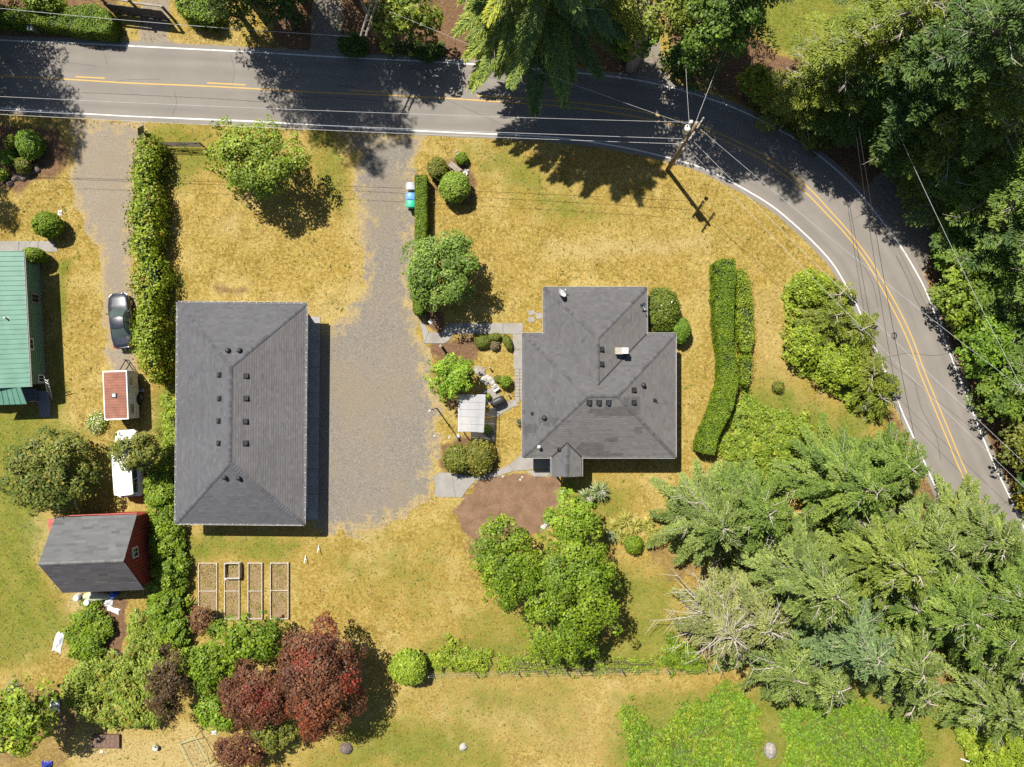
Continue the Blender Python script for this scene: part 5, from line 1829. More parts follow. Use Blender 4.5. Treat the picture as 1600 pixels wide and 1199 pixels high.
# ------------------------------------------------------------------ utility poles and wires
def utility_pole():
    b = Vector(P(1043, 266)); t = Vector(P(1088, 194, 9.6))
    root = thing('utility_pole', 'wooden utility pole with white transformer can at the road bend', 'pole', b)
    MB().tube([b - Vector((0, 0, 0.1)), b.lerp(t, 0.5), t], [0.19, 0.165, 0.13], 12).build('pole', M['pole_wood'], root, world=True, smooth=True)
    up = (t - b).normalized()
    ax = Vector((0.55, 0.83, 0)).normalized()
    for z, l in ((8.9, 2.0), (6.6, 1.7)):
        c = b.lerp(t, z / 9.6)
        o = Vector((0.16, -0.10, 0))
        ca = MB(); ca.box(c + o, (l, 0.10, 0.12), math.atan2(ax.y, ax.x))
        arm = ca.build('crossarm', M['grey_wood'], root, world=True)
        for s in (-0.9, -0.55, 0.55, 0.9):
            q = c + o + ax * s * l / 2
            i_ = MB().lathe(tuple(q + Vector((0, 0, 0.06))), [(0.02, 0), (0.02, 0.08), (0.06, 0.09), (0.065, 0.14), (0.04, 0.17), (0.05, 0.2), (0.01, 0.22)], 10).build('insulator', M['white_plastic'], root, world=True, smooth=True)
            i_.parent = arm
    c = b.lerp(t, 7.9 / 9.6) + Vector((-0.40, 0.10, 0))
    tc = MB().lathe(tuple(c), [(0.22, 0), (0.25, 0.04), (0.25, 0.78), (0.27, 0.80), (0.27, 0.84), (0.20, 0.92), (0.05, 0.97)], 18).build('transformer', M['white'], root, world=True, smooth=True)
    for a in (0.4, 2.4):
        q = c + Vector((math.cos(a) * 0.14, math.sin(a) * 0.14, 0.92))
        o = MB().lathe(tuple(q), [(0.04, 0), (0.055, 0.06), (0.035, 0.1), (0.05, 0.16), (0.01, 0.26)], 8).build('bushing', M['grey_wood'], root, world=True); o.parent = tc
    MB().box(c + Vector((0.22, -0.05, 0.5)), (0.2, 0.08, 0.1)).build('bracket', M['metal'], root, world=True)
    MB().lathe(tuple(b.lerp(t, 8.9 / 9.6) + Vector((-0.26, 0.34, -0.1))), [(0.12, 0), (0.14, 0.05), (0.14, 0.42), (0.05, 0.48)], 12).build('cutout_can', M['white'], root, world=True, smooth=True)
    lamp = MB(); q = b.lerp(t, 7.0 / 9.6)
    lamp.tube([q, q + Vector((0.35, 0.55, 0.25)), q + Vector((0.62, 1.0, 0.22))], 0.03, 6)
    la = lamp.build('lamp_arm', M['metal'], root, world=True)
    o = MB().lathe(tuple(q + Vector((0.66, 1.08, 0.08))), [(0.05, -0.08), (0.17, 0.0), (0.19, 0.08), (0.1, 0.18), (0.02, 0.2)], 12).build('lamp_head', M['metal'], root, world=True, smooth=True); o.parent = la
    for z, dx, dy in ((5.6, 0.18, -0.06), (5.0, 0.2, -0.08), (6.0, -0.2, 0.0)):
        q = b.lerp(t, z / 9.6)
        MB().box(q + Vector((dx, dy, 0)), (0.10, 0.10, 0.42), ch=0.02).build('junction_box', M['white_plastic'], root, world=True)
    MB().tube([b + Vector((0.17, -0.02, 0.2)), b.lerp(t, 0.6) + Vector((0.18, -0.02, 0))], 0.025, 6).build('conduit', M['metal'], root, world=True)
    return b, t


PB, PT = utility_pole()


def far_pole():
    b = Vector(P(592, 68)); t = Vector(P(592, 68)) + Vector((0.0, -0.1, 7.2))
    root = thing('utility_pole', 'leaning brown pole with long paired grey crossarms among the trees north of the road', 'pole', b)
    MB().tube([b, t], [0.16, 0.12], 10).build('pole', M['pole_wood'], root, world=True, smooth=True)
    a0, a1 = Vector(P(563, 57, 6.2)), Vector(P(584, -8, 6.6))
    for off in (Vector((0, 0, 0)), Vector((0.42, 0.0, 0.05))):
        MB().tube([a0 + off, a1 + off], 0.075, 4).build('crossarm', M['grey_wood'], root, world=True)
    for k in range(4):
        p = a0.lerp(a1, (k + 0.5) / 4)
        MB().tube([p, p + Vector((0.42, 0, 0.05))], 0.03, 4).build('spacer', M['grey_wood'], root, world=True)
    MB().tube([t, (a0 + a1) / 2 + Vector((0.2, 0, 0))], 0.05, 5).build('brace', M['grey_wood'], root, world=True)
    for p in (a0, a1.lerp(a0, 0.3)):
        MB().lathe(tuple(p + Vector((0.1, 0, 0.08))), [(0.03, 0), (0.07, 0.05), (0.05, 0.12), (0.07, 0.17), (0.01, 0.22)], 8).build('insulator', M['white_plastic'], root, world=True)
    return t


FP = far_pole()


def wire(label, pts, r=0.016, mat='wire', sag=0.0, name='utility_wire', group=None):
    P3 = [Vector(p) for p in pts]
    out = []
    if len(P3) == 2:
        for i in range(17):
            t = i / 16
            p = P3[0].lerp(P3[1], t); p.z -= sag * 4 * t * (1 - t); out.append(p)
    else:
        out = P3
    o = MB().tube(out, r, 5).build(name, M[mat], None)
    tag(o, label, 'wire', group)
    return o


TOP = PB.lerp(PT, 9.0 / 9.6); MID = PB.lerp(PT, 6.7 / 9.6); LOW = PB.lerp(PT, 5.4 / 9.6)
wire('topmost pale wire running west along the road from the wooden pole', [P(-120, 145, 8.6), TOP + Vector((-0.4, 0.3, 0.2))], 0.012, sag=0.5)
wire('upper of the two pale cables above the lower white road line', [P(-120, 166, 6.6), MID + Vector((-0.4, 0.0, 0.2))], 0.015, sag=0.45)
wire('lower of the two pale cables above the lower white road line', [P(-120, 172.5, 6.2), LOW + Vector((-0.2, 0.1, 0.2))], 0.015, sag=0.45)
wire('pale wire crossing above the clipped hedge and wooden gate in the top corner', [P(-60, 7, 7.0), P(548, 57, 6.3)], 0.014, sag=0.4)
wire('thin wire slanting from the paired crossarms down to the bend pole', [P(585, 8, 6.6), TOP + Vector((-0.3, 0.1, 0.1))], 0.009, sag=0.6)
wire('wire leaving the bend pole towards the top edge, right one of the pair', [TOP + Vector((0.1, 0.4, 0.2)), P(1190, -70, 8.4)], 0.012, sag=0.3)
wire('short wire leaving the bend pole towards the top edge, left one of the pair', [TOP + Vector((-0.4, 0.4, 0.1)), P(1066, -60, 8.2)], 0.009, sag=0.3)
wire('pale wire running from the pole top along the inside of the bend', [TOP + Vector((0.4, -0.2, 0.2)), P(1640, 640, 8.6)], 0.011, sag=0.6)
wire('middle one of three wires running southeast over the road verge', [MID + Vector((0.5, -0.2, 0.2)), P(1640, 760, 6.6)], 0.012, sag=0.6)
wire('lowest of three wires running southeast over the road verge', [LOW + Vector((0.4, -0.2, 0.1)), P(1640, 800, 6.0)], 0.012, sag=0.6)
wire('black cable over the bend carrying the coiled loop', [P(1338, 175, 7.2), P(1445, 760, 6.6)], 0.019, 'wire_black', 0.4)
wire('black cable over the bend just west of the one with the coil', [P(1330, 150, 6.9), P(1420, 720, 6.4)], 0.016, 'wire_black', 0.4)
wire('grey wire high over the trees east of the bend', [P(1400, 200, 8.0), P(1640, 690, 8.0)], 0.012, 'wire', 0.3)
wire('thin service wire from the bend pole to the house roof corner', [LOW + Vector((-0.1, -0.1, 0)), (*ON_HOUSE(1001, 470)[:2], 3.9)], 0.006, 'wire_black', 0.3)
cl = thing('cable_coil', 'black coil of slack cable hanging over the road bend', 'cable', P(1397, 525, 6.55))
for k_ in range(3):
    MB().tube([(0.17 * math.cos(a) * (1 + 0.1 * k_), 0.22 * math.sin(a) * (1 + 0.08 * k_), 0.02 * k_) for a in np.linspace(0, 2 * math.pi, 17)], 0.022, 5, cap=False).build('loop', M['wire_black'], cl)
MB().box((0, 0, 0.03), (0.06, 0.42, 0.05)).build('tie', M['dark_metal'], cl)

# ------------------------------------------------------------------ gates, sign, mailboxes
gt = thing('field_gate', 'brown five-bar metal field gate on the dry grass below the road', 'gate', (*P(290, 236)[:2], 0))
g0, g1 = Vector(P(260, 230)), Vector(P(321, 231))
for k_ in range(5):
    z_ = 0.25 + 0.24 * k_
    MB().tube([(g0.x, g0.y, z_), (g1.x, g1.y, z_)], 0.035, 6).build('bar', M['dark_wood'], gt, world=True)
MB().tube([(g0.x, g0.y, 0.25), (g1.x, g1.y, 1.2)], 0.035, 6).build('brace', M['dark_wood'], gt, world=True)
for q_ in (g0, g1, (g0 + g1) / 2):
    MB().tube([(q_.x, q_.y, 0.1), (q_.x, q_.y, 1.3)], 0.03 if q_ is not g1 else 0.06, 6).build('stile', M['dark_wood'], gt, world=True)

sg0 = Vector(P(246, 222))
sg = thing('road_sign', 'diamond road sign seen from behind at the end of the leafy hedge', 'sign', sg0)
MB().box((sg0.x, sg0.y, 1.4), (0.09, 0.09, 2.8), 0.3).build('post', M['grey_wood'], sg, world=True)
s_ = MB(); r_ = 0.50
ang_ = math.radians(62)
dx_, dy_ = math.cos(ang_), math.sin(ang_)
c_ = Vector((sg0.x - 0.05, sg0.y + 0.05, 2.6))
pts_ = [c_ + Vector((dx_ * a, dy_ * a, b)) for a, b in ((0, -r_), (r_, 0), (0, r_), (-r_, 0))]
nv_ = Vector((-dy_, dx_, 0)) * 0.008
s_.add([p + nv_ for p in pts_] + [p - nv_ for p in pts_], [[0, 1, 2, 3], [7, 6, 5, 4], [0, 4, 5, 1], [1, 5, 6, 2], [2, 6, 7, 3], [3, 7, 4, 0]])
M['sign_back'] = plain('sign_back', (0.22, 0.20, 0.12), 0.5, 0.15, metal=0.3)
s_.build('sign_plate', M['sign_back'], sg, world=True)

for k_, lb_ in ((0, 'western one of the twin white mailboxes below the clipped hedge'), (1, 'eastern one of the twin white mailboxes below the clipped hedge')):
    m0 = Vector((*P(43.5 + 5.0 * k_, 42, 1.15)[:2], 0))
    mb_ = thing('mailbox', lb_, 'mailbox', m0, group='twin mailboxes by the road')
    MB().box((0, 0, 0.5), (0.09, 0.09, 1.0)).build('post', M['grey_wood'], mb_)
    b_ = MB(); n_ = 10
    pr_ = [(-0.09, 0), (0.09, 0), (0.09, 0.12)] + [(0.09 * math.cos(a), 0.12 + 0.09 * math.sin(a)) for a in np.linspace(0.3, math.pi - 0.3, 6)] + [(-0.09, 0.12)]
    vs_ = [(x, -0.26, 1.0 + z) for x, z in pr_] + [(x, 0.26, 1.0 + z) for x, z in pr_]
    m_ = len(pr_)
    b_.add(vs_, [list(range(m_)), [m_ + i for i in range(m_)][::-1]] + [[i, m_ + i, m_ + (i + 1) % m_, (i + 1) % m_] for i in range(m_)])
    b_.build('box', M['white'], mb_)
    MB().box((0.11, -0.12, 1.16), (0.015, 0.10, 0.06)).build('flag', M['red'], mb_)

wg = thing('driveway_gate', 'dark wooden driveway gate with posts and overhead beam in the top corner', 'gate', (*P(225, 25)[:2], 0))
for k_ in range(13):
    q_ = Vector(P(181 + 6.9 * k_, 22 + 0.9 * k_))
    MB().box((q_.x, q_.y, 0.85), (0.34, 0.05, 1.6 + 0.05 * math.sin(k_ * 2.1)), -0.1).build('board', M['dark_wood'], wg, world=True)
for px_, h_ in ((180, 2.3), (226, 2.6), (272, 2.2)):
    q_ = Vector(P(px_, 21 + (px_ - 180) * 0.13))
    MB().box((q_.x, q_.y + 0.1, h_ / 2), (0.16, 0.16, h_), -0.1).build('post', M['brown_wood'], wg, world=True)
for a_, b_, z_ in ((180, 226, 2.3), (226, 272, 2.15)):
    q0, q1 = Vector(P(a_, 21 + (a_ - 180) * 0.13)), Vector(P(b_, 21 + (b_ - 180) * 0.13))
    MB().box(((q0.x + q1.x) / 2, (q0.y + q1.y) / 2 + 0.1, z_), ((q1 - q0).length + 0.2, 0.14, 0.12), -0.12).build('beam', M['grey_wood'], wg, world=True)
    MB().box(((q0.x + q1.x) / 2, (q0.y + q1.y) / 2 - 0.05, 0.5), ((q1 - q0).length, 0.05, 0.1), -0.12).build('rail', M['grey_wood'], wg, world=True)

# ------------------------------------------------------------------ bins by the hedge
for px_, py_, c_, nm_, lb_ in ((641.5, 291, (0.36, 0.38, 0.42), 'grey', 'grey wheeled bin, northernmost of the three beside the clipped hedge'), (641.5, 306.5, (0.10, 0.27, 0.55), 'blue', 'blue wheeled bin between the grey and the green ones'), (641.5, 318.5, (0.02, 0.36, 0.22), 'green', 'green wheeled bin, southernmost of the three beside the clipped hedge')):
    M['bin_' + nm_] = plain('bin_' + nm_, c_, 0.45, 0.1)
    w_ = thing('wheeled_bin', lb_, 'bin', (*P(px_, py_, 1.0)[:2], 0), math.radians(90 + random.uniform(-4, 4)), group='wheeled bins by the hedge')
    b_ = MB()
    a0_, a1_ = (0.22, 0.25), (0.28, 0.33)
    vs_ = [(-a0_[0], -a0_[1], 0.06), (a0_[0], -a0_[1], 0.06), (a0_[0], a0_[1], 0.06), (-a0_[0], a0_[1], 0.06), (-a1_[0], -a1_[1], 0.95), (a1_[0], -a1_[1], 0.95), (a1_[0], a1_[1], 0.95), (-a1_[0], a1_[1], 0.95)]
    b_.add(vs_, [[3, 2, 1, 0], [4, 5, 6, 7], [0, 1, 5, 4], [1, 2, 6, 5], [2, 3, 7, 6], [3, 0, 4, 7]])
    b_.build('body', M['bin_' + nm_], w_)
    ld_ = MB(); vs_ = []
    for y_, z_ in ((-0.36, 0.96), (-0.2, 1.04), (0.05, 1.07), (0.28, 1.04), (0.36, 0.97)):
        vs_ += [(-0.30, y_, z_ - 0.02), (-0.2, y_, z_ + 0.015), (0.2, y_, z_ + 0.015), (0.30, y_, z_ - 0.02)]
    ld_.add(vs_, [[r * 4 + k, r * 4 + k + 1, r * 4 + k + 5, r * 4 + k + 4] for r in range(4) for k in range(3)])
    ld_.build('lid', M['bin_' + nm_], w_, smooth=True)
    MB().tube([(-0.24, 0.40, 0.98), (0.24, 0.40, 0.98)], 0.022, 6).build('handle', M['bin_' + nm_], w_)
    for s_ in (-1, 1):
        MB().tube([(s_ * 0.26, 0.27, 0.1), (s_ * 0.21, 0.27, 0.1)], 0.10, 12).build('wheel', M['rubber'], w_)

# ------------------------------------------------------------------ lamps and posts
lp0 = Vector(P(677.5, 506))
lp = thing('lamp_post', 'short dark lamp post with white square lantern beside the garden walk', 'lamp', lp0)
MB().tube([(0, 0, 0), (0, 0, 1.55)], 0.045, 8).build('post', M['dark_metal'], lp)
lh_ = MB(); lh_.lathe((0, 0, 1.55), [(0.10, 0), (0.16, 0.06), (0.19, 0.32)], 4); lh_.build('lantern', M['white_plastic'], lp)
MB().lathe((0, 0, 1.87), [(0.27, 0), (0.20, 0.06), (0.03, 0.14)], 4).build('cap', M['white'], lp)
yl = thing('yard_light', 'tall grey yard light pole at the gravel edge near the white canopy', 'lamp', (*P(682.5, 638)[:2], 0))
MB().tube([(0, 0, 0), (0, 0, 5.2)], [0.06, 0.045], 8).build('pole', M['grey_wood'], yl)
MB().box((0.05, -0.05, 2.7), (0.14, 0.14, 0.22)).build('junction_box', M['metal'], yl)
MB().box((0.0, 0.0, 5.2), (0.22, 0.12, 0.16), 0.5).build('lamp_head', M['metal'], yl)
bp = thing('wooden_post', 'stubby weathered post standing in the bark bed south of the garden walk', 'post', (*P(690.5, 542)[:2], 0))
MB().box((0, 0, 0.55), (0.22, 0.22, 1.1), 0.5, ch=0.02).build('shaft', M['brown_wood'], bp)
MB().lathe((0, 0, 1.1), [(0.17, 0), (0.17, 0.04), (0.02, 0.09)], 4).build('cap', M['grey_wood'], bp)

# ------------------------------------------------------------------ white canopy and patio things
cv = thing('canopy', 'white ribbed canopy roof on four posts in the courtyard west of the house', 'canopy', (*P(737, 650, 2.4)[:2], 0))
CZ = 2.45
c00, c10, c11, c01 = P(717, 617, CZ), P(758.5, 617.5, CZ), P(755.5, 675.5, CZ), P(716, 674.5, CZ)
for k_ in range(5):
    f0, f1 = k_ / 5, (k_ + 1) / 5
    L0, L1 = Vector(c00).lerp(Vector(c01), f0), Vector(c00).lerp(Vector(c01), f1 - 0.006)
    R0, R1 = Vector(c10).lerp(Vector(c11), f0), Vector(c10).lerp(Vector(c11), f1 - 0.006)
    m_ = MB(); up_ = Vector((0, 0, 0.05)); vs_ = []
    for j_ in range(13):
        t_ = j_ / 12
        zz_ = Vector((0, 0, 0.012 * math.cos(t_ * 6 * math.pi) + 0.10 * (1 - abs(2 * t_ - 1))))
        vs_ += [L0.lerp(R0, t_) + zz_, L1.lerp(R1, t_) + zz_]
    m_.add(vs_, [[2 * j + 1, 2 * j + 3, 2 * j + 2, 2 * j] for j in range(12)])
    m_.build('roof_panel', M['sheet'], cv, world=True, smooth=True)
for q_ in (c00, c10, c11, c01):
    i_ = Vector(q_).lerp(Vector(P(737, 646, CZ)), 0.06)
    MB().tube([(i_.x, i_.y, 0), (i_.x, i_.y, CZ - 0.02)], 0.05, 8).build('post', M['dark_metal'], cv, world=True)
for a_, b_ in ((c00, c10), (c10, c11), (c11, c01), (c01, c00)):
    MB().tube([Vector(a_) - Vector((0, 0, 0.04)), Vector(b_) - Vector((0, 0, 0.04))], 0.03, 6).build('frame_rail', M['white'], cv, world=True)

# dark lattice added in place of the canopy's patterned shadow
lt = thing('shadow_lattice', 'low dark wire-mesh pen frame put in for the canopy shadow', 'grating', (*P(763, 664)[:2], 0))
a_, b_, c_, d_ = [Vector(P(*q, 0.9)) for q in ((756, 638), (774, 639), (773, 690), (733, 688))]
for p_, q_ in ((a_, b_), (b_, c_), (c_, d_)):
    MB().tube([p_, q_], 0.022, 5).build('top_rail', M['dark_metal'], lt, world=True)
    n_ = int((q_ - p_).length / 0.3)
    for k_ in range(n_ + 1):
        w_ = p_.lerp(q_, k_ / n_)
        MB().tube([(w_.x, w_.y, 0), w_], 0.010, 4).build('upright', M['dark_metal'], lt, world=True)
    for z_ in (0.3, 0.6):
        MB().tube([(p_.x, p_.y, z_), (q_.x, q_.y, z_)], 0.008, 4).build('mesh_wire', M['dark_metal'], lt, world=True)

gr = thing('covered_grill', 'barbecue grill under a black cover on the patio north of the canopy', 'grill', (*P(777.5, 627, 0.6)[:2], 0), math.radians(26))
vs_, fs_ = [], []
prof_ = [(0.62, 0.30, 0.05), (0.64, 0.31, 0.45), (0.62, 0.30, 0.85), (0.52, 0.26, 1.02), (0.40, 0.14, 1.10)]
nn_ = 20
for hx_, hy_, z_ in prof_:
    for k_ in range(nn_):
        t_ = 2 * math.pi * k_ / nn_
        cx_, sx_ = math.cos(t_), math.sin(t_)
        r_ = (abs(cx_) ** 4 + abs(sx_) ** 4) ** -0.25
        f_ = 1 + 0.03 * math.sin(5 * t_ + z_ * 7)
        vs_.append((hx_ * cx_ * r_ * f_, hy_ * sx_ * r_ * f_, z_))
for i_ in range(len(prof_) - 1):
    for k_ in range(nn_):
        fs_.append([i_ * nn_ + k_, i_ * nn_ + (k_ + 1) % nn_, (i_ + 1) * nn_ + (k_ + 1) % nn_, (i_ + 1) * nn_ + k_])
fs_.append([(len(prof_) - 1) * nn_ + k_ for k_ in range(nn_)])
M['cover'] = plain('grill_cover', (0.030, 0.031, 0.034), 0.5, 0.25, 4, bump=0.3, bscale=8)
MB().add(vs_, fs_).build('cover', M['cover'], gr, smooth=True)
MB().tube([(-0.42, 0, 1.10), (0.42, 0, 1.10)], 0.03, 6).build('cover_seam', M['cover'], gr)
for s_ in (-1, 1):
    MB().tube([(s_ * 0.5, -0.2, 0.07), (s_ * 0.44, -0.2, 0.07)], 0.07, 10).build('wheel', M['rubber'], gr)

ch = thing('garden_chair', 'white plastic garden chair in the courtyard by the small leafy plant', 'chair', (*P(775, 607)[:2], 0), 0.6)
MB().box((0, 0, 0.40), (0.46, 0.44, 0.04), ch=0.015).build('seat', M['white_plastic'], ch)
for k_ in range(5):
    MB().box((-0.18 + 0.09 * k_, 0.24, 0.62), (0.05, 0.03, 0.42), rx=-0.2).build('back_slat', M['white_plastic'], ch)
MB().box((0, 0.285, 0.84), (0.46, 0.04, 0.06), rx=-0.2).build('top_rail', M['white_plastic'], ch)
for sx_ in (-1, 1):
    for sy_ in (-1, 1):
        MB().tube([(sx_ * 0.22, sy_ * 0.21, 0), (sx_ * 0.19, sy_ * 0.18, 0.39)], 0.022, 6).build('leg', M['white_plastic'], ch)
    MB().box((sx_ * 0.24, 0.0, 0.60), (0.05, 0.42, 0.03)).build('armrest', M['white_plastic'], ch)

pt = thing('plant_pot', 'round planter full of twigs close to the west wall of the house', 'planter', (*P(811, 659)[:2], 0))
MB().lathe((0, 0, 0), [(0.20, 0), (0.27, 0.40), (0.30, 0.42), (0.30, 0.46), (0.25, 0.46), (0.23, 0.36), (0.02, 0.35)], 18).build('pot', M['grey_wood'], pt, smooth=True)
rg_ = np.random.default_rng(4); k_ = 160
leaf_obj('plant', np.c_[rg_.normal(0, 0.12, (k_, 2)), 0.45 + 0.2 * rg_.random(k_)] + np.array([*pt.location[:2], 0]), rg_.normal(size=(k_, 3)) + np.array([0, 0, 0.8]), 0.11, 0.06, pal_mix(OLIVE, rg_.random(k_)), pt, stuff=True)
for px_, py_, lb_ in ((765.5, 575, 'slim dark garden light on the dry bed, the one with a white foot'), (794, 617, 'small dark curved planter by the brick path')):
    g_ = thing('garden_light', lb_, 'light', (*P(px_, py_)[:2], 0))
    MB().tube([(0, 0, 0), (0, 0, 0.55)], 0.05, 8).build('stem', M['dark_metal'], g_)
    MB().lathe((0, 0, 0.55), [(0.05, 0), (0.10, 0.03), (0.09, 0.10), (0.01, 0.14)], 10).build('head', M['metal'], g_, smooth=True)


def rock(label, px, py, r, mat='rock', h=0.6, seed=1, group=None, name='rock', cat='rock', el=1.0, rz=0.0):
    rng = np.random.default_rng(seed)
    bm = bmesh.new()
    bmesh.ops.create_icosphere(bm, subdivisions=2, radius=1.0)
    ph = rng.uniform(0, 9, 3)
    for v in bm.verts:
        c = v.co
        s = 0.82 + 0.36 * float(vnoise(c.x * 1.4 + ph[0] + c.z, c.y * 1.4 + ph[1] - c.z * 0.7, seed))
        v.co = Vector((c.x * s * r * el, c.y * s * r, max(-0.15, c.z) * s * r * h * 1.2))
    me = bpy.data.meshes.new(name)
    bm.to_mesh(me); bm.free()
    x, y, _ = P(px, py)
    o = link_mesh(name, me, M[mat], None, (x, y, 0.0))
    o.rotation_euler = (0, 0, rz)
    return tag(o, label, cat, group)


ORD = ['first', 'second', 'third', 'fourth', 'fifth', 'sixth', 'seventh', 'eighth', 'ninth', 'tenth', 'eleventh']


def ranked(pts, axis=0):
    o = sorted(range(len(pts)), key=lambda i: pts[i][axis])
    return {i: ORD[k] for k, i in enumerate(o)}


EDGE = [(16, 287, 0.27), (22, 280, 0.22), (27, 276, 0.24), (32, 278, 0.30), (38, 279, 0.30), (34, 272, 0.25), (42, 274, 0.24), (47, 270, 0.24), (53, 268, 0.26), (58, 265, 0.30), (57, 259, 0.24)]
RK = EDGE
for i_, (x_, y_, r_) in enumerate(RK):
    rock(ranked(RK)[i_] + ' dark rock in the curved stone edging of the corner bed, counted from the west', x_, y_, r_, 'dark_rock', 0.8, 40 + i_, 'stone edging of the corner shrub bed', el=1.2, rz=i_)
RK = [(756, 592, 0.3), (761, 590, 0.34), (766, 594, 0.4), (770, 598, 0.34), (759, 597, 0.26), (752, 594, 0.22), (773, 602, 0.2), (763, 600, 0.22)]
for i_, (x_, y_, r_) in enumerate(RK):
    rock(ranked(RK)[i_] + ' pale grey stone of the courtyard rockery beside the lime tree, counted from the west', x_, y_, r_ * 0.8, 'white_rock', 0.55, 60 + i_, 'rockery stones in the courtyard', rz=i_)
RK = [(880, 772, 0.36), (876, 778, 0.30), (884, 769, 0.26), (858, 812, 0.36), (854, 818, 0.32), (849, 824, 0.26), (861, 806, 0.22)]
for i_, (x_, y_, r_) in enumerate(RK):
    rock(ranked(RK)[i_] + ' cream stone in the edging between bark bed and green trees, counted from the west', x_, y_, r_, 'white_rock', 0.55, 80 + i_, 'cream stones edging the bark bed', rz=i_ * 1.3)
rock('white boulder with a dark side alone on the lower lawn', 724, 1167, 0.34, 'white_rock', 0.9, 91)
rock('rounded brown boulder at the edge of the ivy below the conifers', 1275, 1086, 0.42, 'rock', 0.9, 92)
rock('large tan boulder at the lower edge among the bright ground cover', 1203, 1172, 0.75, 'rock', 0.6, 93, el=0.7)
rock('dark boulder half in the shadow of the red plum tree', 541, 1169, 0.5, 'dark_rock', 0.7, 94, el=1.2)
RK = [(713, 237), (715, 241), (729, 257), (731, 267), (727, 266)]
for i_, (x_, y_) in enumerate(RK):
    rock(ranked(RK)[i_] + ' small white stone round the little bush near the bins, counted from the west', x_, y_, 0.13, 'white_rock', 0.8, 100 + i_, 'white stones round the little bush', rz=i_)
RK = [(679, 682), (727, 738), (786, 745), (813, 750), (816, 746), (702, 684)]
for i_, (x_, y_) in enumerate(RK):
    rock(ranked(RK)[i_] + ' pale pebble lying on the bark by the entry walk, counted from the west', x_, y_, 0.12, 'white_rock', 0.6, 120 + i_, 'pebbles on the bark beds', rz=i_)
rock('squared pale stone block at the foot of the yard light', 716, 682, 0.24, 'white_rock', 0.9, 130)
rock('angled grey stone slab at the east rim of the round lime tree', 750, 580, 0.42, 'rock', 0.35, 131, el=1.4, rz=-0.5)

bn = thing('garden_bench', 'weathered plank bench between the round clipped bush and the little bush', 'bench', (*P(711.5, 264)[:2], 0), math.radians(-38))
for k_ in range(4):
    MB().box((0, -0.18 + 0.12 * k_, 0.40), (1.15, 0.10, 0.04)).build('seat_slat', M['pale_wood'] if 'pale_wood' in M else M['grey_wood'], bn)
for s_ in (-1, 1):
    MB().box((s_ * 0.45, 0, 0.19), (0.08, 0.42, 0.38)).build('leg', M['grey_wood'], bn)
st_ = thing('white_basin', 'white basin on the bark beside the round clipped bush', 'basin', (*P(727, 272)[:2], 0))
MB().lathe((0, 0, 0), [(0.12, 0), (0.20, 0.12), (0.22, 0.16), (0.19, 0.16), (0.10, 0.06), (0.01, 0.05)], 16).build('bowl', M['white_plastic'], st_, smooth=True)
MB().lathe((0, 0, 0.055), [(0.10, 0), (0.04, 0.02), (0.01, 0.02)], 12).build('soil', M['mulch'], st_)

# ------------------------------------------------------------------ raised beds
M['bed_wood'] = plain('bed_wood', (0.44, 0.39, 0.33), 0.9, 0.25, 5, bump=0.5, dirt=(0.30, 0.26, 0.21))


def raised_bed(label, x0, y0, x1, y1, h, cross=None, short=False):
    zt = h
    a, b = Vector(P(x0, y0, zt)), Vector(P(x1, y1, zt))
    cx, cy = (a.x + b.x) / 2, (a.y + b.y) / 2
    w, l = b.x - a.x, a.y - b.y
    root = thing('raised_bed', label, 'planter', (cx, cy, 0), group='raised garden beds')
    t = 0.05
    for s in (-1, 1):
        MB().box((s * (w / 2 - t / 2), 0, h / 2), (t, l, h)).build('side_board', M['bed_wood'], root)
        MB().box((0, s * (l / 2 - t / 2), h / 2 + 0.002), (w - 2 * t, t, h)).build('end_board', M['bed_wood'], root)
        for q in (-1, 1):
            MB().box((s * (w / 2 - 0.075), q * (l / 2 - 0.08), h / 2), (0.06, 0.06, h - 0.02)).build('corner_post', M['bed_wood'], root)
    if cross is not None:
        yc = P(0, cross, h)[1] - cy
        MB().box((0, yc, h - 0.04), (w - 2 * t, 0.05, 0.06)).build('cross_bar', M['bed_wood'], root)
    so = MB(); so.box((0, 0, h * 0.12), (w - 2 * t - 0.01, l - 2 * t - 0.01, h * 0.24))
    so.build('soil', M['bed_soil'], root)
    rg = np.random.default_rng(int(x0)); n = int(130 * w * l)
    q = np.c_[rg.uniform(-w / 2 + 0.08, w / 2 - 0.08, n) + cx, rg.uniform(-l / 2 + 0.08, l / 2 - 0.08, n) + cy, h * 0.24 + rg.uniform(0.0, 0.10, n)]
    f = fbm(q[:, 0] * 1.5, q[:, 1] * 1.5, 17, 3)
    keep = rg.random(n) < np.clip((f - 0.35) * 3, 0.1, 1)
    c = np.where((rg.random(n) < 0.3)[:, None], pal_mix(LIME, rg.random(n)), pal_mix([(0.12, 0.08, 0.03), (0.2, 0.14, 0.05), (0.28, 0.21, 0.09)], rg.random(n)))
    leaf_obj('weeds', q[keep], rg.normal(0, 0.5, (keep.sum(), 3)) + np.array([0, 0, 1.0]), 0.14, 0.05, c[keep], root, stuff=True)


def soil_mat():
    t = NT('bed_soil')
    n2 = t.noise(10, 4, 0.75, w=1); n1 = t.noise(2, 4, w=3)
    c = t.mix(t.ramp(n2, 0.35, 0.65), (0.135, 0.085, 0.048), (0.27, 0.19, 0.10))
    c = t.mix(t.math('MULTIPLY', t.ramp(n1, 0.5, 0.7), 0.7), c, (0.19, 0.16, 0.05))
    t.set(Base_Color=c, Roughness=0.95)
    t.bump(n2, 0.9, 0.06)
    return t.m


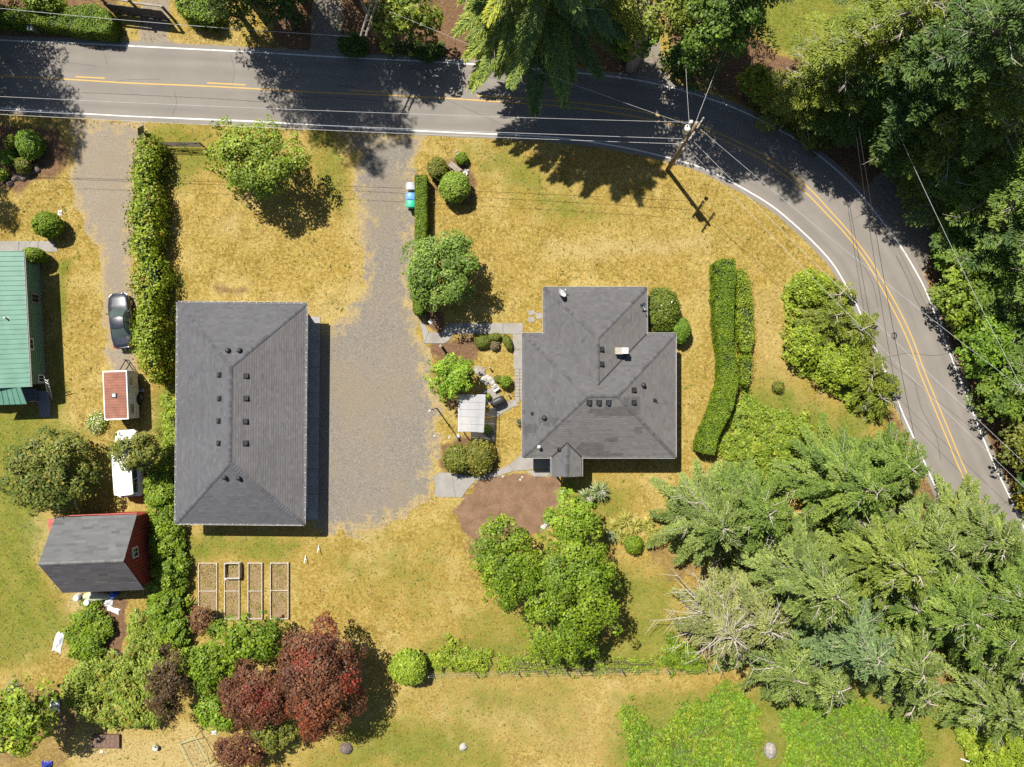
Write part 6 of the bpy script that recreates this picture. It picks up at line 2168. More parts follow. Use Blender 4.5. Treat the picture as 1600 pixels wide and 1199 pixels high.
M['bed_soil'] = soil_mat()
raised_bed('westernmost of the long shallow raised beds on the dry lawn', 310, 880, 339, 966, 0.16, 924)
raised_bed('long raised bed just below the tall square planter box', 350.5, 905, 374, 968, 0.16, 924)
raised_bed('narrow long raised bed, third from the west', 387, 880, 409.5, 968, 0.22, 924)
raised_bed('easternmost of the long raised beds on the dry lawn', 422, 880, 450.5, 968, 0.26, 923)
raised_bed('tall square planter box at the head of the second raised bed', 350, 880.5, 374, 905, 0.55)

# ------------------------------------------------------------------ lower left yard
tb = thing('wooden_platform', 'flat brown wooden tray bed on the dry yard below the brambles', 'planter', (*P(167, 1157)[:2], 0), 0.0)
k0 = (188.5 - 145) / S; k1 = (1168 - 1147) / S
for s_ in (-1, 1):
    MB().box((s_ * (k0 / 2 - 0.03), 0, 0.14), (0.06, k1, 0.28)).build('end_board', M['brown_wood'], tb)
    MB().box((0, s_ * (k1 / 2 - 0.025), 0.13), (k0 - 0.12, 0.05, 0.26)).build('side_board', M['brown_wood'], tb)
for k_ in range(6):
    MB().box((-k0 / 2 + 0.06 + (k0 - 0.12) * (k_ + 0.5) / 6, 0, 0.20), ((k0 - 0.12) / 6 - 0.012, k1 - 0.11, 0.03)).build('plank', M['brown_plank'] if 'brown_plank' in M else M['brown_wood'], tb)
bk = thing('white_bucket', 'round white bucket standing alone on the dry lower yard', 'bucket', (*P(245.5, 1166)[:2], 0))
MB().lathe((0, 0, 0), [(0.17, 0), (0.22, 0.36), (0.24, 0.36), (0.24, 0.38), (0.20, 0.38), (0.16, 0.06), (0.01, 0.05)], 20).build('pail', M['white_plastic'], bk, smooth=True)
MB().tube([(0.23 * math.cos(a), 0.23 * math.sin(a) * 0.3 + 0.15, 0.36 + 0.03) for a in np.linspace(0, math.pi, 9)], 0.008, 4).build('bail', M['metal'], bk)
MB().lathe((0, 0, 0.12), [(0.165, 0), (0.02, 0.03)], 14).build('contents', M['dark_wood'], bk)
pf_ = thing('wire_trellis', 'pale green leaning wire frame panels at the lower edge under the plum tree', 'trellis', (*P(308, 1180)[:2], 0))
M['pale_green'] = plain('pale_green', (0.34, 0.40, 0.24), 0.6, 0.1)
q_ = [Vector(P(280, 1163, 0.3)), Vector(P(305, 1152, 1.0)), Vector(P(328, 1195, 1.0)), Vector(P(303, 1210, 0.3))]
for i_ in range(4):
    MB().tube([q_[i_], q_[(i_ + 1) % 4]], 0.03, 5).build('frame_rail', M['pale_green'], pf_, world=True)
for i_ in range(1, 7):
    t_ = i_ / 7
    MB().tube([q_[0].lerp(q_[1], t_), q_[3].lerp(q_[2], t_)], 0.007, 4).build('mesh_wire', M['metal'], pf_, world=True)
    MB().tube([q_[0].lerp(q_[3], t_), q_[1].lerp(q_[2], t_)], 0.007, 4).build('mesh_wire', M['metal'], pf_, world=True)
for i_ in range(4):
    MB().tube([(q_[i_].x, q_[i_].y, 0), q_[i_]], 0.03, 5).build('leg', M['dark_metal'], pf_, world=True)
MB().tube([q_[1], q_[1].lerp(q_[2], 0.5) + Vector((0.5, 0.1, 0.25)), q_[2]], 0.02, 5).build('hoop', M['dark_metal'], pf_, world=True)


def crumple(label, px, py, rx, ry, mat, seed, name='plastic_sheet', cat='tarp', h=0.15, rz=0.0):
    rng = np.random.default_rng(seed)
    n = 12
    mb = MB(); vs = []
    for j in range(n + 1):
        for i in range(n + 1):
            u, v = 2 * i / n - 1, 2 * j / n - 1
            e = 1 - 0.25 * float(vnoise(u * 2 + 5, v * 2 + 5, seed))
            z = h * float(fbm(u * 2.5 + 7, v * 2.5 + 3, seed, 3)) * (1.15 - max(abs(u), abs(v))) + 0.02
            vs.append((u * rx * e, v * ry * e, z))
    mb.add(vs, [[j * (n + 1) + i, j * (n + 1) + i + 1, (j + 1) * (n + 1) + i + 1, (j + 1) * (n + 1) + i] for j in range(n) for i in range(n)])
    o = mb.build(name, M[mat], None)
    o.location = (*P(px, py)[:2], 0); o.rotation_euler = (0, 0, rz)
    return tag(o, label, cat)


M['blue_tarp'] = plain('blue_tarp', (0.02, 0.03, 0.22), 0.4, 0.2, 4)
crumple('crumpled bright blue tarp at the bottom edge under the lime-green tree', 74, 1196, 0.5, 0.42, 'blue_tarp', 3, h=0.8)
crumple('crumpled white sheeting on the bank west of the bramble patch', 92, 1003, 0.42, 1.0, 'white_plastic', 4, h=0.35, rz=-0.25)
crumple('white plastic sheet lying just below the red shed', 170, 941, 0.42, 0.35, 'white_plastic', 5, h=0.3)
crumple('long white plastic scrap at the top of the bare strip in the brambles', 177, 953, 0.62, 0.26, 'white_plastic', 6, h=0.2, rz=-0.35)
crumple('square white board lying in the bare strip between brambles', 184, 1020, 0.24, 0.24, 'white_plastic', 7, h=0.06, rz=0.7, cat='board', name='board_scrap')
crumple('pale blue-white sheet in the shadow east of the lime-green corner tree', 86, 1101, 0.5, 0.55, 'white_plastic', 8, h=0.3)
crumple('white plastic bag at the foot of the brown-leaved plum', 335, 1145, 0.25, 0.2, 'white_plastic', 9, h=0.25, cat='bag', name='plastic_bag')
crumple('small white scrap on the dry yard below the wooden tray bed', 159, 1175, 0.16, 0.12, 'white_plastic', 10, h=0.12)
crumple('white scrap beside the round clipped bush by the side drive', 94, 333, 0.2, 0.26, 'white_plastic', 11, h=0.2)

bt = thing('rowing_boat', 'overturned pale green dinghy stored under the lower eave of the red shed', 'boat', (*P(157, 930)[:2], 0), 0.03)
vs_, fs_ = [], []
M['boat'] = plain('boat_hull', (0.34, 0.35, 0.24), 0.5, 0.15)
for i_ in range(13):
    t_ = i_ / 12; x_ = (t_ - 0.5) * 2.5
    w_ = 0.45 * math.sin(math.pi * min(1, 0.08 + 0.92 * t_) ** 0.8) + 0.04
    for k_ in range(9):
        a_ = math.pi * k_ / 8
        vs_.append((x_, w_ * math.cos(a_), 0.25 + 0.36 * math.sin(a_) * (w_ / 0.49) ** 0.5))
for i_ in range(12):
    for k_ in range(8):
        fs_.append([i_ * 9 + k_, (i_ + 1) * 9 + k_, (i_ + 1) * 9 + k_ + 1, i_ * 9 + k_ + 1])
MB().add(vs_, fs_).build('hull', M['boat'], bt, smooth=True)
for s_ in (-0.6, 0.6):
    MB().box((s_, 0, 0.12), (0.1, 0.8, 0.24)).build('trestle', M['grey_wood'], bt)
M['barrel_blue'] = plain('barrel_blue', (0.03, 0.09, 0.34), 0.45, 0.1)
for px_, py_, mt_, lb_ in ((183, 927, 'barrel_blue', 'blue barrel under the lower eave of the red shed'), (127, 931, 'white_plastic', 'white drum at the southwest corner of the red shed'), (143, 938, 'white_plastic', 'grey-white tub beside the stored dinghy')):
    b_ = thing('barrel', lb_, 'barrel', (*P(px_, py_)[:2], 0))
    MB().lathe((0, 0, 0), [(0.22, 0), (0.27, 0.1), (0.28, 0.4), (0.27, 0.7), (0.23, 0.8), (0.22, 0.8), (0.02, 0.79)], 18).build('drum', M[mt_], b_, smooth=True)
    for z_ in (0.26, 0.54):
        MB().lathe((0, 0, z_), [(0.275, 0), (0.295, 0.02), (0.275, 0.04)], 18).build('hoop', M[mt_], b_)
lg = thing('plank', 'long white plank leaning by the laurel tree above the red shed', 'plank', (*P(120, 788)[:2], 0))
p0_, p1_ = Vector(P(121, 797, 0.1)), Vector(P(115, 778, 1.6))
MB().tube([p0_, p1_], 0.10, 4).build('board', M['white'], lg, world=True)
MB().box((p1_.x, p1_.y, 0.8), (0.1, 0.1, 1.6)).build('prop', M['grey_wood'], lg, world=True)
for px_, py_, lb_ in ((498.5, 858, 'thin white marker stake near the garage corner, the eastern one'), (478, 874, 'thin white marker stake near the raised beds, the western one')):
    s_ = thing('marker_stake', lb_, 'stake', (*P(px_, py_)[:2], 0), group='white marker stakes')
    MB().box((0, 0.05, 0.32), (0.06, 0.03, 0.70), rx=0.85).build('stake', M['white'], s_)
    MB().box((0, 0.0, 0.02), (0.10, 0.10, 0.04)).build('foot', M['white'], s_)

# wire fence along the lower boundary
fn = thing('wire_fence', 'old wire fence of thin wooden posts along the lower lawn', 'fence', (*P(900, 1043)[:2], 0))
FX = [(672, 1050), (740, 1048), (807, 1047), (850, 1046), (884, 1045), (903, 1045), (970, 1044), (1040, 1043), (1100, 1042)]
for x_, y_ in FX:
    q_ = Vector(P(x_, y_))
    MB().tube([q_, q_ + Vector((random.uniform(-0.05, 0.05), random.uniform(-0.05, 0.05), 1.25))], 0.05, 6).build('post', M['grey_wood'], fn, world=True)
for z_ in (0.4, 0.8, 1.15):
    MB().tube([Vector(P(x_, y_)) + Vector((0, 0, z_)) for x_, y_ in FX], 0.006, 4).build('wire', M['metal'], fn, world=True)
lp_ = thing('fallen_pole', 'pale pole lying on the ground near the lower right corner', 'pole', (*P(1520, 1192)[:2], 0))
MB().tube([Vector(P(1501, 1186, 0.12)), Vector(P(1540, 1199, 0.12)), Vector(P(1600, 1213, 0.1))], 0.06, 8).build('pole', M['white'], lp_, world=True)

# ------------------------------------------------------------------ hedges
hedge('narrow clipped hedge strip between the gravel drive and the front lawn', [(648, 273), (667, 273), (666.5, 350), (663, 420), (662, 485), (657, 492), (648, 491), (645, 483), (647, 400), (648, 340)], 1.5, BRIGHT, leaf=0.10, seed=201, shag=0.03, lump=0.06)


def dry_tips(pos, col, rng):
    m = fbm(pos[:, 0] * 0.8, pos[:, 1] * 0.8, 77, 3) > 0.55
    m &= rng.random(len(pos)) < 0.16
    col[m] = np.array([0.20, 0.135, 0.030]) * rng.uniform(0.6, 1.2, (m.sum(), 1))
    return col


hedge('tall shaggy leafy hedge between the side drive and the first lawn', [(214, 210), (228, 205), (240, 222), (242, 250), (233, 272), (243, 296), (246, 325), (239, 345), (243, 368), (234, 388), (240, 402), (250, 420), (250, 448), (238, 470), (240, 492), (247, 515), (239, 540), (245, 565), (243, 592), (236, 600), (229, 588), (220, 574), (212, 556), (202, 535), (208, 505), (213, 470), (204, 440), (211, 412), (198, 385), (206, 362), (196, 336), (206, 305), (201, 270), (209, 240)], 2.3, [(0.070, 0.105, 0.010), (0.130, 0.170, 0.016), (0.215, 0.235, 0.032)], leaf=0.23, seed=202, shag=0.20, lump=0.48, inset=0.5, round_=0.8, extra=dry_tips, dens=1.0)
hedge('clipped winding hedge east of the house', [(1118, 410), (1135, 404), (1149, 405), (1151, 425), (1147, 500), (1149, 560), (1156, 598), (1146, 640), (1124, 682), (1117, 711), (1102, 710), (1091, 706), (1093, 688), (1110, 648), (1125, 600), (1127, 560), (1119, 500)], 1.75, BRIGHT, leaf=0.12, seed=203, shag=0.05, lump=0.10)
hedge('glossy lower hedge growing along the east side of the winding hedge', [(1152, 428), (1162, 421), (1172, 440), (1177, 480), (1179, 535), (1174, 550), (1158, 548), (1152, 500)], 1.25, LIME, leaf=0.15, seed=204, shag=0.12, lump=0.26)
hedge('small clipped block of hedge below the glossy lower hedge', [(1158, 556), (1175, 555), (1177, 580), (1168, 604), (1160, 600)], 1.3, LIME, leaf=0.14, seed=205, shag=0.12, lump=0.25)
hedge('broad bright clipped hedge along the top left roadside', [(-60, 5), (0, 8), (60, 14), (112, 8), (150, 6), (170, 18), (175, 36), (170, 52), (130, 50), (90, 42), (40, 36), (0, 33), (-60, 28)], 1.6, BRIGHT, leaf=0.12, seed=206, shag=0.04, lump=0.10)
hedge('short leafy hedge east of the dark driveway gate', [(270, -4), (300, -8), (335, 0), (338, 28), (320, 33), (290, 26), (276, 12)], 1.7, BRIGHT, leaf=0.18, seed=207, shag=0.10, lump=0.16)

# ------------------------------------------------------------------ clipped and small shrubs
shrub('round pale green clipped bush with a strong shadow on the front lawn', 711, 293, 24.5, 2.3, [(0.075, 0.115, 0.020), (0.125, 0.180, 0.030), (0.185, 0.235, 0.055)], leaf=0.13, seed=301, shag=0.08)
shrub('olive two-lobed bush half in shade beside the clipped hedge strip', 684, 264, 16, 1.6, OLIVE, ry=18, leaf=0.13, seed=302, lump=0.12)
shrub('little bright bush ringed by white stones', 721, 248, 9.5, 0.9, BRIGHT, leaf=0.11, seed=303, shag=0.2)
shrub('smooth bright green ball-shaped bush by the side drive', 74.5, 352, 23, 2.1, BRIGHT, ry=20.5, leaf=0.11, seed=304, shag=0.06)
shrub('bright green rounded bush at the corner of the green house', 54, 400, 17, 2.0, BRIGHT, ry=12.5, leaf=0.11, seed=305)
shrub('lime-green mounded bush beside the red plum tree', 638, 1043, 30, 2.4, [(0.075, 0.115, 0.012), (0.130, 0.180, 0.020), (0.190, 0.230, 0.035)], ry=28, leaf=0.19, seed=306, shag=0.10)
shrub('western one of the two rhododendrons by the entry walk', 715, 717, 21, 1.8, OLIVE, leaf=0.19, seed=307, shag=0.2, lump=0.15)
shrub('eastern one of the two rhododendrons by the entry walk, browner', 748, 713, 24, 1.7, [(0.045, 0.050, 0.012), (0.095, 0.095, 0.018), (0.150, 0.130, 0.034)], ry=27, leaf=0.19, seed=308, shag=0.22, lump=0.15)
shrub('large dark bush with white blossoms at the northeast corner of the house', 1033, 484, 27, 2.4, [(0.035, 0.050, 0.010), (0.068, 0.090, 0.014), (0.12, 0.14, 0.024)], ry=35, leaf=0.16, seed=309, shag=0.18, lump=0.15, flowers=((0.6, 0.58, 0.5), 0.006))
shrub('smaller brighter bush next to the blossoming one at the house corner', 1062, 517, 17, 1.8, GREENP, ry=20, leaf=0.13, seed=310, shag=0.14)
DRYG = [(0.035, 0.050, 0.010), (0.070, 0.085, 0.014), (0.115, 0.115, 0.026)]
shrub('wide low clipped bush, western end of the courtyard bed', 754, 534, 13, 0.8, DRYG, ry=10.5, leaf=0.09, seed=311, square=1)
shrub('low clipped bush in the middle of the courtyard bed row', 773, 527, 11, 0.75, DRYG, ry=6.5, leaf=0.09, seed=312)
shrub('small purplish bush in the courtyard bed', 773, 540, 7.5, 0.6, [(0.06, 0.04, 0.035), (0.11, 0.085, 0.07), (0.16, 0.13, 0.10)], leaf=0.08, seed=313, core='purple_core', shag=0.2)
shrub('slanting oval clipped bush at the east end of the courtyard bed', 793, 535, 6.5, 0.8, DRYG, ry=13, leaf=0.09, seed=314, rot=0.35)
shrub('small bright leafy plant by the brick path', 790, 597, 8.5, 1.1, BRIGHT, leaf=0.15, seed=315, shag=0.35, lump=0.2)
shrub('small brownish mound among the rockery stones', 777.5, 592, 5.5, 0.5, OLIVE, leaf=0.08, seed=316, shag=0.2)
shrub('tiny lime plant beside the canopy and grill', 762, 620, 4.5, 0.6, LIME, leaf=0.10, seed=317, shag=0.4)
shrub('hanging leafy plant at the southeast canopy corner', 760, 671, 7, 0.9, GREENP, leaf=0.12, seed=318, shag=0.4)
shrub('ivy-covered bush by the side drive beside the road', 47, 226, 19, 1.9, GREENP, ry=21, leaf=0.14, seed=319, lump=0.15, shag=0.15)
shrub('dark round shrub at the picture edge inside the stone edging', 13, 247, 12.5, 1.2, GREENP, leaf=0.13, seed=320, shag=0.15)
shrub('dark round shrub next to the curved stone edging', 36, 259, 12.5, 1.1, OLIVE, leaf=0.12, seed=321, shag=0.15)
shrub('yellowish wispy shrub between the edge shrubs and the ivy bush', 20, 223, 10, 0.9, LIME, leaf=0.12, seed=322, shag=0.35)
shrub('pale wispy shrub at the picture edge below the stone edging', 2, 272, 9, 0.8, LIME, leaf=0.12, seed=323, shag=0.35)
shrub('bright airy bush rising behind the top left hedge', 75, 12, 26, 2.6, BRIGHT, ry=15, leaf=0.18, seed=324, shag=0.25, lump=0.2)
shrub('small green shrub among the dry lilies below the porch', 990, 851, 13, 1.1, BRIGHT, leaf=0.14, seed=325, shag=0.3)
shrub('dark green shrub at the road edge below the paired crossarms', 552, 70, 22, 1.5, DARKP, ry=17, leaf=0.16, seed=326, shag=0.25)
shrub('low dark shrub on the shaded verge west of the cedar', 668, 84, 20, 1.2, DARKP, ry=10, leaf=0.14, seed=327, shag=0.3)
shrub('small weed tuft standing alone in the orange clearing', 1216, 605, 8, 0.6, OLIVE, leaf=0.12, seed=328, shag=0.4)
shrub('white-flowered daisy clump north of the white van', 150, 661, 13, 0.55, LIME, ry=14, leaf=0.12, seed=329, shag=0.5, flowers=((0.62, 0.60, 0.5), 0.30))

# ------------------------------------------------------------------ broadleaf trees
deciduous('spreading lime-green tree on the first lawn below the road', 404, 252, 76, 5.6, [(0.055, 0.088, 0.010), (0.102, 0.142, 0.016), (0.175, 0.205, 0.028)], ry=62, leaf=0.22, seed=401, lump=0.42, rot=-0.3, zc=3.2)
deciduous('dense round-headed tree over the clipped hedge strip', 691, 422, 61, 6.0, [(0.045, 0.080, 0.018), (0.085, 0.130, 0.026), (0.145, 0.190, 0.055)], leaf=0.20, seed=402, lump=0.15, dens=1.25, zc=3.3)
deciduous('compact lime tree at the courtyard edge beside the gravel', 706, 590, 38, 4.4, [(0.055, 0.105, 0.010), (0.105, 0.170, 0.014), (0.185, 0.250, 0.026)], ry=35, leaf=0.21, seed=403, lump=0.16, dens=1.25, zc=2.5)
deciduous('largest bright green tree south of the house', 890, 915, 78, 8.0, BRIGHT, ry=88, leaf=0.21, seed=404, lump=0.42, zc=4.2)
deciduous('bright green tree west of the large one, over the bark bed', 792, 880, 62, 6.6, BRIGHT, ry=68, leaf=0.21, seed=405, lump=0.40, zc=3.8)
deciduous('green tree reaching up to the house porch', 893, 812, 46, 6.0, [(0.060, 0.100, 0.010), (0.110, 0.165, 0.014), (0.170, 0.215, 0.028)], ry=44, leaf=0.20, seed=406, lump=0.20, zc=3.4)
deciduous('lower bright green tree above the wire fence', 878, 990, 62, 5.2, BRIGHT, ry=40, leaf=0.21, seed=407, lump=0.38, zc=2.8)


def laurel_tips(pos, col, rng):
    m = rng.random(len(pos)) < 0.08
    col[m] = np.array([0.20, 0.135, 0.030]) * rng.uniform(0.7, 1.2, (m.sum(), 1))
    return col


deciduous('broad olive laurel west of the white van with brownish leaf tips', 82, 738, 72, 4.8, [(0.030, 0.048, 0.010), (0.068, 0.085, 0.018), (0.13, 0.14, 0.034)], ry=64, leaf=0.20, seed=408, lump=0.12, dens=1.2, extra=laurel_tips, zc=2.4)
deciduous('dark glossy tree leaning over the white van', 216, 703, 44, 4.6, OLIVE, ry=36, leaf=0.18, seed=409, lump=0.25, dens=1.1, zc=3.0)


def plum_red(pos, col, rng):
    k = (H - pos[:, 2]) / H / S
    px, py = pos[:, 0] / k + 800, 599.5 - pos[:, 1] / k
    for x, y, r, c in ((505, 972, 28, (0.15, 0.030, 0.022)), (552, 1068, 22, (0.22, 0.032, 0.024)), (470, 1030, 18, (0.18, 0.028, 0.022)), (405, 1092, 26, (0.14, 0.025, 0.022)), (470, 1130, 34, (0.16, 0.040, 0.022)), (520, 1110, 25, (0.15, 0.045, 0.022))):
        m = np.hypot(px - x, py - y) < r * (0.7 + 0.6 * rng.random(len(px)))
        m &= rng.random(len(px)) < 0.5
        col[m] = np.array(c) * rng.uniform(0.5, 1.1, (m.sum(), 1))
    return col


deciduous('large red-leaved plum tree casting the widest shadow on the lower lawn', 503, 1055, 70, 7.2, BROWNP, ry=92, leaf=0.19, seed=410, lump=0.18, dens=1.2, extra=plum_red, zc=4.0)
deciduous('brown-leaved plum tree west of the red one', 404, 1078, 60, 5.8, BROWNP, ry=60, leaf=0.18, seed=411, lump=0.18, dens=1.1, extra=plum_red, zc=3.4)
deciduous('narrow dark brown plum beside the brambles', 268, 1068, 30, 5.0, [(0.022, 0.014, 0.010), (0.055, 0.032, 0.020), (0.095, 0.058, 0.032)], ry=60, leaf=0.17, seed=412, lump=0.25, zc=3.0)
deciduous('small brown twiggy plum below the westernmost raised bed', 316, 968, 20, 2.2, [(0.06, 0.025, 0.020), (0.10, 0.045, 0.03), (0.15, 0.09, 0.04)], ry=24, leaf=0.14, seed=413, dens=0.7, zc=1.3, name='young_plum')
deciduous('bright green bushy tree right below the raised beds', 392, 992, 58, 3.8, BRIGHT, ry=36, leaf=0.22, seed=414, lump=0.22, zc=2.0)
deciduous('green bushy tree between the brambles and the brown plum', 325, 1040, 48, 3.4, BRIGHT, ry=40, leaf=0.22, seed=415, lump=0.28, zc=1.9)
deciduous('low green bush below the brown plum', 345, 1110, 44, 2.8, [(0.060, 0.105, 0.010), (0.105, 0.160, 0.014), (0.170, 0.225, 0.03)], ry=30, leaf=0.22, seed=416, lump=0.3, zc=1.5)
deciduous('brownish plum bush at the bottom edge', 378, 1168, 46, 3.4, BROWNP, ry=30, leaf=0.17, seed=417, lump=0.3, zc=2.0, extra=dry_tips)
deciduous('olive bush at the bottom edge under the red plum', 432, 1140, 40, 3.2, OLIVE, ry=34, leaf=0.18, seed=418, lump=0.3, zc=1.8)
deciduous('yellow-green maple in the lower left corner', 36, 1118, 54, 6.4, [(0.045, 0.080, 0.008), (0.105, 0.150, 0.012), (0.225, 0.260, 0.030)], ry=58, leaf=0.27, seed=419, lump=0.25, zc=4.0)
deciduous('lime shade tree north of the road beside the cedar', 635, 38, 58, 7.0, [(0.030, 0.055, 0.008), (0.075, 0.105, 0.012), (0.19, 0.20, 0.026)], ry=46, leaf=0.28, seed=420, lump=0.3, zc=3.6)
deciduous('dark tree at the top edge west of the shaded driveway', 440, 10, 44, 7.0, DARKP, ry=30, leaf=0.24, seed=421, lump=0.3, zc=3.4)
deciduous('fluffy olive tree at the top edge east of the short hedge', 366, 12, 38, 6.0, [(0.040, 0.060, 0.014), (0.075, 0.100, 0.020), (0.13, 0.15, 0.036)], ry=34, leaf=0.20, seed=422, lump=0.25, zc=3.4)
deciduous('airy yellow-green tree at the forest driveway', 1015, 30, 70, 13.0, [(0.060, 0.075, 0.014), (0.115, 0.135, 0.022), (0.19, 0.20, 0.045)], ry=58, leaf=0.23, seed=423, lump=0.35, dens=0.75, zc=8.0, bark='pale_bark')
deciduous('dark green tree east of the forest driveway', 1115, 40, 74, 14.0, [(0.025, 0.052, 0.008), (0.055, 0.095, 0.014), (0.11, 0.155, 0.024)], ry=66, leaf=0.24, seed=424, lump=0.35, zc=8.5)
conifer('tall dark fir east of the forest driveway throwing shade over the bend', 1088, 82, 23, 4.2, FIRD, seed=438, style='fir', z0=4.5, dens=0.6, name='fir_tree', power=0.6)
deciduous('bright roadside sapling at the north shoulder of the bend', 1178, 130, 24, 3.6, LIME, ry=30, leaf=0.22, seed=425, lump=0.35, zc=2.2)
deciduous('green understorey tree left of the grassy clearing', 1142, 34, 28, 4.0, GREENP, ry=32, leaf=0.22, seed=426, lump=0.3, zc=2.8)

# tall trees outside the frame whose shadows fall across the road
conifer('tall dark fir beyond the top left corner shading the road', -42, 20, 24, 5.2, FIRD, seed=431, style='fir', z0=3.0, dens=0.6, name='fir_tree')
conifer('tall dark fir beyond the left edge shading the corner shrubs', -52, 150, 13, 3.2, FIRD, seed=432, style='fir', z0=2.0, dens=0.6, name='fir_tree')
deciduous('tall tree beyond the top edge shading the road west of the drive', 400, -75, 86, 15.0, DARKP, ry=70, leaf=0.34, seed=433, lump=0.4, zc=9.0, dens=0.75)
conifer('tall fir beyond the top edge shading the drive entrance', 392, -10, 29, 5.0, FIRD, seed=434, style='fir', z0=9.0, dens=0.5, name='fir_tree')
conifer('tall fir beyond the top edge shading the lawn side of the road', 466, -16, 25, 4.6, FIRD, seed=436, style='fir', z0=8.0, dens=0.5, name='fir_tree')
conifer('fir beyond the left edge shading the end of the neighbour walk', -70, 225, 14, 3.0, FIRD, seed=437, style='fir', z0=2.0, dens=0.6, name='fir_tree')
conifer('tall fir beyond the top edge shading the middle of the road', 548, -14, 18, 3.8, FIRD, seed=435, style='fir', z0=6.0, dens=0.45, name='fir_tree')

# ------------------------------------------------------------------ cedar and eastern forest


def cedar_sun_tint(pos, col, rng):
    # sunlight painted as yellow into the western sprays, shaded eastern ones stay bluish
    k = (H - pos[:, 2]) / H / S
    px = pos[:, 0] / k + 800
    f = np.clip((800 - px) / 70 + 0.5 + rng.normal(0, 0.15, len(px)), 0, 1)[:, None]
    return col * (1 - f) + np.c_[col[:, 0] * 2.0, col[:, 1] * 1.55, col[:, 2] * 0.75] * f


conifer('big drooping blue-green cedar overhanging the road at the top', 835, 62, 24, 8.6, CEDAR, seed=441, style='cedar', z0=5.5, dens=2.3, name='cedar_tree', extra=cedar_sun_tint, power=0.7)
FOREST = [
    ('pale-limbed fir nearest the grassy clearing', 1282, 152, 16, 4.6, FIRL, 'fir', 0.14, 3.0, 1.0),
    ('slender sunlit fir just south of the grassy clearing', 1235, 172, 14, 3.4, FIRL, 'fir', 0.10, 2.0, 1.0),
    ('dark fir whose trunk shows at the outer shoulder of the bend', 1345, 205, 22, 4.6, FIRD, 'fir', 0.03, 3.0, 0.9),
    ('tall fir behind the pale-limbed one at the top edge', 1345, 70, 19, 4.6, FIRD, 'fir', 0.05, 3.0, 0.8),
    ('sunlit-tipped fir above the shaded pull-out', 1440, 255, 14, 4.2, [(0.03, 0.055, 0.012), (0.07, 0.10, 0.018), (0.14, 0.16, 0.03)], 'fir', 0.03, 2.0, 1.0),
    ('dense dark fir at the heart of the eastern wood', 1440, 150, 20, 4.8, FIRD, 'fir', 0.03, 3.0, 0.8),
    ('fir with hanging green sprays east of the pull-out', 1480, 335, 14, 4.0, CYPG, 'fir', 0.05, 1.5, 1.0),
    ('fir with bare grey limbs at the eastern edge of the wood', 1520, 430, 13, 3.8, CYPG, 'fir', 0.16, 1.5, 0.9),
    ('tall fir in the top right corner', 1530, 60, 20, 4.6, FIRD, 'fir', 0.04, 3.0, 0.7),
    ('fir with yellowish tips on the right edge of the wood', 1545, 215, 17, 4.4, [(0.03, 0.055, 0.012), (0.06, 0.09, 0.016), (0.12, 0.14, 0.026)], 'fir', 0.04, 2.0, 0.8),
    ('dark fir on the right edge level with the house', 1590, 520, 12, 3.6, FIRD, 'fir', 0.08, 1.5, 0.8),
    ('fir beyond the right edge north of the bend', 1640, 330, 16, 4.6, FIRD, 'fir', 0.03, 2.0, 0.6),
    ('slim fir on the outer shoulder of the bend shading the asphalt', 1298, 188, 16, 3.0, FIRD, 'fir', 0.04, 4.0, 0.9),
    ('fir leaning over the north end of the shaded pull-out', 1398, 248, 17, 3.6, [(0.03, 0.055, 0.012), (0.07, 0.10, 0.018), (0.14, 0.16, 0.03)], 'fir', 0.04, 4.0, 0.9),
    ('fir on the right edge above the lower road', 1575, 600, 11, 3.6, CYPG, 'fir', 0.05, 1.0, 0.9),
    ('fir at the right edge where the lower road disappears', 1620, 690, 10, 3.6, FIRD, 'fir', 0.05, 1.0, 0.9),
    ('dark fir in front of the bare-limbed one', 1500, 395, 12, 3.4, FIRD, 'fir', 0.05, 1.5, 0.9),
    ('fir beyond the top edge above the wood', 1420, -20, 18, 4.6, FIRD, 'fir', 0.03, 3.0, 0.5),
]
for i_, (lb_, x_, y_, h_, r_, pl_, st_, ba_, z0_, de_) in enumerate(FOREST):
    conifer(lb_, x_, y_, h_, r_, pl_, seed=450 + i_, style=st_, z0=z0_, dens=de_ * 1.15, name='fir_tree', bare=ba_, group='firs of the eastern wood', power=0.6)
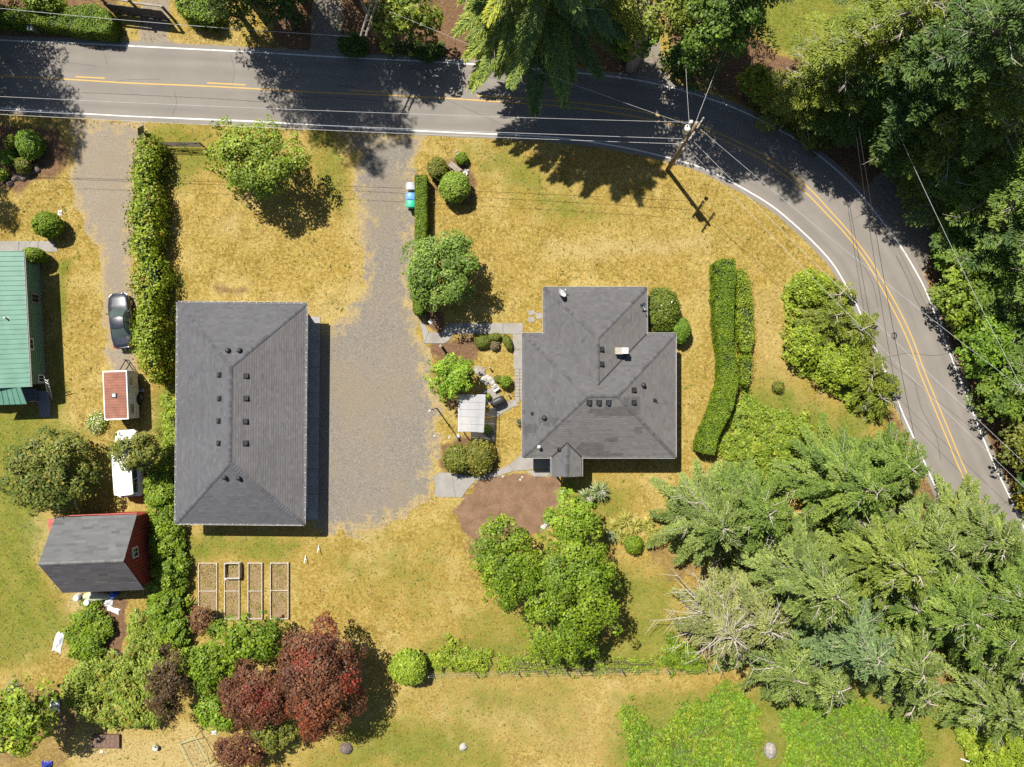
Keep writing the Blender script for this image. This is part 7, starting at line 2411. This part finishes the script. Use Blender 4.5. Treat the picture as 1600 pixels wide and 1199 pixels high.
for i_, (lb_, x_, y_, rx_, ry_, h_, pl_) in enumerate([
    ('bright alder bush on the road shoulder halfway round the bend', 1498, 462, 40, 46, 4.4, [(0.045, 0.075, 0.010), (0.090, 0.130, 0.016), (0.165, 0.195, 0.030)]),
    ('green alder bush on the shoulder south of the bare-limbed fir', 1538, 540, 42, 44, 4.6, GREENP),
    ('dark bush on the shoulder opposite the winding hedge', 1572, 618, 42, 44, 4.4, [(0.035, 0.062, 0.010), (0.075, 0.115, 0.015), (0.135, 0.170, 0.028)]),
    ('reddish-green bush on the right edge beside the lower road', 1600, 690, 40, 42, 4.0, OLIVE),
    ('dark undergrowth bush between the trunk and the pull-out', 1400, 215, 42, 44, 4.0, DARKP),
    ('leafy maple under the firs at the right edge', 1580, 420, 40, 46, 6.0, GREENP),
    ('leafy maple deep in the eastern wood', 1510, 150, 46, 44, 7.0, GREENP),
    ('light green bush in the upper right of the wood', 1585, 290, 40, 40, 5.0, [(0.05, 0.08, 0.012), (0.10, 0.14, 0.02), (0.17, 0.20, 0.035)]),
    ('mid green bush under the firs by the top right lawn', 1330, 130, 46, 40, 5.0, DARKP),
    ('green bush on the shaded verge east of the pull-out', 1480, 395, 26, 30, 3.4, GREENP),
    ('dark bush at the right edge where the road leaves the picture', 1630, 756, 40, 44, 4.0, DARKP),
    ('low leafy bush on the duff verge opposite the bend scrub', 1512, 512, 26, 30, 2.6, BRIGHT),
    ('low dark bush on the duff verge below the leafy one', 1545, 588, 24, 30, 2.6, DARKP),
    ('tall leafy maple shading the forest driveway', 985, 62, 40, 34, 6.0, GREENP),
    ('dark leafy bush east of the forest driveway mouth', 1062, 100, 36, 30, 4.6, DARKP)]):
    deciduous(lb_, x_, y_, rx_, h_, pl_, ry=ry_, leaf=0.25, seed=480 + i_, lump=0.35, group='understorey of the eastern wood', name='understorey_tree')

# ------------------------------------------------------------------ conifer mass south-east of the house
MASS = [
    ('blue-green conifer at the northwest tip of the lower grove, nearest the porch lawn', 1085, 795, 8.5, 3.9, CYP, 'cyp', 0.02, 1.1),
    ('conifer just east of the grove tip, below the winding hedge', 1150, 780, 8.0, 3.6, CYPG, 'cyp', 0.02, 1.0),
    ('grey half-dead conifer with bare twigs at the grove west edge', 1100, 945, 8.5, 4.0, [(0.075, 0.085, 0.036), (0.125, 0.135, 0.058), (0.185, 0.190, 0.090)], 'cyp', 0.48, 0.8),
    ('second half-dead grey conifer, just inside the first', 1150, 935, 8.5, 3.4, [(0.075, 0.090, 0.036), (0.125, 0.140, 0.056), (0.185, 0.195, 0.085)], 'cyp', 0.42, 0.8),
    ('pale conifer above the bright ground cover', 1185, 1000, 8.5, 3.8, CYP, 'cyp', 0.06, 1.0),
    ('broad green conifer beside the inside of the bend', 1285, 745, 9.0, 4.2, CYPG, 'cyp', 0.01, 1.05),
    ('conifer leaning out over the lower road', 1355, 720, 7.0, 3.0, CYPG, 'cyp', 0.01, 1.0),
    ('tall conifer in the middle of the lower grove', 1210, 870, 12.0, 4.4, CYP, 'cyp', 0.03, 1.05),
    ('bluish conifer in the heart of the lower grove', 1265, 950, 11.5, 3.8, BLUEC, 'cyp', 0.02, 1.0),
    ('large yellow-green conifer east of the grove centre', 1310, 840, 12.0, 4.4, [(0.060, 0.085, 0.016), (0.105, 0.135, 0.026), (0.165, 0.190, 0.055)], 'cyp', 0.02, 1.05),
    ('conifer with dead grey twigs beside the lower road', 1390, 825, 8.5, 3.6, CYP, 'cyp', 0.10, 1.0),
    ('drooping conifer at the grove south edge over the ground cover', 1345, 985, 9.5, 3.8, CYP, 'cyp', 0.06, 1.0),
    ('dense conifer in the east of the grove', 1400, 910, 10.5, 4.0, CYPG, 'cyp', 0.03, 1.0),
    ('conifer at the right edge of the lower grove', 1470, 950, 9.0, 3.8, CYPG, 'cyp', 0.03, 1.0),
    ('conifer in the lower right corner beside the dry gap', 1510, 1070, 7.5, 3.4, CYP, 'cyp', 0.08, 0.95),
    ('low conifer with a bare snag above the dry gap', 1400, 1060, 4.8, 2.5, CYP, 'cyp', 0.12, 1.0),
    ('conifer hiding the lower road beside the yellow broom', 1474, 818, 8.5, 3.4, CYP, 'cyp', 0.10, 1.0),
    ('conifer overhanging the lower road near the right edge', 1492, 900, 10.0, 3.6, CYPG, 'cyp', 0.03, 1.0),
    ('conifer filling the grove at the right edge south of the road', 1540, 985, 10.0, 3.8, CYP, 'cyp', 0.03, 1.0),
    ('small green conifer closing the gap in the grove centre', 1345, 905, 9.0, 3.4, CYPG, 'cyp', 0.03, 1.0),
    ('small pale conifer closing the gap at the grove south', 1260, 1030, 6.5, 3.0, CYP, 'cyp', 0.05, 1.0),
    ('conifer beyond the right edge of the lower grove', 1565, 900, 8.0, 3.6, CYPG, 'cyp', 0.03, 0.8),
]
for i_, (lb_, x_, y_, h_, r_, pl_, st_, ba_, de_) in enumerate(MASS):
    conifer(lb_, x_, y_, h_, r_, pl_, seed=510 + i_, style=st_, z0=0.5, dens=de_ * 1.25, name='cypress_tree', bare=ba_, group='conifers of the lower grove', power=0.62)

# scrub beside the bend


def cover_mix(pos, col, rng):
    f = fbm(pos[:, 0] * 0.7, pos[:, 1] * 0.7, 91, 4)
    m = (f > 0.58) & (rng.random(len(pos)) < 0.4)
    col[m] = pal_mix([(0.08, 0.11, 0.010), (0.14, 0.17, 0.016), (0.19, 0.20, 0.03)], rng.random(m.sum()))
    m = (f < 0.40) & (rng.random(len(pos)) < 0.7)
    col[m] = pal_mix(GREENP, rng.random(m.sum()))
    return col


BROOM = [(0.055, 0.074, 0.012), (0.100, 0.122, 0.018), (0.165, 0.180, 0.034)]
thicket('bramble undergrowth carpeting the foot of the bend scrub', [(1236, 445), (1262, 422), (1298, 432), (1328, 462), (1343, 505), (1365, 560), (1384, 610), (1372, 640), (1330, 632), (1290, 600), (1240, 570), (1232, 500)], 0.3, 1.3, LIME, leaf=0.2, seed=560, dens=0.7)
for i_, (lb_, x_, y_, h_, r_) in enumerate([
    ('olive feathery broom in the middle of the bend scrub', 1284, 498, 3.0, 2.3),
    ('smaller olive broom just north of the largest broom', 1296, 466, 2.4, 1.7),
    ('olive broom overhanging the white road line', 1322, 520, 2.8, 2.1),
    ('olive broom low on the west side of the bend scrub', 1262, 520, 2.0, 1.6),
    ('olive broom at the southern end of the bend scrub', 1342, 588, 2.8, 2.2),
    ('southernmost feathery broom beside the grove', 1358, 622, 2.4, 1.8)]):
    conifer(lb_, x_, y_, h_, r_, BROOM, seed=548 + i_, style='cyp', z0=0.15, dens=1.1, name='broom_bush', group='scrub along the bend', power=0.5)
for i_, (lb_, x_, y_, rx_, ry_, h_, pl_) in enumerate([
    ('bright bramble bush at the north tip of the bend scrub', 1264, 450, 31, 33, 2.2, LIME),
    ('bright bramble bush on the west side of the bend scrub', 1256, 538, 30, 38, 2.2, LIME),
    ('lime bramble bush in the south of the bend scrub', 1308, 572, 40, 36, 2.4, LIME),
    ('yellow feathery broom at the edge of the lower road below the grove', 1478, 800, 22, 20, 2.6, [(0.11, 0.10, 0.012), (0.19, 0.16, 0.018), (0.28, 0.22, 0.03)]),
    ('yellow broom at the right edge beside the lower road', 1598, 778, 14, 22, 2.0, [(0.11, 0.10, 0.012), (0.19, 0.16, 0.018), (0.28, 0.22, 0.03)])]):
    deciduous(lb_, x_, y_, rx_, h_, pl_, ry=ry_, leaf=0.20, seed=540 + i_, lump=0.4, group='scrub along the bend', name='scrub_bush', cat='bush', dens=1.0, zc=h_ * 0.45, low=-0.1)
thicket('low yellow-green scrub between the winding hedge and the lower grove', [(1128, 700), (1150, 650), (1168, 610), (1200, 640), (1260, 655), (1275, 690), (1245, 740), (1190, 750), (1150, 730)], 0.2, 1.1, [(0.050, 0.080, 0.010), (0.105, 0.145, 0.016), (0.190, 0.210, 0.034)], leaf=0.20, seed=561, name='scrub_patch', cat='scrub', dens=0.8)
thicket('bright ground cover west of the bare trail at the bottom edge', [(970, 1108), (984, 1104), (1000, 1122), (1022, 1142), (1046, 1136), (1060, 1112), (1085, 1102), (1108, 1094), (1122, 1070), (1140, 1064), (1158, 1078), (1172, 1096), (1184, 1112), (1190, 1150), (1180, 1180), (1188, 1240), (975, 1240), (985, 1180), (978, 1150)], 0.06, 0.55, [(0.040, 0.078, 0.007), (0.080, 0.135, 0.010), (0.140, 0.205, 0.020)], leaf=0.18, seed=562, name='ground_cover', cat='ground cover', dens=0.45, clump=0.30, extra=cover_mix)
thicket('bright ground cover east of the bare trail below the grove', [(1222, 1112), (1250, 1098), (1290, 1092), (1340, 1098), (1400, 1118), (1438, 1132), (1446, 1170), (1440, 1240), (1230, 1240), (1222, 1190), (1238, 1160), (1220, 1135)], 0.06, 0.55, [(0.040, 0.078, 0.007), (0.080, 0.135, 0.010), (0.140, 0.205, 0.020)], leaf=0.18, seed=572, name='ground_cover', cat='ground cover', dens=0.45, clump=0.30, extra=cover_mix)
thicket('yellow-green scrub in the lower right corner', [(1500, 1110), (1560, 1085), (1640, 1080), (1640, 1240), (1540, 1240), (1510, 1170)], 0.3, 1.6, LIME, leaf=0.2, seed=563, name='scrub_patch', cat='scrub')
thicket('bramble strip climbing between the red shed and the long outbuilding', [(222, 745), (240, 730), (262, 745), (268, 800), (275, 850), (282, 890), (278, 950), (290, 990), (270, 1020), (240, 1010), (225, 970), (228, 900), (225, 830)], 0.8, 2.6, BRIGHT, leaf=0.20, seed=564, dens=1.1)
thicket('bramble patch west of the bare strip, below the red shed', [(108, 965), (130, 945), (160, 960), (170, 985), (155, 1010), (150, 1040), (110, 1030), (96, 1000)], 0.5, 1.6, BRIGHT, leaf=0.20, seed=565)
thicket('widest bramble mass in the lower left, above the wooden tray bed', [(92, 1075), (115, 1045), (150, 1040), (190, 1030), (200, 960), (225, 950), (245, 1010), (258, 1060), (252, 1120), (235, 1140), (180, 1138), (130, 1130), (100, 1105)], 0.8, 2.2, [(0.065, 0.095, 0.016), (0.115, 0.150, 0.024), (0.185, 0.205, 0.05)], leaf=0.20, seed=566, extra=dry_tips, dens=1.1)
thicket('weedy growth along the west foot of the long outbuilding', [(252, 620), (272, 625), (274, 700), (270, 745), (250, 735), (255, 690)], 0.3, 1.3, LIME, leaf=0.18, seed=567, name='weed_patch', cat='weeds')
thicket('vine clump on the wire fence beside the lime mounded bush', [(668, 1030), (690, 1015), (702, 1003), (712, 1018), (735, 1020), (750, 1012), (770, 1030), (755, 1052), (720, 1050), (680, 1046)], 0.3, 1.2, LIME, leaf=0.17, seed=568, name='vine_clump', cat='vine', dens=0.7)
thicket('vine clump on the wire fence near the grove', [(1040, 1020), (1060, 1000), (1075, 1015), (1100, 1030), (1105, 1050), (1075, 1050), (1035, 1040)], 0.3, 1.2, BRIGHT, leaf=0.17, seed=569, name='vine_clump', cat='vine', dens=0.7)
thicket('weedy strip along the middle of the wire fence', [(775, 1030), (840, 1024), (900, 1034), (960, 1030), (1040, 1028), (1040, 1046), (940, 1050), (860, 1046), (775, 1050)], 0.05, 0.5, LIME, leaf=0.15, seed=573, name='weed_patch', cat='weeds', dens=0.3, clump=0.3)
thicket('ivy tangle on the shaded verge below the lime shade tree', [(600, 62), (640, 66), (690, 74), (690, 86), (640, 80), (600, 72)], 0.2, 0.9, DARKP, leaf=0.16, seed=570, name='ivy_tangle', cat='ivy')
thicket('ferny tangle under the forest edge by the bend', [(1170, 150), (1200, 120), (1260, 190), (1300, 230), (1280, 232), (1220, 195)], 0.15, 0.6, OLIVE, leaf=0.2, seed=571, name='fern_tangle', cat='ferns', dens=0.6)

# sword-leaved plants below the porch
YUC = [(0.12, 0.17, 0.065), (0.21, 0.26, 0.11), (0.34, 0.38, 0.18)]
rosette('northern one of the two yuccas below the porch', 936, 767, 16, YUC, n=150, L=1.15, W=0.085, seed=581, h=0.6, stalk=True)
rosette('southern one of the two yuccas below the porch', 917, 776, 16, YUC, n=150, L=1.10, W=0.085, seed=582, h=0.6, stalk=True)
for i_, (x_, y_, l_, lb_) in enumerate([(962, 822, 0.8, 'yellowing lily clump, westernmost below the yuccas'), (978, 812, 0.8, 'yellowing lily clump nearest the house'), (992, 822, 0.75, 'greener lily clump beside the small green shrub'), (972, 838, 0.8, 'strawy lily clump in the middle of the lily bed'), (957, 838, 0.6, 'bluish-green lily clump at the bed edge'), (1012, 818, 0.7, 'lily clump with pale blades nearest the grove'), (1018, 832, 0.6, 'pale lily clump under the grove edge')]):
    rosette(lb_, x_, y_, 10, STRAWP if i_ != 4 else YUC, n=150, L=l_ * 1.15, W=0.075, seed=590 + i_, name='lily_clump', h=0.15, arch=0.5, group='lily bed below the yuccas')
rosette('ornamental grass tussock by the yellow-green maple', 22, 1072, 14, YUC, n=120, L=1.0, W=0.03, seed=599, name='grass_tussock', h=0.2, arch=0.6)

# ------------------------------------------------------------------ dry grass over the lawns


def dry_grass(n=110000):
    rng = np.random.default_rng(600)
    x = rng.uniform(-46, 46, n); y = rng.uniform(-35, 35, n)
    px, py = x * S + 800, 599.5 - y * S
    ok = np.ones(n, bool)
    rp = [tuple(q) for q in np.concatenate([lo2, li2[::-1]])[::3]]
    ok &= sdist(x, y, rp) < -0.05
    for poly in ([(540, 212), (560, 330), (566, 450), (520, 505), (478, 510), (478, 835), (560, 826), (640, 790), (676, 765), (680, 640), (662, 540), (650, 480), (652, 300), (655, 212)],
                 [(118, 200), (222, 200), (206, 300), (206, 590), (168, 590), (150, 390), (118, 320)],
                 rect(279, 478, 505, 815), rect(819, 524, 1053, 713), rect(852, 452, 1008, 524), rect(655, 500, 822, 540), rect(678, 705, 882, 840), rect(60, 800, 240, 915), rect(0, 395, 70, 640)):
        sd = sdist(px, py, poly)
        ok &= sd + rng.normal(0, 5, n) < 0
    x, y = x[ok], y[ok]
    m = len(x)
    ix = np.clip(((x - GX[0]) / 0.25).astype(int), 0, len(GX) - 1); iy = np.clip(((y - GY[0]) / 0.25).astype(int), 0, len(GY) - 1)
    zn = ZONE[iy, ix]
    keep = rng.random(m) > zn[:, 1] * 0.85
    x, y, zn = x[keep], y[keep], zn[keep]
    m = len(x)
    patch = fbm(x * 0.9, y * 0.9, 61, 4)
    u = rng.random(m)
    straw = pal_mix([(0.15, 0.095, 0.020), (0.245, 0.165, 0.040), (0.33, 0.245, 0.085)], np.clip(u * 0.45 + (patch - 0.5) * 1.6 + 0.3, 0, 1))
    grn = pal_mix([(0.036, 0.056, 0.010), (0.075, 0.098, 0.016), (0.13, 0.13, 0.026)], u)
    g = rng.random(m) < np.clip(zn[:, 0] * 1.1 - 0.15 + (patch - 0.5) * 1.2, 0.03, 0.95)
    col = np.where(g[:, None], grn, straw)
    az = rng.uniform(0, 6.283, m)
    el = rng.uniform(0.15, 0.9, m)
    L = rng.uniform(0.10, 0.26, m); W = L * rng.uniform(0.16, 0.34, m)
    d = np.stack([np.cos(az) * np.cos(el), np.sin(az) * np.cos(el), np.sin(el)], 1)
    s = np.stack([-np.sin(az), np.cos(az), np.zeros(m)], 1)
    b = np.stack([x, y, np.zeros(m)], 1)
    v = np.empty((m, 3, 3), np.float32)
    v[:, 0] = b - s * W[:, None] * 0.5; v[:, 1] = b + s * W[:, None] * 0.5; v[:, 2] = b + d * L[:, None]
    me = quads_mesh('dry_grass', v.reshape(-1, 3), np.arange(3 * m).reshape(m, 3))
    c = np.ones((m, 4), np.float32); c[:, :3] = col
    me.color_attributes.new('Col', 'FLOAT_COLOR', 'POINT').data.foreach_set('color', np.repeat(c, 3, 0).ravel())
    o = link_mesh('dry_grass', me, M['leaf'])
    tag(o, 'short sun-dried grass with green weeds over the lawns', 'grass', kind='stuff')


dry_grass()


def lawn_weeds(n=1500):
    rng = np.random.default_rng(620)
    x = rng.uniform(-44, 44, n * 3); y = rng.uniform(-33, 33, n * 3)
    px, py = x * S + 800, 599.5 - y * S
    ok = fbm(x * 0.25, y * 0.25, 63, 3) > 0.47
    rp = [tuple(q) for q in np.concatenate([lo2, li2[::-1]])[::3]]
    ok &= sdist(x, y, rp) < -0.3
    for poly in ([(540, 212), (560, 330), (566, 450), (520, 505), (478, 510), (478, 835), (560, 826), (640, 790), (676, 765), (680, 640), (662, 540), (650, 480), (652, 300), (655, 212)],
                 [(118, 200), (222, 200), (206, 300), (206, 590), (168, 590), (150, 390), (118, 320)],
                 rect(275, 473, 505, 820), rect(815, 520, 1060, 718), rect(848, 448, 1012, 524), rect(650, 495, 826, 745), rect(678, 700, 885, 845), rect(55, 795, 245, 930), rect(0, 370, 90, 650), rect(305, 875, 455, 972)):
        ok &= sdist(px, py, poly) < 0
    x, y = x[ok][:n], y[ok][:n]
    k = rng.integers(4, 9, len(x))
    i_ = np.repeat(np.arange(len(x)), k)
    m = len(i_)
    r_ = rng.uniform(0.04, 0.13, len(x))[i_]
    a = rng.uniform(0, 6.283, m)
    pos = np.stack([x[i_] + np.cos(a) * r_ * 0.6, y[i_] + np.sin(a) * r_ * 0.6, 0.03 + 0.05 * rng.random(m)], 1)
    tan = np.stack([np.cos(a), np.sin(a), np.full(m, 0.25)], 1)
    col = pal_mix([(0.060, 0.075, 0.016), (0.090, 0.105, 0.022), (0.13, 0.13, 0.03)], rng.random(len(x)))[i_]
    o = leaf_obj('lawn_weeds', pos, rng.normal(0, 0.25, (m, 3)) + np.array([0, 0, 1.0]), r_ * 1.3, r_ * 0.55, col, tan=tan, stuff=True)
    tag(o, 'small dark green weeds scattered through the dry lawns', 'weeds', kind='stuff')


lawn_weeds()
